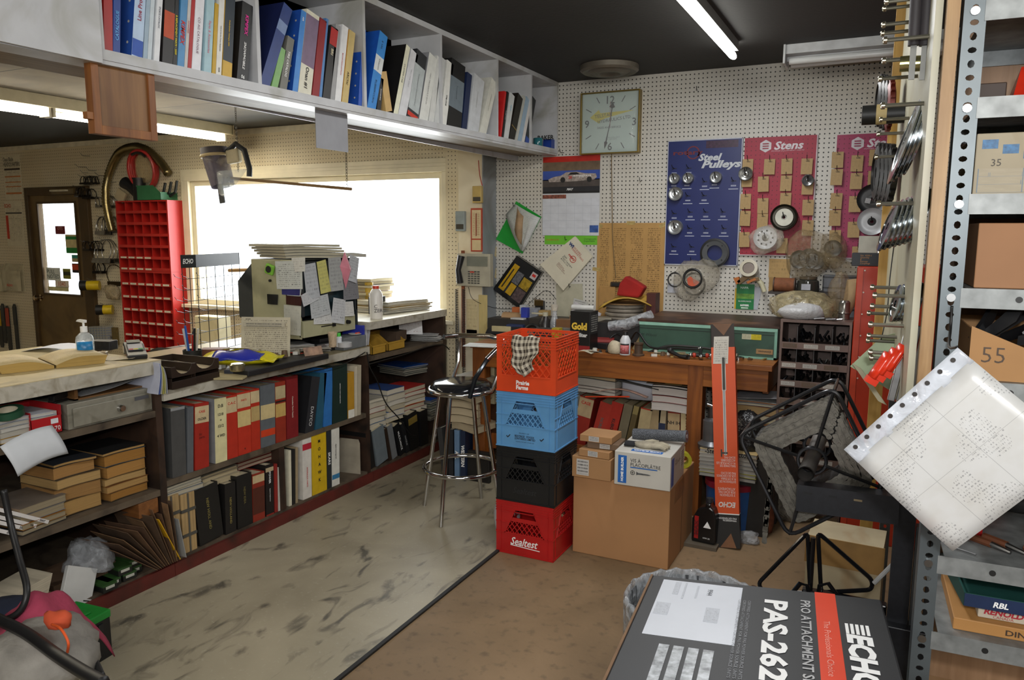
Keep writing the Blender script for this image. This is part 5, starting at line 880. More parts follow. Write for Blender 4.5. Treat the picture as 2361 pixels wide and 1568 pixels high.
cable('black cable hanging in front of the catalogue stacks under raised counter',f_((846,812),(852,845),(870,880),(890,930),(920,965),(945,1000),(960,1005)),.004);cable('black cable along the edge of the raised counter shelf',f_((850,840),(880,832),(930,818),(985,800),(1020,795),(1036,806)),.004);cable('thin cable tacked under the front edge of the lower counter',f_((640,868),(700,860),(770,845),(800,836),(842,812)),.003)
def pil(px,py):return pY(px,py,4.796)
x,z,w,h=wb(1053,585,1132,660,4.75);t=thing('wall_telephone','beige office telephone with black handset on the pillar','telephone',(x,4.79,z));m=MB();m.prism([(0,0),(w,.0),(w-.004,h),(.01,h)],-.05,0);m.build('body',K('a8a390',.45),t,bev=.004);m=MB();m.tube([(w*.16,-.07,h*.1),(w*.14,-.085,h*.5),(w*.2,-.07,h*.93)],[.026,.02,.026],12);m.build('handset',K('1d1d1f',.35),t,smooth=True)
m=MB();m.box(w*.33,-.053,h*.62,w*.92,-.05,h*.92);m.build('display',K('77796c',.3),t);m=MB()
for r in range(6):
 for c in range(4):m.box(w*(.36+c*.09),-.054,h*(.08+r*.07),w*(.42+c*.09),-.05,h*(.12+r*.07))
m.build('keys',K('4a4a44',.4),t);MB().box(w*.42,-.0545,h*.42,w*.54,-.05,h*.46).build('red_key',K('b8301c',.4),t)
for nm,lab,cat,a,c_ in(('thermostat','small beige thermostat on the cream pillar','thermostat',(1091,429,1112,468),'b49a58'),('remote_control','grey handheld remote holder beside the window','remote',(1052,487,1073,533),'8c9694')):
 x,z,w,h=wb(*a,4.78);t=thing(nm,lab,cat,(x,4.795,z));MB().box(0,-.03,0,w,0,h).build('case',K(c_,.4),t,bev=.004);MB().box(w*.1,-.032,h*.1,w*.9,-.03,h*.35).build('key_area',K('3a362c',.4),t)
x,z,w,h=wb(1086,480,1112,580,4.79);t=thing('wall_thermometer','red framed thermometer board on the cream pillar','thermometer',(x,4.797,z));MB().box(0,-.01,0,w,0,h).build('board',K('a83a20',.5),t);MB().card((w*.1,-.0112,h*.03),(w*.8,0,0),(0,0,h*.24),.001).build('plate',K('cdb88c'),t);MB().card((w*.1,-.0112,h*.3),(w*.8,0,0),(0,0,h*.66),.001).build('scale',LM('d0bc92','8a5a30',16,.5,.1,2),t);MB().tube([(w*.5,-.014,h*.36),(w*.5,-.014,h*.88)],.003,6).build('tube',K('8a2418',.2),t)
q=pil(1104,330);cable('thin red wire running down the pillar to the thermostat',[(q.x,4.79,2.1),(q.x+.01,4.79,2.0),(q.x+.03,4.79,pil(1108,428).z)],.003,K('a8281c'),'wire')
for i,(a,mat)in enumerate((((1076,690,1102,770),LM('c9b98e','7a5a40',10,.4)),((1104,680,1124,800),LM('c0ad74','6a5a30',18,.3)),((1070,760,1100,800),LM('d0c4a0','665544',6,.3)))):wcard('pinned_note',('upper left','long narrow','lowest')[i]+' yellowed note pinned on the pillar below the telephone','note',*a,mat,Y=4.798)
for i,(px,py)in enumerate(((1140,590),(1146,612),(1140,640))):p=pX(px,py,-2.596);tag(MB().card((0,0,0),(0,.09,-.03),(0,.02,.07),.0008).build('pinned_note',LM('bdb08a','80302a',5,.4),loc=(p.x,p.y,p.z)),('upper','middle','lower')[i]+' small card stuck on the grey side of the pillar','note')
def coil(lab,x,y,z0,z1,r=.012):
 n=int((z0-z1)/.012);return tag(MB().tube([(x+r*math.cos(k*PI/3),y+r*math.sin(k*PI/3),z0-(z0-z1)*k/(n*6))for k in range(n*6)],.0025,5).build('telephone_cord',K('2b2b2b',.4),smooth=2),lab,'cord')
q=pil(1062,665);coil('nearer coiled black phone cord hanging below the telephone',q.x,4.74,q.z,.62);q=pil(1078,665);coil('second coiled black phone cord hanging below the telephone',q.x,4.74,q.z,.55)
cable('thin black wire sagging from the telephone to the pegboard',[pil(1080,662),pil(1100,690)-Vector((0,.05,0)),pY(1140,710,4.9),pY(1180,712,4.97)],.002,None,'wire')
for i,(a,b_)in enumerate(((1052,1060),(1066,1074))):p0,p1=pil(a,560),pil(a-4,900);cable(('left' if i==0 else 'right')+' white cable running down beside the window frame',[(p0.x,4.83,p0.z),(p0.x+.01,4.82,1.1),(p0.x-.02,4.82,.5)],.003,K('8f949a'))
tag(MB().box(-.012,-.01,0,.012,.0,.85).build('wooden_lath',wood('8a4a24','6a3418',2),loc=(pil(1070,760).x,4.79,.62)),'thin reddish wooden lath upright beside the pillar under the telephone','lath')
# ================= pegboard wall =================
x,z,w,h=wb(1338,210,1474,354,YP-.05);t=thing('wall_clock','square glass faced wall clock with gold frame and yellow arrow on the pegboard','clock',(x+w/2,YP,z+h/2));gold=K('8a7434',.35,.7,.1)
m=MB();e=.008;m.box(-w/2,-.055,-h/2,-w/2+e,0,h/2);m.box(w/2-e,-.055,-h/2,w/2,0,h/2);m.box(-w/2+e,-.055,-h/2,w/2-e,0,-h/2+e);m.box(-w/2+e,-.055,h/2-e,w/2-e,0,h/2);m.build('frame',gold,t,bev=.001)
MB().box(-w/2+e,-.03,-h/2+e,w/2-e,-.002,h/2-e).build('dial',K('a9bcb4',.5,0,.04,3),t);cfr=lambda u,v,d=-.0305:fr((u*w,d,v*h),(1,0,0),(0,0,1));ci=K('2c3c3a',.5,0,0)
for s_,u,v in(('12',-.0,.37),('3',.4,0),('6',0,-.38),('9',-.4,0)):txt(s_,.05,ci,t,cfr(u,v),bold=.015)
for k in(1,2,4,5,7,8,10,11):
 a=PI/2-k*PI/6;m=MB();r1=.36/max(abs(math.cos(a)),abs(math.sin(a)))*.9;m.add([((r1+d_)*w*math.cos(a)+s_*.0025*math.sin(a),-.031,(r1+d_)*h*math.sin(a)-s_*.0025*math.cos(a))for d_,s_ in((0,-1),(.11,-1),(.11,1),(0,1))],[(0,1,2,3),(3,2,1,0)]);m.build('hour_mark',ci,t)
m=MB();m.prism([(-.35*w,.1*h),(-.2*w,.22*h),(-.17*w,.165*h),(.4*w,.185*h),(-.08*w,.08*h),(-.16*w,.05*h),(-.19*w,0)],-.0312,-.0302);m.build('yellow_arrow',K('b9b02c',.5,0,.05),t)
txt('TELSTAR',.022,ci,t,cfr(-.12,.125,-.0318)@Matrix.Rotation(.08,4,'Z'));txt('HYDRAULICS LTD.',.02,ci,t,cfr(.07,.055,-.0318)@Matrix.Rotation(.1,4,'Z'));txt('SALES AND SERVICE',.013,ci,t,cfr(-.02,-.07));txt('NORWICH, ONT.\nTEL. 863-2379',.02,K('7f8f8a'),t,cfr(.05,-.25))
for lab_n,ang,L,wd_ in(('minute_hand',PI/2+2.93,.42,.012),('hour_hand',PI/2-.12,.33,.02)):
 u=Vector((math.cos(ang),0,math.sin(ang)));n_=Vector((-u.z,0,u.x));m=MB();L*=w
 m.add([tuple(u*a+n_*b_+Vector((0,-.034,0)))for a,b_ in((0,.0015),(L*.7,.004),(L*.75,wd_),(L,0),(L*.75,-wd_),(L*.7,-.004),(0,-.0015))],[tuple(range(7)),tuple(range(6,-1,-1))]);m.build(lab_n,ci,t)
m=MB();m.tube([(0,-.036,.35*h),(0,-.036,-.08*h)],.001,5);m.build('second_hand',K('8c2c2c'),t)
def dome(u,v):return((u-.5)*(w-.018),-.045-.03*(math.sin(u*PI)*math.sin(v*PI))**.6,(v-.5)*(h-.018))
gm_=newmat('clock_glass')[0];b=gm_.node_tree.nodes['Principled BSDF'];b.inputs['Base Color'].default_value=(1,1,1,1);b.inputs['Roughness'].default_value=.03;b.inputs['Alpha'].default_value=.1
MB().surf(dome,12,12,.001).build('glass',gm_,t,smooth=2)
cable('beige cord running down the pegboard from the clock',[pY(1410,352,YP-.02),pY(1411,440,YP-.01),pY(1413,550,YP-.012),pY(1420,640,YP-.02)],.003,K('7a6440'),'cord')
t=wcard('wall_calendar','wall calendar open at May with a race car picture on the pegboard','calendar',1252,360,1383,543,K('c9ccd0',.5,0,.04),.004);w,h=t['_w'],t['_h']
def cp(u0,v0,u1,v1,mat,n='picture',d=-.001):return MB().card((w*(u0-.5),d,h*(v0-.5)),(w*(u1-u0),0,0),(0,0,h*(v1-v0)),.0004).build(n,mat,t)
cp(0,.56,1,1,K('2a2a2e',.4));cp(0,.93,1,1,K('b8281c',.4),d=-.0013);cp(0,.82,1,.93,K('6f5c48',.5,0,.3,20),d=-.0013);cp(0,.7,1,.82,K('3a55a8',.4,0,.3,6),d=-.0013);cp(0,.62,1,.71,K('4c4440',.5,0,.3,20),d=-.0013)
m=MB();car=[(.12,.68),(.1,.715),(.2,.745),(.33,.76),(.42,.8),(.6,.805),(.75,.78),(.93,.775),(.95,.73),(.9,.7),(.6,.685)];m.prism([((u-.5)*w,(v-.5)*h)for u,v in car],-.0025,-.0015);m.build('race_car',K('a89c94',.4,0,.5,60),t)
for u,c_ in((.36,'1c1a1a'),(.82,'1c1a1a')):m=MB();m.cyl(.0185,.0185,-.0032,-.002,18,0,Matrix.Translation(((u-.5)*w,0,(.705-.5)*h))@Matrix.Rotation(PI/2,4,'X')@Matrix.Translation((0,0,.0055)));m.build('car_wheel',K(c_),t)
m=MB();m.prism([((u-.5)*w,(v-.5)*h)for u,v in((.45,.765),(.5,.795),(.6,.797),(.66,.77))],-.003,-.0026);m.build('car_window',BLK,t)
on(t,'20',.49,.735,.02,RINK,bold=.04,dy=-.0034);on(t,'INTERSTATE',.7,.752,.009,WINK,bold=.03,dy=-.0034,w=.13);on(t,'BATTERIES',.69,.735,.006,WINK,dy=-.0034);on(t,'MAY',.49,.585,.016,WINK,bold=.03,shear=.3,dy=-.0034)
cp(0,.49+.045,1,.5+.062,BLK,'strip',-.0014);cp(.0,.47,.42,.52,K('8a5040',.4,0,.7,60),'small_pictures',-.0014)
MB().card((-w/2,-.0012,-h/2),(w,0,0),(0,0,h*.47),.0004).build('day_grid',LM('cdd0d6','9aa0ac',5,.12,.02,7,.6,5,7),t);cp(.84,.04,.99,.13,K('3a5a9c',.4,0,.5,40),'advert',-.0016)
o=wcard('green_banner','bright green banner card showing under the calendar','card',1256,543,1383,564,K('6ab82c',.5,0,.05),.002,off=.0002);on(o,'Outrageously\nDependable',.83,.5,.03,K('2c5a1c'),dy=-.0003);on(o,'INTERSTATE',.15,.5,.012,K('b8502c'),dy=-.0003)
def hangbook(lab,corners,cov,th=.02,Y=YP-.012,**k):
 P=[pY(a,b_,Y-th)for a,b_ in corners];c=sum(P,Vector())/4;t=thing('hanging_catalogue',lab,'book',tuple(c+Vector((0,th,0))))
 for nm,y0,y1,mt,s_ in(('cover',-th,-th+.0015,cov,1),('pages',-th+.0015,-.0025,PG('b9b3a2',60,1),.975),('back_cover',-.0025,-.001,cov,1)):
  m=MB();Q=[(p-c)*s_ for p in P];vs=[(q.x,y0,q.z)for q in Q]+[(q.x,y1,q.z)for q in Q];uv=k.get('uv',[(0,1),(1,1),(1,0),(0,0)])
  m.add(vs,[(0,3,2,1),(4,5,6,7),(0,1,5,4),(1,2,6,5),(2,3,7,6),(3,0,4,7)],0,None,[[uv[0],uv[3],uv[2],uv[1]]]+[None]*5);m.build(nm,mt,t)
 ux=(P[1]-P[0]).normalized();uy=(P[0]-P[3]).normalized();t['_c']=0;del t['_c']
 return t,c,P[0]-P[3],P[1]-P[0],(P[0]+P[1]+P[2]+P[3])/4
def patch(t,c,P,u0,v0,u1,v1,mat,d,nm='picture'):
 f_=lambda u,v:P[3].lerp(P[2],u).lerp(P[0].lerp(P[1],u),v)-c;q=[f_(u0,v0),f_(u1,v0),f_(u1,v1),f_(u0,v1)]
 q=[Vector((a.x,d,a.z))for a in q];m=MB();m.add(q+[a+Vector((0,.0006,0))for a in q],[(0,1,2,3),(7,6,5,4),(1,0,4,5),(2,1,5,6),(3,2,6,7),(0,3,7,4)],0,None,[[(0,0),(1,0),(1,1),(0,1)]]+[None]*5);return m.build(nm,mat,t)
cs=[(1192,589),(1250,628),(1197,712),(1136,667)];t,c,*_=hangbook('black catalogue with yellow hydraulic cylinder on its cover hung askew by the pillar',cs,K('1b1c1e',.2,0,.1),.03)
P=[pY(a,b_,YP-.042)for a,b_ in cs];yel=K('c49a1c',.4,0,.2,30)
patch(t,c,P,.1,.12,.3,.82,yel,-.031);patch(t,c,P,.36,.12,.56,.4,yel,-.031);patch(t,c,P,.33,.42,.56,.72,K('6c6c70',.4,0,.6,70),-.031);patch(t,c,P,.6,.1,.92,.4,K('5c4c4c',.4,0,.6,70),-.031);patch(t,c,P,.6,.42,.92,.68,K('a88a24',.4,0,.6,50),-.031);patch(t,c,P,.74,.74,.94,.9,K('b9b0ae',.4),-.031)
patch(t,c,P,.16,.18,.2,.7,K('2a2418'),-.0318);patch(t,c,P,.78,.8,.9,.86,RINK,-.0318)
cs=[(1325,545),(1366,592),(1299,670),(1245,610)];t,c,*_=hangbook('white price list catalogue hung askew with red emblem on pegboard',cs,K('cfc9b4',.5,0,.06),.02);P=[pY(a,b_,YP-.032)for a,b_ in cs]
M=fr(Vector(((P[0]+P[1]+P[2]+P[3])/4-c))+Vector((0,-.021+.0,0)),(P[1]-P[0]+P[2]-P[3]),(P[0]-P[3]+P[1]-P[2]))
M.translation.y=-.0212;Tm=lambda dx,dy:M@Matrix.Translation((dx,dy,0))
txt('VICKERS\nMARKETING',.03,K('a83a30'),t,Tm(.015,.1),w=.12);txt('WI',.025,K('2c3c6c'),t,Tm(-.065,.105),bold=.06);txt('rotary',.022,K('b82c24'),t,Tm(0,.045),bold=.04);m=MB();m.lathe([(.02,0),(.024,0),(.024,.0008),(.02,.0008),(.02,0)],24,0,Tm(.015,.045));m.build('ring_mark',K('b82c24'),t)
txt('2009\nParts Catalogue\n& Price List',.04,K('3a4a4a'),t,Tm(0,-.0));txt('Daily Phone\n555-0100 0200\nCustomer Service',.03,K('8a5a50'),t,Tm(0,-.06));
for a,b_ in((1307,552),(1316,660)):hook(a,b_,.04,YP,label='black peg hook through the white hung catalogue',group='catalogue hooks',mat=BLK)
t=thing('green_folder','bright green folder with curled papers hung askew next to the calendar','folder',tuple(pY(1190,525,YP)))
cs=[(1190,464),(1248,500),(1204,585),(1143,552)];c=Vector(t.location);P=[pY(a,b_,YP-.01)for a,b_ in cs];q=[p-c for p in P]
m=MB();m.add([tuple(p)for p in q]+[tuple(p+Vector((0,.005,0)))for p in q],[(0,3,2,1),(4,5,6,7),(0,1,5,4),(1,2,6,5),(2,3,7,6),(3,0,4,7)]);m.build('cover',K('1f9a34',.35,0,.1),t)
def loft(A,B_,bul,mat,nm):
 A=[pY(*a,YP-.02)-c for a in A];B_=[pY(*a,YP-.02)-c for a in B_]
 return MB().surf(lambda u,v:A[0].lerp(A[1],v).lerp(B_[0].lerp(B_[1],v),u)+Vector((0,-bul*math.sin(u*PI*.8+.1),0)),8,4,.0008).build(nm,mat,t,smooth=2)
loft([(1166,495),(1188,470)],[(1203,578),(1246,502)],.03,LM('b9bcb4','6a6a66',22,.4),'bent_pages');loft([(1186,520),(1194,474)],[(1206,565),(1212,500)],.05,K('a08462',.7,0,.3,20),'tan_page');loft([(1203,575),(1214,492)],[(1210,580),(1248,502)],.03,LM('c9cbc8','666666',20,.4),'white_pages')
hook(1190,474,.06,YP,label='peg hook holding the green folder',mat=BLK)
o=wcard('parts_list_poster','large yellowed typed parts list taped on the pegboard behind the bench','poster',1376,514,1532,730,LM('b48c50','5e4420',46,.5,.05,4),.002);w,h=o['_w'],o['_h']
for i,(u,v,r)in enumerate(((.02,.98,.5),(.5,1.,0),(.97,.98,-.5),(.0,.5,.1))):MB().card((-.03,-.0005,-.012),(.06,0,0),(0,0,.024),.0006).build('tape',film('c8b070',.6,.3,.1),o,loc=((u-.5)*w,-.001,(v-.5)*h),rot=(0,r,0))
wcard('tan_card','tan printed card in front of the yellowed parts list','card',1383,660,1420,750,LM('a88048','5a4020',8,.3,.15),.003,off=.02);wcard('plastic_sleeve','pale clear sleeve of papers hanging under the white catalogue','sleeve',1284,655,1345,745,LM('b4b09a','7c7a6c',14,.3),.004,rot=-.06)
wcard('barcode_card','small white card with black phone picture beside the clear sleeve','card',1325,690,1356,722,LM('bdbdb8','222222',6,.5),.003,off=.04,rot=.2);wcard('loose_card','tilted white postcard lying against the pegboard above the bench','card',1325,706,1390,740,LM('c4c0c4','7a7080',8,.3),.003,off=.06,rot=.35)
o=wcard('blue_pulley_board','dark blue display board titled Steel Pulleys with peg hooks','board',1537,322,1708,612,[K('1a2660',.4,0,.12,6),K('c9ccd0',.4)],.012);w,h=o['_w'],o['_h']
for a in((-.5,-.5,-.47/1,.5),(.485,-.5,.5,.5)):MB().card((w*a[0],-.0006,-h/2),(.005,0,0),(0,0,h),.0005).build('edge_strip',K('b9bcc4',.4),o)
for a in(-.5,.494):MB().card((-w/2,-.0006,h*a),(w,0,0),(0,0,.006),.0005).build('edge_strip',K('b9bcc4',.4),o)
on(o,'Steel',.58,.86,.045,K('c4c8cc'),bold=.04,shear=.3,w=.15,dy=-.0012);on(o,'Pulleys',.73,.795,.06,K('c4c8cc'),bold=.04,shear=.3,w=.25,dy=-.0012);on(o,'rotary',.28,.895,.035,K('6a2430'),bold=.03,w=.19,dy=-.0012)
m=MB();m.lathe([(.034,0),(.042,0),(.042,.0008),(.034,.0008),(.034,0)],28,0,fr(((.35-.5)*w,-.0008,(.9-.5)*h),(1,0,0),(0,0,1)));m.build('ring_mark',K('6a2430'),o);MB().card(((.52-.5)*w,-.0007,(.93-.5)*h),(w*.42,0,0),(0,0,.045),.0003).build('faded_print',K('3a1c38',.4,0,.5,60),o)
BH=[(.1,.78),(.3,.78),(.3,.56),(.52,.56),(.52,.67),(.9,.67),(.12,.42),(.34,.43),(.55,.43),(.78,.43),(.34,.3),(.56,.3),(.8,.3),(.13,.15),(.38,.15),(.1,.68),(.28,.68),(.65,.68)]
for u,v in BH:
 X_,Z_=(u-.5)*w,(v-.5)*h;m=MB();m.tube([(X_,-.002,Z_),(X_-.003,-.04,Z_+.006),(X_-.006,-.05,Z_+.02)],.0022,5);m.box(X_-.016,-.003,Z_-.003,X_+.016,-.001,Z_+.001);m.build('peg_hook',BLK,o);MB().card((X_-.017,-.0007,Z_-.034),(.034,0,0),(0,0,.010),.0003).build('print',LM('3c4670','d8dce8',2,.6,.02),o);MB().card((X_-.03,-.0007,Z_-.052),(.06,0,0),(0,0,.006),.0003).build('print',LM('4a5480','e8ecf4',1,.7,.0),o)
def pulley(lab,px,py,r,mat,Y=YP-.02,hub=None,grp=None,holes=0,th=.02,tilt=(0,0)):
 a=pY(px,py,Y);t=thing('pulley',lab,'pulley',tuple(a),(PI/2+tilt[0],tilt[1],0),grp);m=MB();m.lathe([(r*.28,th*.4),(r*.45,th*.5),(r*.6,th*.3),(r*.85,th*.45),(r,th),(r,th*.8),(r*.86,0),(r,-th*.8),(r,-th),(r*.8,-th),(r*.28,-th)],32);m.build('wheel',mat,t,smooth=True);m=MB();m.lathe([(r*.12,th*.7),(r*.3,th*.6),(r*.3,-th),(r*.12,-th),(r*.12,th*.7)],20);m.build('hub',hub or mat,t,smooth=True)
 m=MB();m.tube([(0,0,-th*1.5),(0,.003,th*1.3),(-.004,.03,th*2)],.003,6);m.build('hook_tip',BLK,t)
 for k in range(holes):q=2*PI*k/holes;m=MB();m.cyl(r*.08,r*.08,th*.35,th*.5,12,0,Matrix.Translation((r*.62*math.cos(q),r*.62*math.sin(q),0)));m.build('bolt_hole',BLK,t)
 return t
alu=K('a4a6a6',.3,.7,.1)
for i,(a,b_,r,l)in enumerate(((1555,412,.034,'leftmost small silver pulley in the top row of the blue board'),(1587,411,.034,'second small silver pulley in the top row of the blue board'),(1651,409,.036,'right small silver pulley in the top row of the blue board'),(1558,447,.044,'middle sized silver pulley in the second row of blue board'),(1557,524,.047,'larger silver pulley low on the left of the blue board'))):pulley(l,a,b_,r,alu,YP-.035)
a=pY(1648,583,YP-.04);t=thing('brake_ring','big dark grey ring with a rubber rim at the foot of the blue board','ring',tuple(a),(PI/2,0,0));m=MB();m.lathe([(.048,.004),(.08,.006),(.08,-.006),(.048,-.006),(.048,.004)],36);m.build('disc',K('4c4e50',.5,.3),t);m=MB();m.lathe([(.08,.012),(.092,.01),(.092,-.01),(.08,-.012),(.08,.012)],36);m.build('rubber_rim',BLK,t,smooth=True)
for k in range(4):q=PI/4+k*PI/2;m=MB();m.cyl(.005,.005,.004,.007,10,0,Matrix.Translation((.064*math.cos(q),.064*math.sin(q),0)));m.build('bolt_hole',BLK,t)
def redboard(lab,a,hexc,lg):
 x,z,w,h=wb(*a,YP-.01);t=thing('red_parts_board',lab,'board',(x,YP-.002,z));m=MB();m.box(0,-.01,0,w,0,h);m.build('panel',pegboard(hexc,.0272,.1,'4a1420',stain=hexc),t)
 m=MB();m.lathe([(0,0),(.038,0),(.038,.001),(0,.001)],6,0,fr((w*lg,-.0105,h*.925),(0,0,1),(1,0,0))@Matrix.Rotation(0,4,'Z'));m.build('hexagon_logo',K('cfc9cc'),t)
 for k in range(3):MB().card((w*lg-.018,-.0125,h*.925-.017+.014*k),(.036,0,0),(0,0,.006),.0006).build('logo_bar',K(hexc),t)
 txt('Stens',.05,K('d4ccd0'),t,fr((w*lg+.135,-.0108,h*.925),(1,0,0),(0,0,1)),bold=.03,shear=.25,w=.17);txt('POWER EQUIPMENT PARTS',.008,K('d0b0b8'),t,fr((w*lg+.13,-.0108,h*.88),(1,0,0),(0,0,1)),w=.19,shear=.25);m=MB();m.box(-.006,-.011,-.006,w+.006,-.001,0);m.box(w,-.011,0,w+.006,-.001,h);m.build('edge_strip',K('c0b4b8'),t);return t
redboard('red pegged display board with a white hexagon logo left of the two',(1712,315,1876,588),'981c34',.3);redboard('rose red pegged display board half hidden at right behind bolts',(1922,308,2085,595),'962850',.3)
tg=K('a98c5c',.7,0,.1,10);tagp=None
TG=[(1724,384),(1774,384),(1814,383),(1860,383),(1722,413),(1760,424),(1812,422),(1862,430),(1719,464),(1759,474),(1811,462),(1863,478),(1718,503),(1758,510),(1862,525),(1716,552),(1803,566),(1766,560)],[(1931,368),(1976,376),(1929,408),(1974,417),(1928,463),(1971,470),(1925,502),(1968,529),(2018,363),(2015,412),(1925,548),(1978,586)]
for bi,L in enumerate(TG):
 for px,py in L:
  a=pY(px,py,YP-.03);lab='tan card tag hanging on the '+('first' if bi==0 else 'second')+' red board'
  if tagp is None:
   tagp=t=thing('card_tag',lab,'tag',tuple(a),(.0,0,0),'tags on the first red board');MB().box(-.032,-.001,-.048,.032,.001,.045).build('card',LM('a98c5c','6a5230',7,.35,.12),t);txt('Stens',.008,K('5a4a34'),t,fr((.004,-.0016,.03),(1,0,0),(0,0,1)),bold=.03)
   m=MB();m.tube([(0,.025,.04),(0,-.02,.038),(0,-.03,.065)],.002,5);m.build('hook',BLK,t)
  else:dup(tagp,tuple(a+Vector((0,rnd.uniform(-.004,.004),0))),(0,rnd.uniform(-.03,.03),rnd.uniform(-.08,.08)),lab,'tags on the '+('first' if bi==0 else 'second')+' red board')
pulley('small steel pulley at the left edge of the first red board',1720,401,.042,K('8c8c88',.25,.8),YP-.045);pulley('tiny steel pulley at the right edge of the first red board',1863,416,.034,K('8c8c8c',.25,.8),YP-.04)
pulley('large dark rimmed pulley with white disc face on the first red board',1808,501,.078,K('3a362c',.35,.6),YP-.06,K('c4c4b8'),th=.025);a=pY(1808,501,YP-.09);m=MB();m.lathe([(.016,0),(.052,0),(.052,.003),(.016,.003),(.016,0)],28,0,Matrix.Rotation(PI/2,4,'X'));tag(m.build('white_disc',K('c9c8b8',.4),loc=tuple(a)),'round white disc plate on the large dark pulley','disc')
pulley('white faced pulley wrapped in clear bag at the foot of the first red board',1765,548,.07,K('c8caca',.3),YP-.06,K('6a6a66',.3,.6),holes=9,th=.02);tag(MB().blob(.1,.03,.09,31,.18,18,flat=False).build('clear_bag',film('d8d0c0',.25,.06,.9,22),smooth=2,loc=tuple(pY(1768,552,YP-.07))),'clear bag around the white faced pulley on first red board','bag')
pulley('black disc with a white sticker on the second red board',2012,459,.085,K('1a1a1c',.35),YP-.05,th=.012);pulley('white disc in clear plastic below the black disc on second red board',2010,511,.078,K('a8aaac',.35,.2),YP-.06,K('1a1a1a'),th=.01);tag(MB().card((-.014,0,-.014),(.028,0,0),(0,0,.028),.001).build('sticker',LM('b0b0b0','333333',4,.5),loc=tuple(pY(2001,463,YP-.075)),rot=(0,.2,0)),'small square white sticker on the black disc','sticker')
fb=film('bdb6a4',.3,.06,.9,26);br=film('9a8868',.26,.08,.9,24)
tag(MB().blob(.12,.025,.14,41,.22,20,flat=False).build('parts_bag',fb,smooth=2,loc=tuple(pY(1608,640,YP-.05)),rot=(0,.5,0)),'clear bag with black rings hanging under the blue board','bag')
for i,(px,py,r,rr,l)in enumerate(((1597,642,.058,.008,'black rubber ring with orange card inside hanging under the blue board'),(1556,645,.045,.005,'thin black ring in a small clear bag left of the black rubber ring'),(1600,655,.07,.006,'black belt loop behind the black rubber ring'))):tag(MB().tube([(r*math.cos(q),.0,r*math.sin(q))for q in[2*PI*k/28 for k in range(28)]],rr,8,closed=True).build('rubber_ring',BLK,smooth=True,loc=tuple(pY(px,py,YP-.05-.012*(2-i)))),l,'ring')
a=pY(1598,650,YP-.075);tag(MB().prism([(-.04,.02),(-.02,.035),(.04,0),(.03,-.03),(-.03,-.03)],0,.002).build('orange_card',K('c85a3c',.5),loc=tuple(a)),'small orange card inside the black rubber ring','card');wcard('white_pack','small white crumpled pack hanging left of the black rings','pack',1540,655,1565,675,K('b9bcc4',.5,0,.2,30),.01)
hook(1596,600,.05,YP,mat=BLK,label='black peg hook carrying the bag of rubber rings')
t=thing('tape_gun','packing tape gun with clear roll and cream handle hanging on the pegboard','tape gun',tuple(pY(1727,620,YP-.06)));m=MB();m.lathe([(.036,-.025),(.055,-.025),(.055,.025),(.036,.025),(.036,-.025)],28,0,Matrix.Rotation(PI/2-.3,4,'X'));m.build('tape_roll',K('b4ac94',.3,0,.05),t,smooth=True)
m=MB();m.cyl(.034,.034,-.02,.02,20,0,Matrix.Rotation(PI/2-.3,4,'X'));m.build('core',K('6a5848',.4),t,smooth=True);m=MB();m.prism([(-.07,-.08),(-.04,-.05),(.06,-.05),(.07,-.07),(.03,-.08),(.0,-.06),(-.05,-.1)],-.02,.02);m.build('metal_frame',K('7a6448',.35,.6),t,bev=.002);m=MB();m.prism([(-.09,-.06),(-.06,-.05),(-.045,-.08),(-.07,-.1)],-.02,.02);m.prism([(-.01,-.08),(.04,-.055),(.05,-.065),(0,-.092)],-.022,.022);m.build('orange_guide',K('b86a2c',.4),t);m=MB();m.tube([(.05,0,-.06),(.08,0,-.09),(.1,0,-.14)],[.014,.016,.014],10);m.build('handle',K('cdc8a8',.4),t,smooth=True)
wcard('yellow_backing_card','yellow card edge behind the green gasket card','card',1694,665,1712,712,K('c8a41c',.5),.002,off=.001);wcard('white_backing_card','tilted white card behind the green gasket card','card',1718,660,1752,712,LM('b9bcc4','777777',8,.3),.002,rot=.15,off=.002)
o=wcard('green_hang_card','green hanging parts card numbered 6690BR on the pegboard','card',1698,655,1739,713,[K('157a40',.4,0,.05),K('6aa03c',.4,0,.6,30),K('d0e0d0',.4)],.004,off=.004,bands=[(0,.42,1,.62,1),(.3,.03,.7,.08,2)]);on(o,'6690BR',.5,.16,.014,WINK,bold=.04,dy=-.001);on(o,'BLADERUNNER',.5,.32,.008,WINK,dy=-.001);on(o,'NAPA',.45,.86,.014,K('c8e0d0'),bold=.03,dy=-.001)
o=wcard('note_card','tan card with handwriting on the pegboard below the first red board','card',1773,597,1822,640,LM('b4935c','6a5434',5,.4),.004,off=.004);wcard('brown_envelope','brown envelope standing behind the rusty filter','envelope',1773,640,1800,672,K('a07c48',.7),.004,off=.006)
tag(MB().blob(.13,.04,.15,51,.14,22,flat=False).build('parts_bag',br,smooth=2,loc=tuple(pY(1862,590,YP-.08))),'large dusty clear bag of round gaskets between the red boards','bag')
for i,(a,b_,r)in enumerate(((1843,598,.055),(1866,596,.06),(1880,600,.055),(1920,573,.05))):pulley(('left','middle','right','separate far right')[i]+' round dark gasket wheel in the dusty clear bags',a,b_,r,K('4a4a46',.4,.4,.3,40),YP-.07,th=.008)
tag(MB().blob(.08,.04,.11,52,.2,18,flat=False).build('parts_bag',br,smooth=2,loc=tuple(pY(1918,578,YP-.06))),'smaller dusty bag with one wheel beside the second red board','bag');tag(MB().blob(.13,.05,.05,53,.25,18,flat=False).build('parts_bag',br,smooth=2,loc=tuple(pY(1945,618,YP-.1)),rot=(0,.5,0)),'long dusty plastic bag sloping down to the red cabinet','bag')
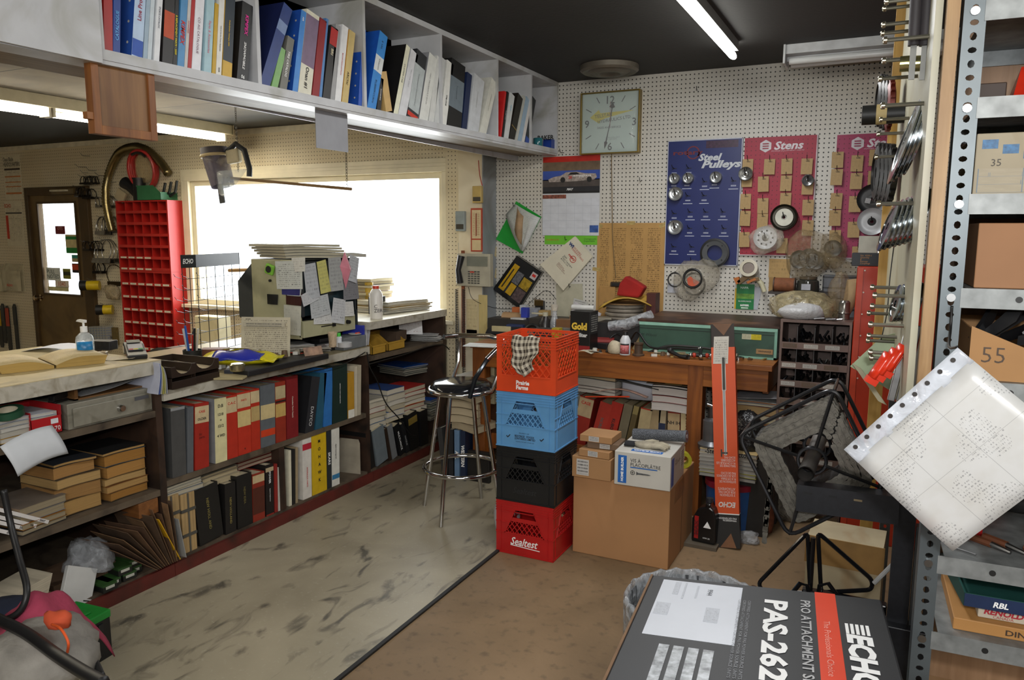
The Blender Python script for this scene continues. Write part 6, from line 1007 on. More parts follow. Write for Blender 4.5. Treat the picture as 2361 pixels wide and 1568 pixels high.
a=pY(1480,412,YP);t=hook(1479,417,.05,YP,label='lone black peg hook on the bare pegboard right of the calendar',mat=BLK);t=hook(1608,208,.03,YP,label='lone peg hook near the top of pegboard beside the clock',mat=BLK);t=hook(1300,352,.08,YP,label='black peg hook below the far end of hanging shelf',mat=BLK)
# ================= bench =================
ZBN=.9;YF=4.2;bw=wood('9a5c22','6f3b12',0,.45);bw2=wood('8f521d','64340f',2,.45)
t=thing('workbench','orange brown wooden workbench against the pegboard wall','workbench',(-1.42,4.6,0));bx0,bx1=-2.36,-.52
def bp(n,*q,mt=bw,bev=.002):o=BX(n,mt,*q,parent=t,bev=bev);o.location=-Vector(t.location);return o
bp('bench_top',bx0,YF-.02,ZBN-.028,bx1,YP-.001,ZBN);bp('front_apron',bx0+.02,YF,.755,bx1-.02,YF+.035,ZBN-.028);bp('side_apron',bx1-.051,YF+.035,.74,bx1-.02,YP-.03,ZBN-.028)
for a in(bx0+.01,-.97):bp('leg',a,YF-.004,0,a+.085,YF+.085,ZBN-.029,mt=bw2)
for a in(bx0+.01,bx1-.1):bp('leg',a,YP-.1,0,a+.085,YP-.02,.87,mt=bw2)
bp('lower_shelf',bx0+.1,YF+.1,.22,-.9,YP-.02,.24,mt=wood('6f4520','4a2a10',0));bp('lower_apron',bx0+.1,YF+.085,.2,-.97,YF+.1,.3,mt=bw2)
BT=lambda nm,lab,cat,m,mats,px,py,z=ZBN,**k:top(nm,lab,cat,m,mats,px,py,z,**k)
Yg=4.4;gx0,gx1=pY(1474,760,Yg).x,pY(1792,790,Yg).x;gz=pY(1640,745,Yg).z;gn=K('3a5648',.4,.1,.15,8,stain='2e443a');w=gx1-gx0;H=gz-ZBN
t=thing('green_metal_cabinet','long low green metal cabinet with brown top on the workbench','cabinet',(gx0,Yg,ZBN+.001));Dg=YP-.06-Yg
m=MB();m.box(0,0,0,w,Dg,H-.012);m.build('body',gn,t,bev=.004);MB().box(-.01,-.005,H-.012,w+.01,Dg,H).build('top_board',K('3e2619',.5,0,.3,8,stain='6b4a34'),t)
MB().box(.0,-.004,H-.032,w,.0,H-.014).build('light_edge',K('8ab8a4',.35),t);m=MB();m.box(0,-.0015,H*.72,w,-.0002,H*.735);m.build('door_seam',K('1c2420'),t);m=MB();m.box(0,-.003,0,w,0,.012);m.box(w-.015,-.003,0,w,0,H-.03);m.build('frame_edge',K('7aa894',.35),t)
a=pY(1732,776,Yg);MB().card((a.x-gx0-.05,-.0022,a.z-ZBN-.018),(.05,0,0),(0,0,.03),.001).build('white_label',LM('b9b89c','555544',5,.5),t);MB().card((a.x-gx0,-.0022,a.z-ZBN-.018),(.055,0,0),(0,0,.03),.001).build('yellow_label',LM('c8b81c','5a4a10',4,.5),t);MB().card((w-.11,-.0042,.03),(.09,0,0),(0,0,.028),.001).build('maker_plate',K('9a7a50',.5),t);txt('VIRFINANCE',.009,INK,t,fr((w-.065,-.0046,.045),(1,0,0),(0,0,1)),bold=.02);txt('M Wilson',.016,INK,t,fr((.06,-.0012,H*.52),(1,0,0),(0,0,1)),shear=.3,bold=-.01)
t=T_('calculator_printer','black office printer with cream cover at the left end of workbench','printer',1162,772,ZBN,.15);m=MB();m.prism([(-.14,0),(.14,0),(.13,.06),(-.12,.045)],0,.2);m.build('body',K('1e1e20',.4),t,bev=.004);m=MB();m.box(-.09,-.003,.02,.05,.01,.058);m.build('cover',K('b9ad84',.4),t,bev=.003)
BT('white_paper','white papers on the left end of the workbench','paper',MB().cbox(.2,.14,.004),[K('d0d0cc')],1110,797,rot=(0,0,.2));
o=MB().tube([(0,0,0),(.16,0,0)],.045,18).build('cardboard_tube',K('a48460',.7),smooth=True,loc=tuple(pY(1162,733,4.85)));tag(o,'brown cardboard tube lying at back left of the workbench','tube');BXs=lambda nm,lab,cat,c_,w_,d_,h_,px,py,Y,rz=0,mats=None:tag(MB().cbox(w_,d_,h_).build(nm,mats or[K(c_,.5)],bev=.002,loc=(pY(px,py,Y).x,Y,max(ZBN+.001,pY(px,py,Y).z)),rot=(0,0,rz)),lab,cat)
BXs('junk_crate','dark clutter crate at the back left of the workbench','crate','2e2b28',.34,.16,.1,1185,790,4.8);BXs('junk_crate','dark clutter crate in the middle back of the workbench','crate','34302a',.5,.2,.12,1310,780,4.8);BXs('junk_crate','black plastic tub behind the small white bottle','crate','222222',.3,.18,.12,1440,785,4.6)
BXs('barcode_box','white and blue barcode box standing at back left of the bench','box','b8bcc0',.045,.05,.09,1208,732,4.85);BXs('blue_box','small blue box face beside the barcode box','box','2a3aa0',.05,.04,.07,1211,732,4.8);BXs('orange_pack','small orange pack at the back left of the bench','pack','b86434',.07,.04,.05,1193,724,4.9);BXs('white_carton','white box with black barcode lying in front of the cardboard tube','box','c8c8c4',.1,.05,.04,1195,746,4.75)
BXs('clear_organizer','grey clear organizer box beside the blue box','box','8c9094',.08,.06,.08,1230,735,4.88,mats=[film('a8acb4',.6,.1,.2)])
t=thing('padlock_keys','bunch of brass keys hanging with a black padlock on the pegboard','keys',tuple(pY(1245,690,YP-.03)));m=MB();m.box(-.035,-.01,-.09,.035,.012,-.01);m.build('padlock',K('1f1e1e',.4),t,bev=.004)
for k in range(6):m=MB();m.lathe([(.003,0),(.012,0),(.012,.002),(.003,.002)],12,0,Matrix.Translation((-.03+.01*k,-.02,.0-.005*(k%3))));m.box(-.034+.012*k,-.022,-.045,-.026+.012*k,-.02,-.004);m.build('key',K('7a6034',.35,.8),t)
cable('thin black cable looped from the key hook along the pegboard',[pY(1200,720,YP-.03),pY(1230,690,YP-.02),pY(1260,670,YP-.02),pY(1282,690,YP-.02)],.002,None,'wire')
t=thing('steering_coil','thick black hose arch standing at the back left of the bench','hose',tuple(pY(1228,790,4.6)));m=MB();m.tube([(.075*math.cos(q),0,.0+.12*math.sin(q))for q in[PI*k/12 for k in range(13)]],.011,8);m.build('hose',BLK,t,smooth=True);m=MB();m.lathe([(0,0),(.05,0),(.045,.05),(0,.06)],20,0,Matrix.Translation((.03,.03,0)));m.build('black_cap',BLK,t,smooth=True)
t=thing('spray_bottle','dark bottle with a cream pump lever behind the orange crate','bottle',(pY(1257,770,4.7).x,4.7,ZBN));m=MB();m.lathe([(0,0),(.04,0),(.042,.1),(.02,.14),(0,.14)],18);m.build('bottle',K('2a2624',.3),t,smooth=True);m=MB();m.cyl(.018,.018,.14,.165,12);m.box(-.1,-.006,.15,.0,.006,.16);m.build('pump',K('b9b49c',.4),t)
t=thing('glass_flask','clear glass flask with a frosted cap on the bench','flask',(pY(1278,770,4.7).x,4.7,ZBN));m=MB();m.lathe([(0,0),(.035,0),(.03,.1),(.014,.16),(.014,.18),(0,.18)],18);m.build('flask',film('d8dce0',.35,.05,0),t,smooth=True);m=MB();m.cyl(.02,.025,.18,.22,14);m.build('cap',film('d0c8b8',.7,.3,0),t,smooth=True)
BXs('yellow_box','yellow sided small carton behind the orange crate rim','box','b09a1c',.05,.06,.1,1284,792,4.4);BXs('black_radio','black box with grey top behind the orange crate rim','box','242424',.16,.08,.09,1262,792,4.45);tag(MB().lathe([(0,0),(.012,0),(.012,.05),(.006,.055),(.006,.07),(0,.07)],12).build('small_bottle',BLK,smooth=True,loc=(pY(1300,792,4.4).x,4.4,ZBN)),'tiny black bottle between yellow carton and black filter box','bottle')
BXs('manila_box','tan small carton at back of the bench under the keys','box','b0925c',.07,.06,.07,1256,738,4.9);BXs('rusty_box','brown crumpled paper parcel left of the black filter box','parcel','7a5434',.12,.08,.1,1306,770,4.7)
t=T_('filter_box','black oil filter box lettered Gold and Filter on the workbench','box',1338,808,ZBN,-.05);x,z,w,h=wb(1312,733,1354,812,pZ(1338,808,ZBN).y);h=.235;m=MB();m.cbox(.13,.12,h,0,Matrix.Translation((0,.05,0)));m.build('carton',K('161615',.4,0,.1),t,bev=.002);txt('Gold',.045,K('d8b43c'),t,fr((-.005,-.0108,h*.62),(1,0,0),(0,0,1)),bold=.05,w=.1);txt('Filter',.025,K('c8c8c4'),t,fr((.015,-.0108,h*.4),(1,0,0),(0,0,1)),bold=.05);MB().box(-.065,-.0108,.0,.065,-.0102,.03).build('red_band',K('8a1c1c'),t)
m=MB();m.card((.0655,-.005,.1),(0,.11,0),(0,0,.12),.0006);m.build('side_print',LM('1c1c1c','a8a8a0',9,.5),t);p=Vector(t.location);tag(MB().tube([(-.08,0,0),(.06,0,.0)],.016,14).build('white_roll',K('c8c8c4',.4),smooth=True,loc=(p.x,p.y+.06,ZBN+h+.018),rot=(0,0,.05)),'white plastic tube lying on the black filter box','tube')
BXs('grey_bin_box','dusty beige box behind and right of the filter box','box','8a8270',.14,.12,.13,1385,776,4.7,.3);BXs('grey_bin_box','brown box behind the filter box','box','8c6c48',.14,.1,.1,1340,760,4.85,.1)
t=thing('wire_spool','clear coiled tubing spool with cardboard ends on the bench','spool',(pY(1440,745,4.82).x,4.82,ZBN+.07));
for k in(0,.17):m=MB();m.lathe([(0,.0),(.14,0),(.14,.006),(0,.006)],28,0,Matrix.Translation((0,0,k)));m.build('cardboard_flange',K('8a6c48',.7),t)
for k in range(6):m=MB();m.tube([((.115+.004*(k%2))*math.cos(q),(.115+.004*(k%2))*math.sin(q),.025+k*.026)for q in[2*PI*i/24 for i in range(24)]],.0125,8,closed=True);m.build('tubing_turn',K('8c8478',.2,.1,.2,20),t,smooth=True)
BXs('spool_base_box','brown carton under the tubing spool','box','6a4c30',.26,.2,.068,1440,790,4.82)
sp_=pY(1440,745,4.82);tag(MB().surf(lambda u,v:((u-.5)*.34,(v-.5)*.24,.03-.1*(u-.5)**2*2+.012*math.sin(v*6+u*3)),10,8,.008).build('padded_envelope',K('b8943c',.6,0,.1,10),smooth=2,loc=(sp_.x+.02,4.8,ZBN+.255),rot=(.05,-.1,.15)),'padded yellow envelope lying on the tubing spool','envelope')
tag(MB().prism([(-.09,0),(.06,-.01),(.1,.06),(.03,.1),(-.03,.13),(-.07,.08)],-.03,.05).build('red_cloth',K('9c1c18',.9,0,.15,12,bp=.3),bev=.012,loc=(sp_.x+.05,4.78,ZBN+.295)),'folded bright red shop cloth on the padded envelope','cloth')
t=thing('strap_buckle','brown and black strap buckle hanging on the yellowed parts list','buckle',tuple(pY(1422,655,YP-.02)));m=MB();m.cbox(.09,.02,.035,z=-.02);m.build('buckle',K('3a2c20',.4),t,bev=.008);m=MB();m.box(-.03,-.013,-.012,.04,-.009,.006);m.build('clasp',BLK,t);BXs('dark_red_box','dark red box behind the tubing spool','box','4a1f1a',.06,.1,.14,1505,725,4.8)
tag(MB().tube([(0,0,0),(.12,0,.02),(.27,0,.085)],[.03,.036,.03],12).build('plastic_sleeve',film('c8ccd0',.5,.05,.9,30),smooth=True,loc=tuple(pY(1405,752,4.5))),'crinkled clear plastic roll lying in front of the tubing spool','sleeve');tag(MB().surf(lambda u,v:(.02*u+.09*v,-.05*u,.16*v-.02),3,5,.002).build('tan_strap',K('b09a6c',.7),loc=tuple(pY(1455,800,4.45)),rot=(0,0,.2)),'bent tan paper strip beside the green cabinet','paper')
tag(MB().surf(lambda u,v:(.2*u,.1*v,.03*u*u+.003),6,2,.004).build('magazine',LM('b0a8a0','7a2c2c',9,.3),loc=tuple(pZ(1360,800,ZBN)+Vector((0,.12,.0)))),'magazine with curled edge lying right of the black filter box','magazine')
BT('rag_ball','ball of off-white cloth left of the small white bottle','cloth',MB().blob(.045,.045,.05,61,.12,16),[K('b9ad94',.9,0,.15,25,bp=.4)],1418,815,smooth=2)
t=T_('cleaner_bottle','small white bottle with a red and white warning label on the bench edge','bottle',1441,818,ZBN);m=MB();m.lathe([(0,0),(.03,0),(.031,.004),(.031,.085),(.018,.11),(.015,.112),(.015,.116),(0,.116)],24);m.build('bottle',K('c4c6c8',.35,0,.04),t,smooth=True);m=MB();m.cyl(.016,.014,.115,.135,14);m.build('cap',BLK,t,smooth=True);m=MB();m.surf(lambda u,v:(.0315*math.cos(-2.4+1.9*u),.0315*math.sin(-2.4+1.9*u),.008+.05*v),10,2,.0004);m.build('red_label',LM('a82424','d8c8c8',6,.5,.05),t,smooth=2);m=MB();m.surf(lambda u,v:(.0315*math.cos(-2.4+1.9*u),.0315*math.sin(-2.4+1.9*u),.059+.008*v),10,1,.0004);m.build('black_label',BLK,t,smooth=2)
BT('wooden_spool','rusty brown spool next to the small white bottle','spool',MB().lathe([(0,0),(.034,0),(.034,.008),(.024,.012),(.024,.062),(.028,.066),(.028,.074),(0,.074)],20),[K('4a3626',.6,0,.3,25)],1472,820,smooth=True)
for i in range(38):
 px=rnd.uniform(1310,1760);p=pZ(px,815+(px-1340)*.04+rnd.uniform(-8,6),ZBN);s_=rnd.uniform(.006,.016);k=i%3;m=MB();(m.cbox(s_*2.4,s_*1.2,s_)if k==0 else m.cyl(s_,s_*.8,0,s_*1.5,8)if k==1 else m.tube([(0,0,s_*.4),(s_*3,s_,s_*.5),(s_*5,-s_,s_*.6)],s_*.35,6));tag(m.build('small_part',sp[(i*5)%4 if i%5 else 4],loc=(p.x,max(p.y+.03,YF+.02),ZBN+.001),rot=(0,0,rnd.uniform(0,6))),'tiny loose part in the clutter on the workbench edge','part','small parts on the workbench')
BT('tan_card','small tan card scrap on the bench edge before the green cabinet','card',MB().cbox(.07,.04,.003),[K('b0905c')],1520,818,rot=(0,0,.4));BT('white_paper_scrap','white paper scrap on bench in front of the green cabinet','paper',MB().cbox(.14,.06,.006),[K('c8bca4')],1540,805,rot=(0,0,-.2));BT('work_glove','off-white cotton work glove crumpled before the green cabinet','glove',MB().blob(.06,.035,.03,71,.3,18),[K('b9ae98',.95,0,.15,30,bp=.4)],1578,812,smooth=2)
t=T_('socket_wrench','black handled socket tool lying by the white glove','tool',1545,822,ZBN,-.5);m=MB();m.tube([(0,0,.03),(.07,0,.012),(.13,0,.012)],[.012,.01,.014],10);m.build('handle',BLK,t,smooth=True);m=MB();m.blob(.018,.018,.018,3,.02,12,flat=False);o=m.build('ball_end',BLK,t,smooth=2);o.location=(0,0,.035)
t=T_('universal_joint','cross shaped joint with red seals and steel caps on bench','joint',1615,828,ZBN,.3);m=MB();m.tube([(-.05,0,.02),(.05,0,.02)],.01,8);m.tube([(0,-.03,.02),(0,.04,.05)],.01,8);m.build('cross',BLK,t,smooth=True)
for a in((-.055,0,.02),(.055,0,.02),(0,-.035,.018),(0,.042,.052)):m=MB();m.blob(.013,.013,.013,1,.02,10,flat=False);m.build('steel_cap',CHROME,t,smooth=2,loc=a)
for a in((-.035,0,.02),(.035,0,.02)):m=MB();m.blob(.013,.015,.015,1,.02,10,flat=False);m.build('red_seal',K('a8321c',.4),t,smooth=2,loc=a)
BT('red_tool','red handled pliers behind the cross joint','tool',MB().tube([(-.09,0,.02),(0,0,.035),(.08,.0,.02)],[.006,.014,.008],8),[K('8c201c',.4)],1608,808,smooth=True)
BT('steel_ring','shiny steel ring at bench edge right of the orange box','ring',MB().lathe([(.02,0),(.032,0),(.032,.016),(.02,.016),(.02,0)],20),[CHROME],1702,830,smooth=True);BT('black_lever','black lever handle on the bench right of the orange box','tool',MB().tube([(-.06,0,.03),(.02,0,.025),(.05,-.01,.01)],.01,8),[BLK],1700,818,smooth=True)
YU=4.32
def ubk(b0,b1,top_,cov,label_,zb_=.242,**k):
 X0=pY(b0,1000,YU).x;a0=pY(b0,1050,YU);X1=pY(b1,1050,YU).x;tp=pY(top_[0],top_[1],YU);an=math.atan2(tp.x-pY(b0,1060,YU).x,tp.z-zb_);hh=math.hypot(tp.x-X0,tp.z-zb_)
 return book('binder',label_,'binder',(X1-a0.x)*math.cos(an),.28,hh,cov,(pY(b0,1060,YU).x,YU,zb_+.001),(0,an,0),pages='b9a884',t=.003,**k)
ubk(1312,1345,(1338,912),'94281c','dark red binder with cream label, leftmost under the bench right of crates',lab=[(0,0,0,'b9a27c')],band=[(.66,.98,0)],text=[('CASE',.02,.9,RINK,None,1)])
ubk(1352,1380,(1385,925),'b4321f','bright red binder leaning, beside the leftmost cream labelled one',spine='a33022',text='NORSE',th=.02,tcol=K('5a5a54'),tz=.6)
ubk(1382,1408,(1412,925),'a22a1c','red binder leaning with black capitals KUBOTA style down its spine'.replace(' KUBOTA style',''),text='KUBOTA TRAC',th=.02,tcol=INK,tz=.45)
ubk(1412,1432,(1440,930),'6f6650','dusty olive grey binder leaning under the bench');ubk(1434,1446,(1462,936),'8c7c4c','patterned gold edged binder leaning under the bench',lab=[(0,0,0,'5a4c2c')],band=[(.1,.85,0)])
ubk(1458,1485,(1478,940),'a8301c','red binder with cream label and green yellow sticker under bench',lab=[(0,0,0,'ae9c74'),(0,0,0,'6a8a3c')],band=[(.6,.98,0),(.3,.45,1)]);ubk(1488,1512,(1500,942),'a08c68','cream binder with red bottom half under bench',lab=[(0,0,0,'8a2a1c')],band=[(0,.55,0)])
ubk(1514,1530,(1520,944),'b0a080','cream binder with a blue round emblem under bench',lab=[(0,0,0,'26304a')],band=[(.6,.75,0)]);ubk(1538,1566,(1540,946),'8c2c1c','red and cream binder left of the tall cream one under bench',lab=[(0,0,0,'b9a078')],band=[(.6,.95,0)],text=[('NH IH',.02,.78,INK,None,1)]);ubk(1569,1600,(1570,942),'cdb98c','tall cream binder lettered in black beside the bench leg',lab=[(0,0,0,'a8322c')],band=[(.52,.54,0),(.36,.38,0)],text='KUBOTA TRS',th=.022,tcol=INK,tz=.78,bold=.04)
def uflat(lab,px,py,w_,d_,t_,c_,Y=4.28,rz=0,pg_='c4bda9',curl=.004,zz=None):a=pY(px,py,Y);return flat(lab,w_,d_,t_,c_,(a.x,Y,a.z if zz is None else zz),rz,pg_,curl)
zz=pY(1553,950,4.28).z
for i,(tt,c_)in enumerate(((.045,'b8b0a8'),(.038,'9c3a34'),(.045,'4c4a48'),(.01,'3a3832'))):uflat('thick white paged catalogue near the bench leg, '+('topmost' if i==3 else ORD[i]+' from bottom'),1553,950,.27-.01*(i%2),.28,tt,c_,zz=zz,pg_='cfc8c0');zz+=tt+.004
t=thing('clipboard','brown clipboard with a brass clip on the white paged stack','clipboard',(pY(1553,880,4.27).x,4.27,zz+.004));MB().box(-.16,0,0,.15,.23,.004).build('board',K('5a4628',.5),t);m=MB();m.box(-.05,.0,.004,.05,.035,.012);m.prism([(-.035,.012),(.035,.012),(.02,.032),(-.02,.032)],0,.01);m.build('clip',K('8a7c44',.3,.8),t,bev=.002)
zz=pY(1345,905,4.28).z
for i,(tt,c_)in enumerate(((.02,'a8a49c'),(.014,'b4a49c'),(.045,'8c8c84'),(.035,'6a6050'),(.03,'2c2a28'))):uflat('paper stack under the left part of the bench, '+('topmost' if i==4 else ORD[i]+' from bottom'),1365,905,.3,.3,tt,c_,zz=zz,rz=-.06,pg_=['c0bbb0','b9a27c'][i==3]);zz+=tt+.004
tag(MB().surf(lambda u,v:((u-.5)*.34,.2*v,.04*math.sin(u*3)-.02*v),10,4,.004).build('plastic_envelope',K('b89484',.3,0,.3,20),smooth=2,loc=tuple(pY(1425,912,4.26))),'pinkish plastic envelope with orange edge lying on red binders','envelope');tag(MB().box(-.14,-.003,0,.14,.0,.008).build('orange_edge',K('c8401c',.4),loc=tuple(pY(1400,916,4.255)),rot=(0,-.1,0)),'bright orange strip edge under the plastic envelope','strip')
tag(MB().surf(lambda u,v:((u-.5)*.36,.22*v,.05*(1-u)+.01),8,3,.006).build('dark_folder',K('3c3a38',.5),smooth=2,loc=tuple(pY(1450,895,4.28))),'dark grey folder slanting on the plastic envelope','folder')
tag(MB().surf(lambda u,v:(.11*math.sin(u*2.4-1.1)*1.1,-.05*math.cos(u*2.4-1.1),.12*v),12,2,.001).build('bent_paper',K('b0b2ba',.5,0,.05),smooth=2,loc=tuple(pY(1475,918,4.36))),'big white sheet bent upright under the bench','paper')
zz=pY(1745,1075,4.27).z+.045
for i in range(11):
 tt=(.03,.02,.035,.02,.028,.02,.03,.04,.045,.012,.01)[i];uflat('paper bundle in the tall stack beside the small parts rack, '+('topmost' if i==10 else ORD[i]+' from bottom'),1744,1075,.26,.3,tt,('8a5a34','a8a08c','7a4a28','b0a890','a08c64','8c8474','b09c70','a88a5c','7c4424','8c9094','a8a8a4')[i],Y=4.27,zz=zz,rz=rnd.uniform(-.06,.06),pg_=('a08458','b9b098','8a5a34','b4a88c')[i%4],curl=.002);zz+=tt+.003
BXs('crate_stand','dark crate supporting the tall paper stack under bench end','crate','2a241e',.27,.3,pY(1745,1075,4.27).z+.043,1742,1235,4.5);D.objects['crate_stand'].location.z=0;D.objects['crate_stand'].location.y=4.43
tag(MB().surf(lambda u,v:((u-.5)*.24,.2*v,.03*u),4,2,.002).build('white_card',K('a8a8ac',.5),loc=(pY(1745,885,4.27).x,4.265,zz+.002),rot=(.02,.05,0)),'white sheet sloping on top of the tall paper stack','paper')
tag(MB().blob(.085,.08,.16,81,.12,22).build('black_bag',K('1a1a1b',.2,0,.2,20,bp=.6),smooth=2,loc=(pY(1722,1050,4.15).x,4.15,.42)),'shiny black plastic bag beside the tall orange box','bag');BXs('crate_under_bag','dark box under the black plastic bag','box','211e1b',.24,.2,.42,1720,1240,4.15);D.objects['crate_under_bag'].location.z=0
zz=.30
for i in range(7):flat('magazine in the low stack behind the tall orange box, '+('topmost' if i==6 else ORD[i]+' from bottom'),.3,.22,.02,('3a3a3a','b0a83c','9c9c98','8c8c88','a8a49c','b8b4a8','b09868')[i],(pY(1675,1110,4.02).x,4.02,zz),rnd.uniform(-.1,.1),'a8a49a',.001,'magazine');zz+=.022
txt('-Steiner   Tractor-',.03,INK,D.objects[[o.name for o in D.objects if o.name.startswith('magazine')][-1]],fr((0,-.0015,.012),(1,0,0),(0,0,1)),bold=.02,w=.24)
t=thing('blue_pail','blue pail with red lid at the foot of magazine stack behind the orange box','pail',(pY(1675,1180,4.0).x,4.13,0));m=MB();m.lathe([(0,0),(.13,0),(.14,.24),(0,.24)],24);m.build('pail',K('1d4a80',.4),t,smooth=True);m=MB();m.lathe([(0,.24),(.145,.24),(.145,.27),(0,.275)],24);m.build('lid',K('7c1428',.4),t,smooth=True);t.location.y=4.14
t=thing('grease_gun','silver headed grease gun hanging behind the tall orange box','tool',tuple(pY(1643,950,4.2)));m=MB();m.tube([(-.03,0,.04),(.01,0,.03)],.012,10);m.build('head',CHROME,t,smooth=True);m=MB();m.tube([(0,0,.03),(.005,0,-.15)],.02,12);m.build('barrel',K('5a5654',.3,.6),t,smooth=True)
tag(MB().lathe([(0,0),(.07,0),(.075,.03),(.05,.05),(.05,.16),(0,.17)],20).build('steel_motor',K('6c6e70',.3,.6,.2),smooth=True,loc=tuple(pY(1640,1035,4.1))),'round grey steel motor body behind the orange box','motor')
YR=4.25;rx0,rx1=pY(1797,800,YR).x,pY(1962,800,YR).x;rz=pY(1880,740,YR).z;w=rx1-rx0;rk=K('6c5850',.45,.1,.2,12,stain='4a3a32');Dr=.28
t=thing('small_parts_rack','brown steel rack of open bins full of black bolts right of the bench','rack',(rx0,YR,0));m=MB();m.box(0,0,0,.012,Dr,rz);m.box(w-.012,0,0,w,Dr,rz);m.box(.012,0,rz-.014,w-.012,Dr,rz);m.box(.012,Dr-.006,0,w-.012,Dr,rz-.014);m.build('rack_frame',rk,t)
blt=K('161619',.3,.5,.3,60);ys=[800,846,889,931,975,1020,1065]
for i,yy in enumerate(ys):
 z=pY(1880,yy,YR).z;m=MB();m.box(.012,0,z-.012,w-.012,Dr-.006,z-.004);m.box(.012,-.004,z-.018,w-.012,0,z+.018);m.build('shelf_lip',rk,t)
 for k in range(1,4):MB().box(w*k*.245+.0,.004,z-.004,w*k*.245+.003,Dr-.006,z+.1).build('bin_divider',K('4c4a4a',.5),t)
 for k in range(3):MB().card((w*(.05+k*.3),-.0045,z-.011),(w*.2,0,0),(0,0,.022),.0008).build('label',LM(('5c4632','b0aaa0','a8a49c')[(k+i)%3],'555555',3,.5),t)
 for k in range(4):
  nb=(5,15,7,9)[(k+i*2)%4]if i<5 else 2
  for j in range(nb if i<4 else 0):
   a=Vector((rx0+w*(k*.245+.03+.18*rnd.random()),YR+.02+.1*rnd.random(),z+.0+.05*rnd.random()*(nb>5)))
   tag(MB().tube([(0,0,.006),(rnd.uniform(-.025,.025),rnd.uniform(-.02,.02),.02+rnd.random()*.02),],.006,6).build('black_bolt',blt if not(i==1 and k==2)else STEEL,loc=tuple(a)),'black bolt or clip heaped in the brown steel rack bins','bolt','bolts in the brown rack')
rc0,rc1=pY(1971,700,4.22).x,pY(2076,700,4.22).x;rzt=pY(2020,615,4.22).z;t=thing('red_tool_cabinet','tall orange red steel cabinet behind the hanging bolts','cabinet',(rc0,4.22,0));m=MB();m.box(0,0,0,.6,.5,rzt);m.build('body',K('b0341c',.35,.1,.1,5,stain='8c2a18'),t,bev=.006)
MB().box(.004,-.004,.02,.03,-.0,rzt-.01).build('corner_post',K('b83c20',.4),t)
for k in range(6):m=MB();m.cyl(.004,.004,0,.003,8,0,Matrix.Translation((.036,-.0005,rzt-.02-k*.11))@Matrix.Rotation(PI/2,4,'X'));m.build('rivet',K('c8b8a8',.4),t)
BXs('coupling_box','black and orange parts box on top of the red cabinet','box','23262a',.13,.1,.065,1996,612,4.3);o=D.objects['coupling_box'];o.location.z=rzt+.001;txt('No. 4200-1\nQuantity\n8\nPioneer\nCouplings',.05,K('a87848'),o,fr((0,-.0508,.032),(1,0,0),(0,0,1)));BXs('orange_box','plain orange box right of the black coupling box','box','a8702c',.1,.1,.06,2055,612,4.3);D.objects['orange_box'].location.z=rzt+.001
tag(MB().box(-.09,0,0,.1,.02,.15).build('white_box',K('a8a698',.5),loc=(pY(2020,600,4.5).x,4.5,rzt+.001)),'whitish flat box standing behind the coupling box on red cabinet','box')
for k in range(3):tag(MB().cyl(.018,.014,0,.035,12).build('steel_fitting',CHROME,smooth=True,loc=(rc0+.1+.045*k,4.3,rzt+.067)),'small shiny fitting in the coupling box','fitting','fittings on the coupling box')
T1=rz+.001
tag(MB().blob(.2,.1,.09,91,.18,26).build('plastic_bag',film('a89c78',.45,.06,.9,20),smooth=2,loc=(pY(1850,735,4.4).x,4.4,T1)),'big yellowish clear bag of parts on the brown rack','bag');tag(MB().blob(.12,.05,.05,92,.3,18).build('white_packet',K('b0b0b0',.35,0,.1,20,bp=.5),smooth=2,loc=(pY(1845,738,4.32).x,4.31,T1)),'crumpled white packet in the clear bag on the brown rack','packet')
t=thing('swing_top_jar','dark glass swing top jar with white label behind the brown rack','jar',(pY(1862,672,4.8).x,4.8,pY(1862,675,4.8).z));m=MB();m.lathe([(0,0),(.06,0),(.065,.02),(.06,.07),(.045,.08),(0,.08)],24);m.build('glass',K('34342f',.15,0,.1),t,smooth=True);m=MB();m.lathe([(0,.08),(.05,.08),(.05,.095),(0,.1)],24);m.build('lid',K('5a5040',.2),t,smooth=True);MB().card((-.03,-.0665,.02),(.05,0,0),(0,0,.035),.001).build('label',K('a8aab0'),t)
t=thing('rusty_filter','rusty orange cylinder filter beside the dark glass jar','filter',(pY(1808,672,4.8).x,4.8,pY(1808,673,4.8).z));m=MB();m.tube([(-.055,0,.042),(.055,0,.042)],.042,18);m.build('body',K('7c4a2c',.8,0,.3,40),t,smooth=True)
for s_ in(-1,1):m=MB();m.tube([(s_*.056,0,.042),(s_*.062,0,.042)],.045,18);m.build('end_cap',K('4a3424',.6),t,smooth=True)
m=MB();sx0=pY(1775,675,4.8).x;sx1=pY(1965,675,4.8).x;zsh=pY(1860,673,4.8).z;t=thing('wall_ledge','narrow dark ledge on the pegboard carrying jar and filter','ledge',(sx0,YP,zsh));MB().box(0,-.28,-.014,.36,0,-.001).build('board',K('3a3430',.6),t)
t=thing('wire_drawer_unit','black wire fronted drawer organizer standing at the back of the rack','organizer',(pY(1895,700,4.9).x,4.9,pY(1920,738,4.9).z));W_,H_=.2,pY(1920,635,4.9).z-pY(1920,738,4.9).z;MB().box(0,0,0,W_,.09,H_).build('case',K('5c5e62',.5,0,.2,30),t);m=MB()
for k in range(5):m.box(-.002,-.004,H_*k/4.2,W_,0,H_*k/4.2+.006)
for k in range(3):m.box(W_*k/2-.003,-.004,0,W_*k/2+.003,0,H_)
m.build('frame_bars',K('26282a',.5),t)
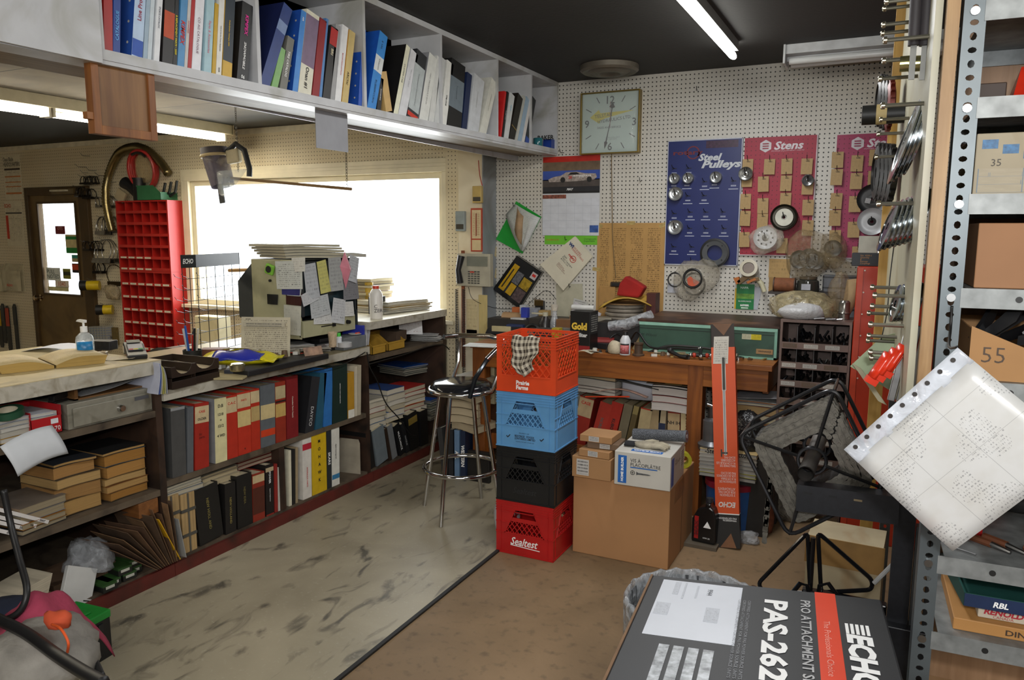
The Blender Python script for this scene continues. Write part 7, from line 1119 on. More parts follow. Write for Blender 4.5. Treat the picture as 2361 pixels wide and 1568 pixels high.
t=thing('steel_canister','ribbed steel canister on the brown rack before the red cabinet','canister',(pY(1945,738,4.4).x,4.4,T1));m=MB();m.lathe([(0,0),(.028,0),(.028,.03),(.032,.034),(.028,.04),(.028,.09),(.02,.1),(0,.1)],18);m.build('body',K('8a8880',.25,.8),t,smooth=True)
tag(MB().lathe([(0,0),(.02,0),(.05,.2),(0,.22)],16).build('rolled_cone',K('a8906a',.6),smooth=True,loc=(pY(1950,680,4.5).x,4.5,T1),rot=(0,.25,0)),'tan rolled paper cone leaning beside the red cabinet','roll');tag(MB().blob(.06,.05,.15,95,.25,16).build('plastic_bag',br,smooth=2,loc=(pY(1935,690,4.45).x,4.48,T1)),'brownish plastic bag standing left of the tan paper cone','bag')
for k in range(5):tag(MB().tube([(0,0,.006),(.05,.01,.012)],.006,8).build('shiny_screw',STEEL,smooth=True,loc=(pY(1862+k*14,740,4.27).x,4.28,T1),rot=(0,0,rnd.uniform(-.6,.6))),'shiny steel fitting lying on the front of the brown rack top','fitting','fittings on the rack top')
for i,(nm,lab,c_,w_,d_,h_,px,py,Y)in enumerate((('adding_machine','grey adding machine among the clutter at the left of the bench','5c5a54',.16,.14,.05,1215,790,4.5),('tool_pouch','blue folded cloth pouch at the back left of the bench','24345c',.12,.08,.07,1190,762,4.7),('bearing_box','small grey box between the flask and the black filter box','77746c',.08,.06,.08,1297,775,4.6),('grease_carton','brown squat carton behind the small white bottle','6c5034',.12,.1,.08,1420,790,4.62),('black_case','flat black case under the curled magazine on the bench','1d1d1f',.22,.14,.035,1380,808,4.42),('ledger_book','thin red and white book lying on the flat black case','8c2c28',.2,.13,.015,1378,795,4.42))):
 o=BXs(nm,lab,'box',c_,w_,d_,h_,px,py,Y,rnd.uniform(-.3,.3));o.location.z=ZBN+.001+(.036 if nm=='ledger_book' else 0)
cable('tangle of black cable lying over the clutter at the bench middle',[(pY(a,b_,y))for a,b_,y in((1390,800,4.4),(1420,770,4.5),(1450,785,4.45),(1470,765,4.4),(1500,800,4.36),(1560,803,4.34),(1620,806,4.33))],.006)
cable('thin dark cable lying along the foot of the green cabinet',[(pY(a,b_,y))for a,b_,y in((1490,815,4.37),(1540,798,4.37),(1600,800,4.37),(1640,805,4.36))],.008,K('2c2a28',.5))
for i,(px,c_)in enumerate(((1330,'c0b8a0'),(1360,'a8a090'),(1520,'b0a484'),(1590,'8c7c60'))):BT('paper_scrap',('white','grey','tan','brown')[i]+' paper scrap lying near the front edge of the workbench','paper',MB().surf(lambda u,v:(.09*u,.05*v,.008*math.sin(u*4+i)+.006),4,2,.001),[K(c_)],px,814+(px-1340)*.03,rot=(0,0,i*.7))
# ================= floor things in the middle =================
def crate(lab,hexc,z,style,rz=0,texts=(),dx=0,dy=0,W=.312,Dp=.3,H=.276):
 t=thing('milk_crate',lab,'crate',(-1.535+dx,3.41+dy,z),rz);mt=K(hexc,.38,0,.14,9);th=.004;m=MB()
 for s_,hw,off in((0,W/2,Dp/2),(1,Dp/2,W/2),(2,W/2,Dp/2),(3,Dp/2,W/2)):
  T=Matrix.Rotation(s_*PI/2,4,'Z')@Matrix.Translation((0,-off,0));b_=lambda x0,z0,x1,z1,d0=0,d1=th:m.box(x0,d0,z0,x1,d1,z1,0,T);pr=lambda P,d0=0,d1=th:m.prism(P,d0,d1,0,T)
  e=.028
  b_(-hw,0,-hw+e,H-.003,0,th);b_(hw-e,0,hw-th,H-.003,0,th)
  for k in range(5):b_(-hw-.002,H-.004-k*.013,hw+.002,H-.001-k*.013,-.003,th+.0005)
  b_(-hw-.002,0,hw+.002,.006,-.003,th+.0005)
  if style=='A':
   b_(-hw+e,.006,hw-e,.078);b_(-hw+e,.078,hw-e,.083,-.003,th)
   b_(-hw+e,H-.012,hw-e,H-.003);zt_,z0=(H-.012),.083
   lim=lambda zz:hw-e
  else:
   z0,zt_=.108,.172
   b_(-hw+e,.006,hw-e,z0);b_(-hw-.001,z0,hw+.001,z0+.005,-.003,th+.0005);b_(-hw-.001,.006+.155,-.085,.166,-.003,th)
   pr([(-hw+e,z0),(-.105,z0),(-.048,.232),(-hw+e,.232)]);pr([(.105,z0),(hw-e,z0),(hw-e,.232),(.048,.232)]);pr([(-.077,.172),(.077,.172),(.067,.192),(-.067,.192)]);b_(-hw+e,.232,hw-e,H-.003)
   for sg in(-1,1):m.prism([(sg*.105,z0),(sg*.110,z0),(sg*.053,.232),(sg*.048,.232)],-.003,th,0,T)
   for xx in(-hw+e,hw-e):b_(xx-.001,.006,xx+.001,.25,-.003,0)
   lim=lambda zz:.105-(zz-z0)*.46
  st_=.036 if style=='A' else .027;slope=1.0;n=int(2*hw/st_)+12;N=8
  for sg in(-1,1):
   for i in range(-n//2-4,n//2+5):
    run=[]
    for j in range(N*3+1):
     zz=z0+(zt_-z0)*j/(N*3);x=i*st_+sg*(zz-z0)/slope*.8
     if abs(x)<=lim(zz):run.append((x,zz))
    if len(run)>1:(xa,za),(xb,zb_)=run[0],run[-1];d0=.0003 if sg>0 else .0;m.add([(xa-.0026,d0,za),(xa+.0026,d0,za),(xb+.0026,d0,zb_),(xb-.0026,d0,zb_),(xa-.0026,th,za),(xa+.0026,th,za),(xb+.0026,th,zb_),(xb-.0026,th,zb_)],[(0,1,2,3),(7,6,5,4),(0,4,5,1),(1,5,6,2),(2,6,7,3),(3,7,4,0)],0,T)
 m.build('crate_walls',mt,t);m=MB()
 for i in range(-7,8):m.box(i*.02-.0015,-Dp/2+.005,.002,i*.02+.0015,Dp/2-.005,.007)
 for i in range(-6,7):m.box(-W/2+.005,i*.022-.0015,.0025,W/2-.005,i*.022+.0015,.0075)
 m.build('crate_floor',mt,t)
 for s_,hgt,u,v,mm,kw in texts:txt(s_,hgt,mm,t,fr((u,-Dp/2-.0012,v),(1,0,0),(0,0,1)),**kw)
 return t
c1=crate('red milk crate with white script lettering, bottom of the stack of four','b01a1a',.001,'B',0,[('Sealtest',.04,.0,.072,WINK,dict(shear=.35,w=.15,bold=.015))])
m=MB();m.prism([(-.075,.048),(.085,.04),(.085,.044),(-.075,.052)],-.1518,-.151);m.build('lettering',WINK,c1)
crate('black milk crate, second from the bottom of the stack of four','17181a',.278,'B',.01,[('Sealtest',.03,.0,.06,K('2c2d30',.3),dict(shear=.35,w=.13))])
crate('light blue milk crate with black print, third in the stack of four','5c94c4',.555,'B',.005,[('PROPERTY OF',.006,-.005,.075,INK,{}),('BEATRICE   FOODS\n(ONTARIO) LIMITED',.026,-.0,.052,INK,dict(w=.11,bold=.02)),('ILLEGAL FOR ANY OTHER USE',.005,0,.032,INK,{})])
for s_ in(-.09,.09):txt('\u2713',.018,INK,D.objects[[o.name for o in D.objects if o.name.startswith('milk_crate')][-1]],fr((s_,-.152,.055),(1,0,0),(0,0,1)),bold=.03)
crate('bright orange milk crate, topmost of the stack, with white print','d0441c',.832,'A',.012,[('Prairie\nFarms',.045,-.015,.037,WINK,dict(bold=.045,w=.07))])
zr=.832+.278
def rag(u,v):
 x=-1.535-.155*1+.08+.145*u+.012*math.sin(v*7)*v;yf=3.41-.15
 wv=.012*math.sin(u*13+v*5)*(.3+v);taper=1-.55*max(0,v-.45)*1.3
 x=-1.565+(x+1.565)*taper+.02*v+.006*math.sin(v*14)
 if v<.12:return(x,yf+.06*(1-v/.12),zr+.003-.03*(1-v/.12)+.004*math.sin(u*12))
 q=(v-.12)/.88;return(x,yf-.012-.006*math.sin(q*3)+wv-.01*q,zr+.003-.178*q-.02*math.sin(u*5)*q)
tag(MB().surf(rag,24,20,.0015).build('checked_rag',check('c4bba8','3e352c',7),smooth=2),'brown and cream checked rag hanging over the orange crate','rag')
tag(MB().blob(.07,.09,.14,101,.12,22).build('white_bag',K('c8c8cc',.3,0,.06,12,bp=.3),smooth=2,loc=(-1.76,3.52,.008)),'white plastic bag standing on the floor left of the crates','bag')
cx_,cy_=-2.11,3.64;t=thing('bar_stool','chrome bar stool with a shiny black round seat and back rail','stool',(cx_,cy_,.007));sh_=.72
m=MB();m.lathe([(0,0),(.16,0),(.178,.012),(.172,.03),(.15,.045),(.08,.052),(0,.053)],40,0,Matrix.Translation((0,0,sh_)));m.build('seat',K('1a1b1e',.12,0,.1,20),t,smooth=True)
m=MB();m.tube([(.182*math.cos(q),.182*math.sin(q),sh_+.0)for q in[2*PI*k/36 for k in range(36)]],.014,10,closed=True);m.build('seat_ring',CHROME,t,smooth=True)
for a in(.8,2.37,3.94,5.51):
 a-=.8-math.atan2(3.40-cy_,-2.10-cx_);u=(math.cos(a),math.sin(a));m=MB();m.tube([(u[0]*.13,u[1]*.13,sh_-.005),(u[0]*.145,u[1]*.145,sh_-.08),(u[0]*.25,u[1]*.25,0)],.0125,10);m.build('leg',CHROME,t,smooth=True)
m=MB();m.tube([(.215*math.cos(q),.215*math.sin(q),.27)for q in[2*PI*k/40 for k in range(40)]],.012,10,closed=True);m.build('foot_ring',CHROME,t,smooth=True)
Mb=Matrix.Rotation(-.25,4,'Z');bk=lambda*P:[tuple(Mb@Vector(p))for p in P]
m=MB();m.tube(bk((-.16,.08,sh_),(-.18,.16,sh_+.12),(-.17,.16,sh_+.26)),.011,8);m.build('back_post',CHROME,t,smooth=True);m=MB();m.tube(bk((.17,.06,sh_),(.2,.1,sh_+.12),(.18,.14,sh_+.26)),.011,8);m.build('back_post',CHROME,t,smooth=True)
m=MB();m.tube(bk((-.21,.07,sh_+.27),(-.19,.17,sh_+.27),(0,.24,sh_+.275),(.18,.18,sh_+.27),(.25,.02,sh_+.25),(.24,-.05,sh_+.2)),.015,10);m.build('back_rail',CHROME,t,smooth=True);m=MB();m.tube(bk((.16,-.1,sh_-.01),(.2,-.1,sh_+.1),(.24,-.05,sh_+.2),(.245,-.02,sh_+.22)),.013,8);m.build('arm',K('2a3036',.2,.6),t,smooth=True)
for i in range(7):uflat('worn catalogue in the curved stack behind the bar stool, '+('topmost' if i==6 else ORD[i]+' from bottom'),1068,1000,.2,.22,.045,('8c7c64','b9a98a','a89878','9c8c70','b4a88c','6c665c','a8a294')[i],Y=4.12,zz=.34+i*.05,rz=rnd.uniform(-.3,.3),pg_='b9a98a',curl=.008)
for i,(c_,l_,tx)in enumerate((('1d2a44','dark blue catalogue lettered WESTERN behind the bar stool','WESTERN'),('6a88a8','pale blue catalogue beside the dark blue WESTERN one','ALL'),('2a2c30','black catalogue left of the pale blue one behind the stool',''),('3c3c3c','grey leaning catalogue nearest the counter behind the stool',''))):
 book('catalogue',l_,'book',.035,.2,.33,c_,(pY(1068-i*14,1050,4.12).x-.02,4.12,.008),(0,0 if i<3 else-.12,0),text=tx or None,th=.025,tcol=WINK,tz=.5,bold=.04)
BXs('brown_chest','small brown wooden crate under the left end of the bench','crate','4a2c18',.4,.25,.24,1110,1080,4.5);D.objects['brown_chest'].location.z=0.243;BXs('framed_board','black framed panel standing under the left end of the bench','panel','1c1a18',.16,.03,.2,1105,1110,4.16);D.objects['framed_board'].location.z=.008
for i,(c_,px)in enumerate((('7c2018',1103),('3c3a36',1116),('b9ad8c',1126))):book('binder',('red','dark grey','cream')[i]+' binder under the left end of the bench behind the stool','binder',.045,.25,.3,c_,(pY(px,1000,4.33).x,4.33,.484),0)
card=K('ad8055',.75,0,.1,3,stain='9a7048');t=thing('big_carton','large plain brown cardboard carton on the floor right of the crates','box',(-1.345,3.43,0));m=MB();m.box(0,0,0,.49,.49,.405);m.build('carton',card,t,bev=.004)
MB().card((.4905,.08,.3),(0,.2,0),(0,0,.09),.0008).build('tape_strip',K('9a7448',.4),t);MB().box(0.0,.2,.405,.49,.25,.4062).build('tape',K('a37c52',.35),t);MB().box(.4902,.242,0,.4912,.246,.405).build('seam',K('4a321c'),t)
zC=.407
t=thing('drywall_screw_box','white and blue carton of drywall screws on the big brown carton','box',(-1.115,3.375,zC),.03);W_,D_,H_=.27,.3,.165;wc=K('c0bdb4',.5,0,.07,8);blu=K('1f62b0',.45,0,.1)
m=MB();m.box(0,0,0,W_,D_,H_);m.build('carton',wc,t,bev=.003);m=MB();m.card((.018,-.0008,.012),(.042,0,0),(0,0,.135),.0006);m.build('blue_panel',blu,t);m=MB();m.card((.078,-.0008,.091),(.13,0,0),(0,0,.005),.0006);m.build('blue_line',blu,t)
txt('VIS À\nPLACOPLÂTRE',.042,INK,t,fr((.078,-.0012,.12),(1,0,0),(0,0,1)),w=.145,align='LEFT');txt('HOME BUILDER',.013,WINK,t,fr((.039,-.0016,.08),(0,0,1),(-1,0,0)),w=.12,bold=.04)
m=MB();m.lathe([(.0085,0),(.011,0),(.011,.0006),(.0085,.0006),(.0085,0)],20,0,fr((.09,-.0006,.068),(1,0,0),(0,0,1)));m.prism([(.083,.067),(.097,.067),(.097,.069),(.083,.069)],-.0014,-.0008);m.prism([(.089,.061),(.091,.061),(.091,.075),(.089,.075)],-.0014,-.0008);m.build('cross_mark',INK,t)
m=MB();m.prism([(.108,.076),(.116,.071),(.165,.069),(.178,.066),(.165,.063),(.116,.062),(.108,.058)],-.0014,-.0006);m.build('screw_picture',K('5c5e60',.4,0,.5,120),t)
m=MB();m.card((W_+.0005,.02,.012),(0,.05,0),(0,0,.135),.0006);m.build('blue_panel',blu,t);txt('VIS À\nPLACOPLÂTRE',.03,INK,t,fr((W_+.001,.15,.115),(0,1,0),(0,0,1)),w=.12);m=MB();m.card((W_+.0005,.22,.05),(0,.06,0),(0,0,.09),.0006);m.build('side_print',LM('c4c2ba','333333',8,.6,.05),t);m=MB();m.box(.07,.03,H_,.22,.065,H_+.0008);m.build('blue_top_band',blu,t);txt('HOME BUILDER',.016,WINK,t,fr((.145,.047,H_+.0012),(-1,0,0),(0,-1,0)),w=.13,bold=.04)
t=thing('work_glove','dirty white and black work glove lying on the white carton','glove',(-1.0,3.5,zC+H_+.0015),.1);gw=K('9c9480',.9,0,.4,20,bp=.3)
m=MB();m.surf(lambda u,v:(-.1+.05*u,-.035+.075*v,.012+.008*math.sin(v*PI)),4,4,.008);m.build('cuff',K('1c1d20',.9),t,smooth=2);m=MB();m.blob(.055,.042,.018,7,.12,18);m.build('palm',gw,t,smooth=2)
for k in range(5):a=-.5+k*.23;m=MB();m.tube([(.035,-.03+.015*k,.012),(.075,-.04+.02*k,.017),(.105+.006*(k%3),-.05+.025*k,.009)]if k<4 else[(-.01,.035,.012),(.02,.06,.014),(.05,.07,.01)],[.011,.0105,.008],8);m.build('finger',gw,t,smooth=True)
for i,(px,py,L,lab,rz)in enumerate(((1440,1020,.1,'shorter grey mesh filter cartridge end behind the small boxes',1.2),(1555,998,.26,'long grey perforated filter cartridge lying behind the white carton top',-.02))):
 t=thing('filter_cartridge',lab,'filter',((-1.16,3.72,zC+.0)if i==0 else(-.97,3.63,zC+H_+.002)),(0,-.08*i,rz));gm2,nt,b=newmat('filter_mesh');v_=nt.nodes.new('ShaderNodeTexVoronoi');v_.inputs['Scale'].default_value=260;tc=nt.nodes.new('ShaderNodeTexCoord');nt.links.new(tc.outputs['Object'],v_.inputs['Vector']);nt.links.new(mixc(nt,ramp(nt,v_.outputs['Distance'],.3,.5),lin('6c7076'),lin('3a3d42')),b.inputs['Base Color'])
 m=MB();m.tube([(-L/2,0,.03),(L/2,0,.03)],.028,20);m.build('mesh_body',gm2,t,smooth=True);m=MB();m.tube([(L/2,0,.03),(L/2+.012,0,.03)],.03,20);m.build('end_cap',K('565b62',.4),t,smooth=True);m=MB();m.tube([(L/2+.012,0,.03),(L/2+.013,0,.03)],.01,14);m.build('end_hole',K('a8a8a8'),t)
kb=K('a37a50',.7,0,.1,5);kb2=K('6a5440',.7,0,.1,5)
def sbox(lab,w_,d_,h_,x,y,z,rz,mt,lu=.3):t=thing('small_carton',lab,'box',(x,y,z),rz);MB().cbox(w_,d_,h_).build('carton',mt,t,bev=.002);MB().card((-w_/2+w_*lu,-d_/2-.0006,h_*.12),(w_*.32,0,0),(0,0,h_*.76),.0006).build('label',LM('c0bdb8','222222',5,.55),t);return t
sbox('squat brown carton with white picture label, lowest beside the white carton',.2,.16,.105,-1.24,3.475,zC,.0,kb,.12);sbox('flat brown carton second from bottom of the small pile',.16,.16,.035,-1.225,3.48,zC+.107,-.05,kb)
sbox('flat greyish carton third in the small pile on the big carton',.16,.13,.03,-1.2,3.5,zC+.144,.06,kb2,.4);sbox('flat brown open carton, topmost of the small pile',.165,.15,.033,-1.23,3.5,zC+.176,.0,kb,.28)
t=thing('yellow_tape_roll','yellow green clear tape roll at the corner of the big carton','tape',(-.885,3.79,zC+.04),(PI/2,0,.4));m=MB();m.lathe([(.025,-.022),(.042,-.022),(.042,.022),(.025,.022),(.025,-.022)],24);m.build('tape',K('a8a42c',.3),t,smooth=True)
t=thing('wood_pad','flat grey concrete paver under the black oil bottle','paver',(-.775,3.85,0));MB().cbox(.17,.2,.018).build('slab',K('5c5244',.8),t)
t=thing('oil_bottle','black plastic oil bottle with red label beside the orange box','bottle',(-.765,3.82,.0195),-.1);m=MB();m.prism([(-.06,0),(.06,0),(.065,.01),(.065,.14),(.05,.185),(.035,.195),(.035,.215),(.008,.215),(.008,.195),(-.03,.18),(-.06,.12)],-.035,.035);m.build('bottle',K('141415',.25,0,.05),t,bev=.008);m=MB();m.cyl(.018,.017,.2151,.235,14,0,Matrix.Translation((.02,0,0)));m.build('cap',K('2a2c30',.4),t,smooth=True)
MB().card((-.045,-.0365,.02),(.022,0,0),(0,0,.12),.0008).build('red_stripe',K('9c1c1c',.4),t);m=MB();m.prism([(.002,.085),(.042,.085),(.022,.12)],-.0372,-.0365);m.build('white_triangle',WINK,t);txt('MAX',.02,K('6a1414'),t,fr((-.034,-.0376,.08),(0,0,1),(-1,0,0)),w=.08,bold=.04);txt('10W-30',.008,WINK,t,fr((.02,-.0376,.03),(1,0,0),(0,0,1)))
a0=pZ(1654,1262,0);a1=pZ(1700,1262,0);tilt=.0
t=thing('extension_box','tall narrow orange box leaning upright against the workbench','box',(a0.x,a0.y+.0,.001));W_=.118;p_top=pY(1645,800,3.95);H_=math.hypot(p_top.z,.14);lean=math.atan2(p_top.x-a0.x,p_top.z);t.rotation_euler=(-math.atan2(.14,p_top.z),lean,.05);t.location.x-=.005
og=K('cc4c18',.45,0,.06,5);m=MB();m.box(0,0,.175,W_,.05,H_);m.build('orange_carton',og,t);m=MB();m.box(0,0,0,W_,.05,.17);m.build('black_base',K('191715',.5),t);MB().box(-.0003,-.0003,.17,W_+.0003,.0503,.175).build('white_line',WHT,t);m=MB();m.prism([(.02,0.001),(.1,.001),(.075,.075)],-.0012,-.0004);m.build('brown_flap',K('7a5234'),t)
m=MB();m.box(0,-.0,H_,W_,.003,H_+.12);m.box(0,.0,H_,.003,.05,H_+.1);m.build('open_flap',K('2c221c',.6),t);m=MB();m.prism([(.01,H_+.12),(W_-.01,H_+.12),(W_*.55,H_+.06)],-.001,-.0002);m.build('flap_fold',K('6c4c34'),t)
MB().card((.008,-.0009,H_-.085),(.075,0,0),(.008,0,.14),.0008).build('shipping_label',LM('c4bfb4','333333',12,.45),t)
m=MB();zz0=H_*.46;m.prism([(.052,zz0),(.066,zz0),(.066,H_*.78),(.07,H_*.785),(.07,H_*.95),(.074,H_*.955),(.066,H_-.07),(.058,H_-.07),(.052,H_*.955),(.05,H_*.95),(.05,H_*.785),(.052,H_*.78)],-.0012,-.0003);m.build('white_outline',K('c8c4bc'),t)
m=MB();m.prism([(.0555,zz0+.004),(.0625,zz0+.004),(.0625,H_*.95),(.0555,H_*.95)],-.0018,-.0012);m.prism([(.0535,H_*.787),(.0665,H_*.787),(.0665,H_*.948),(.0535,H_*.948)],-.0022,-.0017,1);m.prism([(.035,zz0-.008),(.042,zz0-.008),(.042,zz0+.03),(.035,zz0+.03)],-.002,-.001,1);m.prism([(.042,zz0+.008),(.07,zz0+.008),(.07,zz0+.016),(.042,zz0+.016)],-.0018,-.001,1);m.build('pole_picture',[K('8c8e90',.4),K('35362f',.5)],t)
MT=lambda z:fr((W_/2,-.0012,z),(-1,0,0),(0,0,-1))@Matrix.Rotation(0,4,'Z')
txt('ECHO',.028,K('d8cfc8'),t,MT(.22),w=.085,bold=.04,shear=.15);txt("3' EXTENSION\nFOR ECHO PAS\nATTACHMENTS",.045,K('d8cfc8'),t,MT(.285),w=.085);txt('EXTENSION DE\n91.4 CM PARA\nLOS ACCESORIOS\nPAS DE ECHO',.055,K('d8cfc8'),t,MT(.36),w=.095);txt('RALLONGE DE\n91.4 CM POUR LES\nACCESSOIRES\nECHO PAS',.055,K('d8cfc8'),t,MT(.44),w=.095);txt('99944200536\nPAS EXTENSION',.02,WINK,t,MT(.145),w=.09)
fl_=lambda px,py:pZ(px,py,0)
p=fl_(1700,1205);t=thing('blue_can','blue and grey open tin can on the floor behind the orange box','can',(p.x+.03,p.y,0));m=MB();m.lathe([(0,.003),(.07,.003),(.07,.2),(.074,.2),(.074,0),(0,0)],24);m.build('can',K('23508c',.35,.2,.2),t,smooth=True)
p=fl_(1735,1225);tag(MB().card((0,0,0),(.04,0,0),(0,.02,.16),.004).build('white_card',K('b0b0ae'),loc=(p.x,p.y,.001)),'small white card standing against the blue can','card');p=fl_(1762,1225);tag(MB().blob(.05,.05,.12,111,.12,14).build('rope_bundle',K('6e3c24',.8,0,.5,50),smooth=2,loc=(p.x,p.y,.001)),'brown ribbed bundle on the floor right of the blue can','bundle')
p=fl_(1725,1250);tag(MB().blob(.07,.04,.035,112,.3,16).build('plastic_bag',film('a8a8a8',.5,.1,.9,40),smooth=2,loc=(p.x,p.y,.001)),'flattened clear plastic bag on the floor right of the orange box','bag')
p=fl_(1830,1200);tag(MB().blob(.14,.1,.15,113,.2,22).build('plastic_bag',film('8a867c',.6,.1,.9,24),smooth=2,loc=(p.x-.02,p.y+.05,.001)),'large dusty plastic bag on the floor behind the wire reel','bag');p=fl_(1740,1200);tag(MB().blob(.1,.08,.22,114,.2,20).build('plastic_bag',film('6c6a64',.6,.1,.9,24),smooth=2,loc=(p.x,p.y+.12,.001)),'tall grey plastic bag on the floor under the bench end','bag')
p=fl_(1850,1190);tag(MB().cbox(.4,.25,.3).build('dark_crate',K('2a2624',.7),loc=(p.x+.1,p.y+.4,.001)),'dark crate on the floor in front of the brown rack','crate')
p=fl_(1990,1330);t=thing('tan_panel_box','stained cream and tan carton on the floor under the wire reel','box',(-.08,2.95,0),-.05);m=MB();m.box(-.13,0,.1,.13,.2,.47);m.build('carton',K('a89a7c',.7,0,.2,5,stain='8a6434'),t);m=MB();m.box(-.135,-.004,.37,.135,.0,.475);m.build('top_flap',K('8c6a38',.7),t);BXt('under_box','dark box below the stained cream carton','box',K('3a2f26',.8),.3,.25,.098,(-.08,3.04,.001))
for i,(x_,y_,w_,h_,c_,lab)in enumerate(((-.25,2.75,.2,.12,'2c6a64','teal and cream small box on the floor behind the black wire stand'),(-.3,2.95,.14,.16,'b0ab9c','white printed box on the floor left of the stained carton'),(-.36,2.86,.08,.1,'a8883c','small yellow printed box on the floor near the black wire stand'))):BXt('small_box',lab,'box',K(c_,.6,0,.3,30),w_,.12,h_,(x_,y_,.001),rnd.uniform(-.2,.2))
txt('BAKER',.03,INK,D.objects['small_box'],fr((0,-.0605,.07),(1,0,0),(0,0,1)),bold=.03);p=fl_(1860,1310);tag(MB().tube([(0,0,0),(.01,.02,.2),(.04,.03,.33)],[.016,.014,.012],8).build('rusty_bar',K('4c3020',.7,.3,.3),smooth=True,loc=(-.4,2.7,.001)),'rusty bent bar standing on the floor behind the black wire stand','bar')
t=thing('trash_can','round trash can with a clear plastic liner over its rim','bin',(-.455,2.17,0));m=MB();m.lathe([(0,0),(.15,0),(.2,.5),(.196,.5),(.146,.006),(0,.006)],40);m.build('can',K('4c4d50',.4,0,.1),t,smooth=True);m=MB()
n=72;pr_=[]
for rr,zz in((.15,.1),(.185,.42),(.196,.512),(.204,.518),(.212,.505),(.208,.38),(.2,.3)):pr_.append([((rr+.003*math.sin(k*2.7+zz*9)*(1 if zz>.2 else .3))*math.cos(2*PI*k/n),(rr+.003*math.sin(k*2.7+zz*9))*math.sin(2*PI*k/n),zz+.004*math.sin(k*1.9))for k in range(n)])
m.add([p for ring in pr_ for p in ring],[(i*n+k,i*n+(k+1)%n,(i+1)*n+(k+1)%n,(i+1)*n+k)for i in range(6)for k in range(n)]);m.build('liner',film('a8acb0',.55,.08,.8,30),t,smooth=2)
X0,X1,Yn,Yf_,zt3=-.455,.035,.95,1.72,.79
c00=pZ(1505,1325,zt3);c10=pZ(2032,1382,zt3);c01=pZ(1395,1568,zt3);ang=math.atan2(c10.y-c00.y,c10.x-c00.x);W_=(c10-c00).length
t=thing('attachment_box','large black carton with orange stripe in the near right foreground','box',(0,0,0));bu=Vector((.99268,.11016,.04953));bv=Vector((-.10802,.99318,-.044));bw=bu.cross(bv);W_=.495;bo=c00-bw*zt3;t.matrix_world=Matrix(((bu.x,bv.x,bw.x,bo.x),(bu.y,bv.y,bw.y,bo.y),(bu.z,bv.z,bw.z,bo.z),(0,0,0,1)));L_=.72;bk_=K('232426',.5,0,.1,6);m=MB();m.box(0,-L_,.03,W_,0,zt3);m.build('carton',bk_,t,bev=.004);MB().box(-.004,-L_,zt3-.012,.001,0,zt3+.001).build('worn_edge',K('7a5c40',.8),t)
up=lambda x,y:fr((x,y,zt3+.0008),(0,-1,0),(1,0,0));og2=K('d83c14',.4,0,.04);m=MB();m.card((.36,-L_,zt3+.0006),(.042,0,0),(0,L_,0),.0005);m.build('orange_stripe',og2,t)
m=MB();m.card((.03,-.305,zt3+.0006),(.178,0,0),(0,.283,0),.0006);m.build('white_label',K('d0d4dc',.35,0,.03),t)
for(u,v,w_,h_)in((.06,-.1,.012,.07),(.035,-.21,.03,.06),(.082,-.12,.004,.09),(.11,-.11,.004,.07),(.14,-.22,.028,.07)):MB().card((u,v,zt3+.0014),(w_,0,0),(0,h_,0),.0004).build('label_print',LM('c4c8d0','50545c',12,.4,.02),t)
txt('9944',.012,K('4a4e54'),t,up(.14,-.07));txt('PAS-2620',.05,WINK,t,up(.281,-.272),bold=.035,w=.40);txt('PRO ATTACHMENT SERIES',.02,K('b0b0b0'),t,up(.34,-.265),w=.42,bold=.02);txt('The Professionals Choice',.012,K('e8a090'),t,up(.379,-.26),w=.227);txt('ECHO',.048,WINK,t,up(.436,-.3),w=.215,bold=.05,shear=.1)
for k in range(5):MB().card((.413+k*.0095,-.19,zt3+.0008),(.006,0,0),(.0,.045,0),.0004).build('logo_stripe',WINK,t)
for k,(u,l)in enumerate(((.196,.2),(.206,.26),(.216,.3))):txt('CERTIFIED ATTACHMENT FOR PAS POWER SOURCE UNITS',.006,K('909296'),t,up(u+.01,-.26),w=.34)
for k in range(4):m=MB();m.surf(lambda u,v:(.07+.028*k+.02*u,-.5+.16*v,zt3+.0014),2,6,.0005);m.build('white_print',K('b4b8bc',.4,0,.6,60),t)
# ================= near left corner =================
p=pZ(215,1500,0);t=thing('car_battery','black and green car battery on the floor at the near left','battery',(-2.62,1.62,0),.1);m=MB();W_,D_,H_=.17,.24,.19
m.cbox(W_,D_,H_-.03);m.build('case',K('161718',.4,0,.1),t,bev=.003);m=MB();m.cbox(W_+.006,D_+.006,.03,0,None,H_-.03);m.cbox(W_*.6,D_*.6,.008,0,None,H_);m.build('green_lid',K('1f8a34',.4,0,.15),t,bev=.004);m=MB();m.cyl(.012,.011,H_,H_+.018,12,0,Matrix.Translation((.03,-.08,0)));m.build('terminal',K('5c5a58',.4,.6),t,smooth=True);
for k in range(4):BX('case_rib',K('202224',.4),W_/2+.001,-.1+k*.055,.12,W_/2+.005,-.08+k*.055,.15,t)
tag(MB().blob(.17,.17,.1,121,.18,26).build('sack',K('8c8880',.8,0,.25,14,bp=.4),smooth=2,loc=tuple(pY(95,1500,1.33)-Vector((0,0,.06)))),'crumpled grey white plastic sack on the floor at the near left','sack')
tag(MB().surf(lambda u,v:((u-.5)*.3,(v-.5)*.32,.17-.5*((u-.5)**2+(v-.5)**2)+.018*math.sin(u*11+v*4)+.012*math.sin(v*17)),22,22,.003).build('pink_cloth',K('a03a52',.95,0,.15,20,bp=.3),smooth=2,loc=tuple(pY(84,1412,1.42)-Vector((0,0,.12)))),'crumpled dark pink cloth on the heap at the near left','cloth')
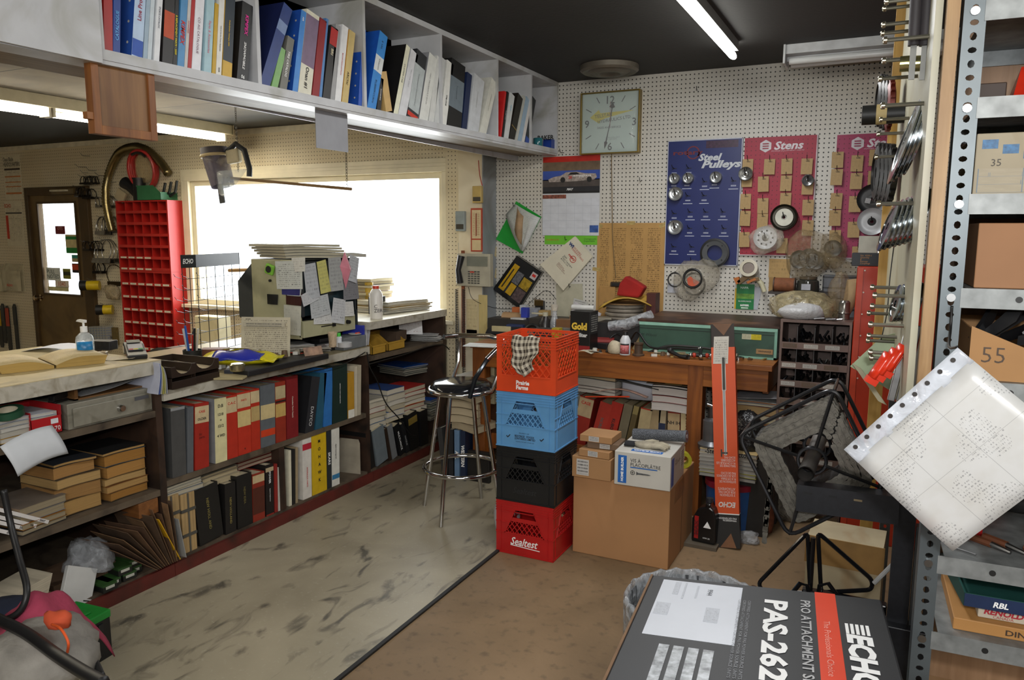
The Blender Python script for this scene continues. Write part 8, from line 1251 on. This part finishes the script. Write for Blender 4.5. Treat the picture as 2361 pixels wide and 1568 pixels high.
cable('thin bright orange twine hanging from the pink cloth',[pY(120,1440,1.3),pY(140,1450,1.28),pY(157,1480,1.27),pY(155,1505,1.27)],.004,K('d8541c'),'twine');tag(MB().blob(.05,.03,.03,8,.3,12).build('orange_cloth',K('c8502c',.8),smooth=2,loc=tuple(pY(135,1440,1.34))),'small orange cloth corner below the pink cloth','cloth');tag(MB().blob(.18,.12,.07,124,.15,20).build('navy_cloth',K('1c2438',.95,0,.2),smooth=2,loc=tuple(pY(35,1385,1.56)-Vector((0,0,.1)))),'navy cloth lump behind the pink cloth','cloth')
rub=K('1b1b1c',.45,0,.2,20)
f2=lambda px,py,Y:pY(px,py,Y)
cable('thick black hose curving down from the counter to the pink cloth',[f2(8,1130,1.45),f2(25,1210,1.45),f2(45,1290,1.42),f2(62,1360,1.38),f2(45,1410,1.35),f2(0,1432,1.32),f2(-60,1430,1.3)],.011,rub,'hose');cable('thick black hose sweeping across the near left corner of the floor',[f2(-60,1400,1.3),f2(0,1430,1.28),f2(60,1460,1.25),f2(130,1510,1.2),f2(190,1548,1.17),f2(240,1575,1.15)],.017,rub,'hose')
cable('flat black strap curving beside the battery',[f2(135,1445,1.5),f2(180,1475,1.46),f2(215,1520,1.42),f2(235,1560,1.38)],.012,rub,'strap')
t=thing('tyre','dark rubber ring on the floor under the grey sack at near left','tyre',(-2.66,1.24,0));m=MB();m.lathe([(.1,.02),(.13,.0),(.19,0),(.2,.03),(.19,.08),(.12,.085),(.1,.06),(.1,.02)],32);m.build('ring',K('161514',.7),t,smooth=True)
tag(MB().cbox(.02,.2,.28).build('narrow_carton',BLK,loc=(-2.86,1.38,.35)),'narrow black carton at the near left end of the counter','box')
# ================= steel shelving at right =================
pn=pY(2204,250,1.7);pf=pY(2104,210,3.3);aU=-math.atan2(pf.x-pn.x,1.6);U=Matrix.Translation((pn.x,1.7,0))@Matrix.Rotation(-math.atan2(pf.x-pn.x,1.6),4,'Z')
zz_=-math.atan2(pf.x-pn.x,1.6)
t=thing('steel_shelving','grey slotted steel shelving unit at the right edge','shelving',(pn.x,1.7,0),zz_);L=1.6
def post(y0,hs):
 m=MB();wf=.037;p_=.0247;cxx=wf/2
 for k in range(105):
  z0=k*p_;rx,rz_=((.0075,.0055),(.006,.0075))[k%2];o=[(0,z0),(cxx,z0),(wf,z0),(wf,z0+p_/2),(wf,z0+p_),(cxx,z0+p_),(0,z0+p_),(0,z0+p_/2)];h=[(cxx+rx*math.cos(q),z0+p_/2+rz_*math.sin(q))for q in[PI*(1.25+.25*i)for i in range(8)]]
  P=o+h;m.add([(x,y0,z)for x,z in P]+[(x,y0+.0025,z)for x,z in P],[(i,(i+1)%8,8+(i+1)%8,8+i)for i in range(8)]+[(24+i,24+(i+1)%8,16+(i+1)%8,16+i)for i in range(8)]+[(8+i,8+(i+1)%8,24+(i+1)%8,24+i)for i in range(8)])
 m.box(0,y0+.0025,0,.0025,y0+.045,2.6);return m.build('post',K('5d6467',.42,.5,.15,12),t)
post(0,1);post(L,1)
zsh=[pY(2300,yy,1.7).z for yy in(20,246,470,690,905,1118,1325,1508)]
for i,zs_ in enumerate(zsh):
 m=MB();m.box(.034,-.002,zs_-.019,1.0,.001,zs_+.019,0);m.box(.046,.001,zs_+.015,1.0,.45,zs_+.018,0);m.box(.046,.45,zs_-.019,1.0,.453,zs_+.019);m.cyl(.006,.006,-.0035,-.0021,12,1,Matrix.Translation((.13,0,zs_))@Matrix.Rotation(PI/2,4,'X')@Matrix.Translation((0,0,.0055)));m.build('shelf_board',[GALV,BLK],t)
 for bz in(zs_,):m=MB();m.cyl(.008,.008,.0,.005,12,0,Matrix.Translation((.018,-.0,bz))@Matrix.Rotation(PI/2,4,'X'));m.build('bolt',STEEL,t)
MB().box(.05,.46,.2,1.0,.47,2.6).build('back_board',wood('a88464','8c6a4c',2),t)
t2=thing('bolt_display_board','cream painted board edged in raw lumber on the side of the steel shelving','board',(pn.x,1.7,0),zz_);MB().box(-.028,-.005,1.22,-.006,.028,2.6).build('near_lumber',wood('b08c5c','8a6434',2,.5),t2);MB().box(-.045,.028,1.2,-.032,L-.08,2.6).build('cream_panel',K('a8a48c',.4,0,.12,4,stain='8a7c54'),t2);MB().box(-.075,L-.09,.3,-.03,L-.05,2.6).build('far_lumber',wood('c09a50','a07834',2,.5),t2)
def sbolt(px,py,Y,r=.0045):
 a=pY(px,py,Y);xb=(U@Vector((-.045,Y-1.7,0))).x;L_=max(.03,xb-a.x);t=thing('display_bolt','long steel bolt sticking out level from the cream display board','bolt',tuple(a),(0,0,zz_*0),'bolts on the display board');m=MB();m.tube([(0,0,0),(L_,0,0)],r,8);m.build('shank',K('8c8a7c',.3,.8),t,smooth=True);m=MB();m.tube([(-.006,0,0),(-.004,0,0),(.003,0,0),(.004,0,0)],[r,r*1.7,r*1.7,r],10);m.build('head',K('b0a890',.2,.9),t,smooth=True);return a,L_
for q in((2045,4,2.0),(2040,20,2.3),(2038,57,2.1),(2036,77,2.2),(2042,93,1.85),(2039,140,1.95),(2030,182,2.15),(2037,244,1.85),(2032,276,2.4),(2026,309,2.5),(2021,362,2.6),(2027,470,1.95),(2012,662,2.2),(2018,681,2.0),(2012,706,2.1),(2004,722,2.3),(2008,748,1.95),(2004,774,2.2),(2002,785,2.3),(2008,812,2.0),(2010,825,2.1)):sbolt(*q)
def disc(lab,px,py,Y,r,mat,th=.003,rz=.3,ry=0,grp=None,bore=.2,teeth=0,n=36):
 t=thing('steel_disc',lab,'disc',tuple(pY(px,py,Y)),(0,PI/2+ry,rz),grp);m=MB();m.lathe([(r*bore,-th),(r*.7,-th),(r*.72,-th*2),(r,-th*1.2),(r,th*1.2),(r*.72,th*2),(r*.7,th),(r*bore,th),(r*bore,-th)],n);m.build('plate',mat,t,smooth=True)
 if teeth:
  m=MB()
  for k in range(teeth):q=2*PI*k/teeth;m.box(r-.002,-.004,-th,r+.01,.004,th,0,Matrix.Rotation(q,4,'Z'))
  m.build('teeth',mat,t)
 return t
ch2=K('a8b0b4',.14,1.,.1,20)
for k in range(4):disc('large shiny steel disc hung on a bolt in the upper group on the display board',2086+k*11,326-k*5,2.0-.03*k,.1-.004*k,ch2,th=.0015,grp='upper large discs',rz=.1,ry=.28,bore=.1)
for k in range(7):disc('shiny steel disc in the middle cluster on the display board',2048+k*12,522-k*4,2.05-.02*k,.062,ch2,th=.002,grp='middle disc cluster',rz=.16,ry=.3,bore=.15)
for k in range(6):disc('small shiny steel disc in the lower cluster on the display board',2066+k*9,700-k,2.05-.01*k,.046,ch2,th=.002,grp='lower disc cluster',rz=.2,ry=.2,bore=.2)
dk2=K('2c2a28',.4,.6)
for k in range(4):disc('dark toothed sprocket on the far part of the display board',2030+k*7,232+k*3,2.9-.04*k,.075,dk2 if k!=3 else K('6c2820',.4,.3),th=.006,grp='upper dark sprockets',teeth=22,rz=.12)
for k in range(4):disc('dark toothed sprocket low on the far part of display board',2025+k*9,398+k*2,2.8-.04*k,.085,dk2,th=.007,grp='lower dark sprockets',teeth=20,rz=.15)
for k in range(2):t=thing('brass_bushing',('nearer' if k else 'farther')+' pale brass bushing on a bolt of the display board','bushing',tuple(pY(2089+20*k,147,1.95)));m=MB();m.tube([(-.012,0,0),(.012,0,0)],.017,16);m.build('bush',K('a8a470',.2,.9,.1),t,smooth=True)
t=thing('black_cylinder','black cylinder with cream label at the far end of the display board','cylinder',tuple(pY(2045,263,2.7)));m=MB();m.tube([(-.07,0,0),(.05,0,0)],.03,16);m.build('body',BLK,t,smooth=True);m=MB();m.tube([(-.03,0,0),(.0,0,0)],.031,16);m.build('label',K('b09c6c'),t,smooth=True)
for k in range(2):t=thing('rubber_gripped_file',('left' if k==0 else 'right')+' grey rubber sleeve with steel tang hanging at the top of the display board','tool',tuple(pY(2110+26*k,60,1.9)));m=MB();m.tube([(0,0,-.04),(-.004,0,.25)],[.012,.014],12);m.build('sleeve',K('3a3638',.6),t,smooth=True);m=MB();m.box(-.006,-.002,-.11,.006,.002,-.04);m.build('tang',K('6c6c68',.5,.6),t)
for k in range(3):t=thing('orange_plastic_part',('left','middle','right')[k]+' glossy bright orange plastic guard hung low on the display board','part',tuple(pY(2030+k*17,845-9*k,1.9)),(0,.5,.2));m=MB();m.surf(lambda u,v:(.012*math.cos(u*5),.02*math.sin(u*5),-.03+.065*v),12,3,.003);m.build('shell',K('d8341a',.25),t,smooth=2);MB().box(-.012,-.01,-.045,.014,.01,-.03).build('tab',K('d8341a',.3),t)
for k in range(3):tag(MB().box(-.008,-.003,-.13,.008,.003,.05).build('feeler_gauge',STEEL if k<2 else K('a8a49c',.5),bev=.002,loc=tuple(pY(2085+20*k,800,1.95)),rot=(0,.15,0)),('left','middle','right')[k]+' narrow steel gauge strip hanging beside the orange guards','gauge')
for a,lab,c_,d_ in((((2035,775),(2100,760),(2060,905),(1960,845)),'green and tan display card hung askew behind the orange guards','9caa88',2.3),(((1965,838),(1985,850),(2045,935),(2025,925)),'cream card edge hanging below the green display card','b4ab8c',2.25)):
 P=[pY(*q,d_)for q in a];m=MB();m.add(P+[p+Vector((0,.006,0))for p in P],[(0,3,2,1),(4,5,6,7),(0,1,5,4),(1,2,6,5),(2,3,7,6),(3,0,4,7)]);tag(m.build('display_card',K(c_,.4,0,.35,9,stain='a07c44')),lab,'card')
cable('thin black wire hanging from the display board past the red cabinet',[pY(2062,560,2.3),pY(2052,640,2.3),pY(2045,720,2.3),pY(2030,790,2.3)],.0015,None,'wire')
def ship(x,y,z):return tuple(U@Vector((x,y,z)))
def SB(nm,lab,cat,mats,x0,x1,y,d_,i,h,zoff=0):t=thing(nm,lab,cat,ship(x0,y,zsh[i]+.0185+zoff),zz_);MB().box(0,0,0,x1-x0,d_,h).build('box_body',mats,t,bev=.002);return t
m=MB();t=thing('orange_scoop','shiny folded red orange plastic piece on the upper steel shelf','part',ship(.1,.08,zsh[1]+.0185),zz_);m.add([(0,0,0),(.03,0,.0),(.02,.06,.075),(.09,.02,.07),(.16,0,.01),(.17,.04,.08),(.1,.1,.03),(.0,.08,.0)],[(0,1,2),(1,3,2),(1,4,3),(3,4,5),(2,3,5,6),(0,2,6,7),(7,6,5,4,1,0)]);m.build('shell',K('c8301c',.2),t);SB('brown_lump','dark brown greasy part on the upper steel shelf','part',K('3a2a20',.6),.05,.1,.15,.06,1,.05)
t=SB('printed_carton','worn cream carton with blue round stamps on the steel shelf','box',K('a89c84',.7,0,.15,8,stain='8a7454'),.042,.3,.03,.3,2,.115)
for k in range(3):MB().card((.01+.034*k,-.0008,.086-.01*k),(.026,0,0),(0,0,.017),.0006).build('blue_stamp',K('2f6a98',.5,0,.5,120),t)
MB().card((.006,-.0008,.004),(.22,0,0),(0,0,.045),.0005).build('table_print',LM('a89c84','3a6a8c',3,.3,.0,1,.6,3,3),t);txt('35',.013,K('4a4238'),t,fr((.035,-.001,.06),(1,0,0),(0,0,1)))
SB('brown_carton','plain tan carton on the steel shelf below the stamped one','box',[K('9c704c',.7,0,.1,6)],.058,.3,.03,.3,3,.125)
t=thing('open_parts_tub','tan open carton tub full of black plastic blades on the steel shelf','box',ship(.06,.02,zsh[4]+.0185),zz_);m=MB();m.prism([(0,0),(.24,0),(.24,.085),(.12,.055),(0,.105)],0,.003);m.box(0,.003,0,.003,.3,.1);m.box(0,.297,0,.24,.3,.1);m.box(.237,.003,0,.24,.3,.1);m.build('tub',K('a87c4c',.7,0,.1,8),t);txt('55',.03,K('4a3828'),t,fr((.04,-.001,.05),(1,0,0),(0,0,1)),bold=-.01);txt('E',.02,K('4a3828'),t,fr((.13,-.001,.03),(1,0,0),(0,0,1)))
for k in range(9):tag(MB().prism([(0,0),(.07,.02),(.1,.05),(.08,.055),(.04,.035),(0,.02)],0,.008).build('plastic_cutter',K('141416',.4),loc=ship(.07+.018*k,.05+.02*(k%4),zsh[4]+.08+.006*(k%3)),rot=(rnd.uniform(-.3,.3),rnd.uniform(-.5,.3),rnd.uniform(-1,1))),'curved black plastic cutter in the tan carton tub','cutter','black cutters in the tub')
t6=zsh[6]+.0185
t=thing('black_grip','black and red ribbed tool lying at the back of the tool shelf','tool',ship(.12,.32,t6),zz_);m=MB();m.tube([(0,0,.03),(.08,0,.035),(.25,0,.03)],[.02,.024,.018],12);m.build('grip',K('1c1c1c',.6),t,smooth=True);m=MB();m.tube([(.03,0,.03),(.075,0,.035)],.0265,12);m.build('red_collar',K('a01c24',.4),t,smooth=True);m=MB();m.tube([(.11,-.05,.012),(.16,-.05,.012)],.012,10);m.build('yellow_tip',K('b0741c',.4),t,smooth=True)
t=thing('red_tray','small red metal scoop on the tool shelf beside the post','tray',ship(.06,.15,t6),zz_);m=MB();m.box(0,0,0,.07,.08,.006);m.box(0,0,0,.07,.003,.02);m.box(0,.077,.0,.05,.08,.04);m.build('tray',K('b01818',.35),t)
for k,(x,y,rz)in enumerate(((.1,.12,-.7),(.13,.13,-.75),(.2,.1,-.75))):t=thing('punch_tool',('left','middle','right')[k]+' brown handled steel punch lying on the tool shelf','tool',ship(x,y,t6),(0,0,zz_+rz));m=MB();m.tube([(0,0,.009),(.05,0,.009)],.008,8);m.build('handle',K('5a3018',.6),t,smooth=True);m=MB();m.tube([(.05,0,.009),(.09,0,.006)],[.006,.004],8);m.build('shaft',STEEL,t,smooth=True)
t=thing('crank_casting','dark grey cast lever lying on the tool shelf at the frame edge','part',ship(.22,.18,t6),zz_);m=MB();m.tube([(0,0,.02),(.08,0,.02),(.13,-.04,.02)],[.02,.018,.022],12);m.build('lever',K('2c2c2e',.6,.2),t,smooth=True);tag(MB().tube([(0,0,0),(.05,-.03,0)],.002,6).build('pin',STEEL,loc=ship(.055,.06,t6+.003)),'thin steel pin lying at the front edge of the tool shelf','pin')
t=thing('green_open_carton','long open dark green cardboard box on the steel shelf below the tools','box',ship(.07,.03,zsh[7]+.0185+.055),zz_);m=MB();m.box(.02,.0,0,.3,.002,.028);m.box(0,.2,0,.3,.203,.05);m.box(.02,0,0,.3,.2,.002);m.add([(.02,0,0),(.0,.2,0),(.0,.2,.05),(.02,0,.028),(.024,0,0),(.004,.2,0),(.004,.2,.05),(.024,0,.028)],[(0,3,2,1),(4,5,6,7),(3,7,6,2),(0,1,5,4),(0,4,7,3),(1,2,6,5)]);m.build('carton',K('1f4a44',.5,0,.2,12),t);MB().card((.021,-.0006,.0),(.28,0,0),(0,0,.027),.0005).build('blue_front',K('1c2c4c',.4),t);txt('RBL',.012,WINK,t,fr((.085,-.001,.013),(1,0,0),(0,0,1)),shear=.2,bold=.03);MB().card((.13,-.0012,.004),(.1,0,0),(0,0,.02),.0005).build('white_patch',WHT,t);txt('41',.01,INK,t,fr((.16,-.0016,.014),(1,0,0),(0,0,1)))
t=SB('chain_carton','cream box with red slanted lettering under the green open carton','box',K('b4aa98',.6),.12,.32,.05,.2,7,.026,.027);txt('RENOLD',.013,K('9c1c2c'),t,fr((.045,-.001,.016),(1,0,0),(0,0,1)),bold=.04,shear=.2,w=.07);txt('CANADA',.006,K('9c3c3c'),t,fr((.045,-.001,.006),(1,0,0),(0,0,1)))
t=SB('flat_tan_carton','flat tan carton stencilled DIN 12B at the bottom of the carton pile','box',K('a87840',.65,0,.1,8),.075,.33,.03,.25,7,.026);txt('DIN 12B',.012,K('3a2a1c'),t,fr((.13,-.001,.013),(1,0,0),(0,0,1)),w=.075,bold=.02)
zlow=pY(2300,1600,1.7).z;t=thing('blue_white_carton','blue topped carton on the lowest visible steel shelf','box',ship(.12,.03,.42),zz_);MB().box(0,0,0,.25,.2,.12).build('carton',K('23406c',.5,0,.3,20),t);MB().card((0,-.001,0),(.25,0,0),(0,0,.07),.0006).build('white_side',K('a8a8a8'),t);txt('RBL',.014,WINK,t,fr((.1,-.0012,.1),(1,0,0),(0,0,1)),shear=.2,bold=.03);MB().box(-.07,.02,0,-.01,.2,.15).build('tan_carton_edge',K('8c6a48'),t)
struct(MB().box(0,0,0,.001,.001,.001).build('trim_9',BLK));D.objects.remove(D.objects['trim_9'])
a,b_,c_=pY(1945,1035,1.52),pY(2207,800,1.5),pY(2140,1238,1.5);ux=(b_-a);uy=(c_-a);uy=uy-ux*uy.dot(ux)/ux.length_squared;Ls,Ws=ux.length,.245;uxn,uyn=ux.normalized(),uy.normalized();nrm=uyn.cross(uxn)
M=Matrix(((uxn.x,-uyn.x,0,a.x),(uxn.y,-uyn.y,0,a.y),(uxn.z,-uyn.z,0,a.z),(0,0,0,1)));zc_=Vector((M[0][0],M[1][0],M[2][0])).cross(Vector((M[0][1],M[1][1],M[2][1])));
for r in range(3):M[r][2]=zc_[r]
t=thing('price_sheet','handwritten white list in a clear punched sleeve hanging from the steel post','sheet');t.matrix_world=M
m=MB();m.surf(lambda u,v:(Ls*u,-.03-(Ws-.03)*v,.004*math.sin(u*3)+.006*math.sin(v*3)),10,8,.001)
pm,nt,b=newmat('handwritten_list');uv,u,v=uvco(nt);b.inputs['Roughness'].default_value=.35;b.inputs['Coat Weight'].default_value=.3
rw=mth(nt,'LESS_THAN',mth(nt,'FRACT',mth(nt,'MULTIPLY',v,40)),.45);cmb=nt.nodes.new('ShaderNodeCombineXYZ');nt.links.new(mth(nt,'MULTIPLY',u,120),cmb.inputs[0]);nt.links.new(mth(nt,'MULTIPLY',mth(nt,'FLOOR',mth(nt,'MULTIPLY',v,40)),5.3),cmb.inputs[1]);k_=mth(nt,'MULTIPLY',rw,mth(nt,'GREATER_THAN',noise(nt,1,2,cmb.outputs[0]),.55));blk_=mth(nt,'GREATER_THAN',noise(nt,3.2,0,uv),.5);k_=mth(nt,'MULTIPLY',mth(nt,'MULTIPLY',k_,blk_),.55)
for a_ in(.28,.62):k_=mth(nt,'MAXIMUM',k_,mth(nt,'MULTIPLY',mth(nt,'LESS_THAN',mth(nt,'ABSOLUTE',mth(nt,'SUBTRACT',u,a_)),.0018),.4));k_=mth(nt,'MAXIMUM',k_,mth(nt,'MULTIPLY',mth(nt,'LESS_THAN',mth(nt,'ABSOLUTE',mth(nt,'SUBTRACT',v,a_-.1)),.0022),.35))
nt.links.new(mixc(nt,k_,mixc(nt,ramp(nt,noise(nt,4,3,uv),.4,.8),lin('c8c8c6'),lin('bcbab4')),lin('5c5c60')),b.inputs['Base Color']);m.build('paper',pm,t,smooth=2)
m=MB();m.surf(lambda u,v:(Ls*u,-.034*v-.001,.0015+.003*math.sin(u*26)*v),40,3,.0008);m.build('punched_strip',film('dfe4ec',.5,.08,.6,14),t,smooth=2)
for k in range(9):m=MB();m.lathe([(0,0),(.0042,0),(.0042,.0006),(0,.0006)],12,0,Matrix.Translation((.02+(Ls-.04)*k/8,-.011,.0062)));m.build('hole',K('2a2420'),t)
cable('black wire hooks on the post holding the hanging sheet',[ship(.02,-.012,pY(2200,705,1.69).z),ship(.02,-.02,pY(2200,760,1.68).z),ship(.012,-.1,pY(2200,800,1.6).z),tuple(b_)],.0025,None,'wire_hook')
# ================= wire reel with roller chain =================
Yr=2.15;rod=K('3c3c3e',.3,.8,.2,30);t=thing('wire_chain_reel','square welded wire reel loaded with roller chain on a black bracket','reel')
def roundpoly(P,r,n=5):
 out=[]
 N=len(P)
 for i in range(N):
  a,b_,c=P[i-1],P[i],P[(i+1)%N];p0=b_+(a-b_).normalized()*r;p1=b_+(c-b_).normalized()*r
  for k in range(n+1):s_=k/n;out.append(p0*(1-s_)**2+b_*2*s_*(1-s_)+p1*s_**2)
 return out
C0=pY(1872,1062,Yr);cor=[pY(*q,Yr)for q in((1925,893),(1702,1003),(1818,1238),(2040,1128))]
hubr=[C0+Vector((.036*math.cos(q),0,.036*math.sin(q)))for q in[2*PI*k/20 for k in range(20)]]
for dy,nm in((0,'front_flange'),(.17,'rear_flange')):
 V=Vector((0,dy,0));m=MB();m.tube([p+V for p in roundpoly(cor,.035)],.0058,8,closed=True);m.tube([p+V for p in hubr],.005,6,closed=True)
 for c in cor:d_=(c-C0).normalized();m.tube([C0+V+d_*.036,c+V-d_*.012],.005,6)
 m.build(nm,rod,t,smooth=True)
for c in cor:c=c+(C0-c)*.04;m=MB();m.tube([c,c+Vector((0,.17,0))],.004,6);m.build('spacer_rod',rod,t,smooth=True)
axis=Vector((-.0,1,0));m=MB();m.tube([C0+Vector((-.008,-.07,-.018)),C0+Vector((0,.24,0))],.021,20,caps=False);m.tube([C0+Vector((-.008,-.07,-.018)),C0+Vector((0,.24,0))],.0185,20,caps=False);m.build('axle_pipe',K('5c5854',.5,.5,.25,14),t,smooth=2)
lk=K('726e65',.38,.5,.35,60,stain='4a453c');m=MB()
def chain_path(P,y,cl=.0127*1.9):
 tot=[];N=len(P)
 for i in range(N):
  a,b_=P[i],P[(i+1)%N];n_=max(1,int((b_-a).length/cl))
  for k in range(n_):tot.append(a.lerp(b_,k/n_))
 for i in range(len(tot)-1):
  a,b_=tot[i],tot[i+1];d_=(b_-a);L_=d_.length
  if L_<1e-5:continue
  d_/=L_;n_=Vector((-d_.z,0,d_.x));T=Matrix(((d_.x,0,n_.x,a.x),(0,1,0,y+(.0008 if i%2 else 0)),(d_.z,0,n_.z,a.z),(0,0,0,1)))
  e=.0075;m.prism([(-e*.6,-e*.7),(0,-e),(L_*.5,-e*.72),(L_,-e),(L_+e*.6,-e*.7),(L_+e*.6,e*.7),(L_,e),(L_*.5,e*.72),(0,e),(-e*.6,e*.7)],0,.0016,0,T)
  m.cyl(.0042,.0036,0,.0014,6,0,T@Matrix.Rotation(PI/2,4,'X'));m.cyl(.007,.007,-.012,-.0016,6,0,T@Matrix.Rotation(PI/2,4,'X'))
for lay in range(7):
 f_=(.82-lay*.055);P=[C0+(c-C0)*f_+Vector((rnd.uniform(-.004,.004),0,rnd.uniform(-.004,.004)-.006))for c in(cor[0],cor[1],cor[2],cor[3])];chain_path(roundpoly(P,.03,3),Yr+.016+.006*(lay%2))
 if lay<2:chain_path(roundpoly(P,.03,3),Yr+.05);chain_path(roundpoly(P,.03,3),Yr+.09)
P=[pY(1783,1030,Yr+.04),pY(1776,1110,Yr+.04),pY(1766,1195,Yr+.04),pY(1762,1250,Yr+.04)];
m.build('roller_chain',lk,t);core=MB();o_=[]
for f_,yy in((.79,.03),(.79,.15),(.48,.15),(.48,.03)):o_.append([C0+(c-C0)*f_+Vector((0,yy,0))for c in cor])
core.add([p for r_ in o_ for p in r_],[(i*4+k,i*4+(k+1)%4,((i+1)%4)*4+(k+1)%4,((i+1)%4)*4+k)for i in range(4)for k in range(4)]);core.build('wound_chain_core',K('24221f',.6,.2,.6,70,bp=.9),t)
m=MB();chain_path(P[:1]+P[1:],Yr+.04);m.build('hanging_chain_end',lk,t)
a,b_=pY(1838,1118,2.1),pY(2075,1140,2.1);h_=a.z-pY(1838,1172,2.1).z;t=thing('reel_bracket','worn black steel channel bracket carrying the wire reel','bracket',(a.x,2.09,a.z));wb_=b_.x-a.x;bm=K('1e1f23',.45,.2,.3,70);ry_=math.atan2(a.z-b_.z,wb_)
m=MB();m.box(0,0,-h_,wb_,.004,0);m.box(0,0,0,wb_,.05,.004);m.box(0,0,-h_-.004,wb_,.05,-h_);o=m.build('channel',bm,t);o.rotation_euler=(0,ry_*.3,0)
for k in range(3):MB().box(.02+.06*k,-.001,-.018,.04+.06*k,.0,-.013).build('slot',K('060606' if k<2 else '7a6a4c'),t)
t=thing('black_upright_slide','black steel upright with a chrome rod beside the steel shelving','upright',(pY(2062,1200,2.15).x,2.15,0));m=MB();m.box(0,0,.2,.05,.04,a.z+.02);m.build('upright',bm,t);m=MB();m.tube([(.075,-.02,.84),(.07,-.02,.58)],.011,14);m.build('chrome_rod',CHROME,t,smooth=True);MB().box(-.005,-.03,.44,.095,.03,.58).build('clamp_block',bm,t,bev=.003);MB().box(.052,.0,.2,.1,.03,.85).build('grey_channel',K('55585a',.4,.5),t)
tag(MB().box(-.03,0,0,.03,.02,.04).build('foot_plate',BLK),'x','x');D.objects.remove(D.objects['foot_plate'])
m=MB();m.box(0,0,0,.5,.04,.06);q=pY(1880,1385,2.35);t=thing('black_wire_stand','glossy black bent wire stand behind the black carton','stand',(0,0,0));gl_=K('141416',.15,.3,0)
Ys_=2.25;tri=[pY(*q,Ys_)for q in((1862,1228),(1748,1345),(1757,1362),(1868,1368))];tri2=[pY(*q,Ys_)for q in((1886,1228),(2012,1338),(2010,1360),(1893,1366))]
for P in(tri,tri2):m=MB();m.tube(roundpoly(P,.015,4),.0062,8,closed=True);m.build('wire_loop',gl_,t,smooth=True)
a=pY(1875,1240,Ys_);m=MB();m.tube([a,(a.x,Ys_,.1)],.007,8);m.build('stem',gl_,t,smooth=True);P=[pY(*q,Ys_-.12)for q in((1800,1400),(1845,1345),(1862,1350),(1872,1420),(1880,1420),(1890,1350),(1910,1345),(1950,1400))];m=MB();m.tube(P,.006,8);m.build('front_loop',gl_,t,smooth=True)
m=MB();z_=pY(1950,1365,Ys_).z;m.box(a.x-.02,Ys_-.03,z_-.14,a.x+.2,Ys_+.0,z_-.005);m.build('base_block',gl_,t,bev=.004);m=MB();m.box(a.x-.16,Ys_-.16,0,a.x+.2,Ys_-.02,.012);m.box(a.x-.01,Ys_-.1,.012,a.x+.01,Ys_-.03,z_-.1);m.build('foot',gl_,t)
tag(MB().tube([pY(2060,1300,2.2),pY(2015,1345,2.2)],.006,8).build('masking_rod',K('8a8a88',.4)),'thin grey rod with masking tape by the clamp block','rod')
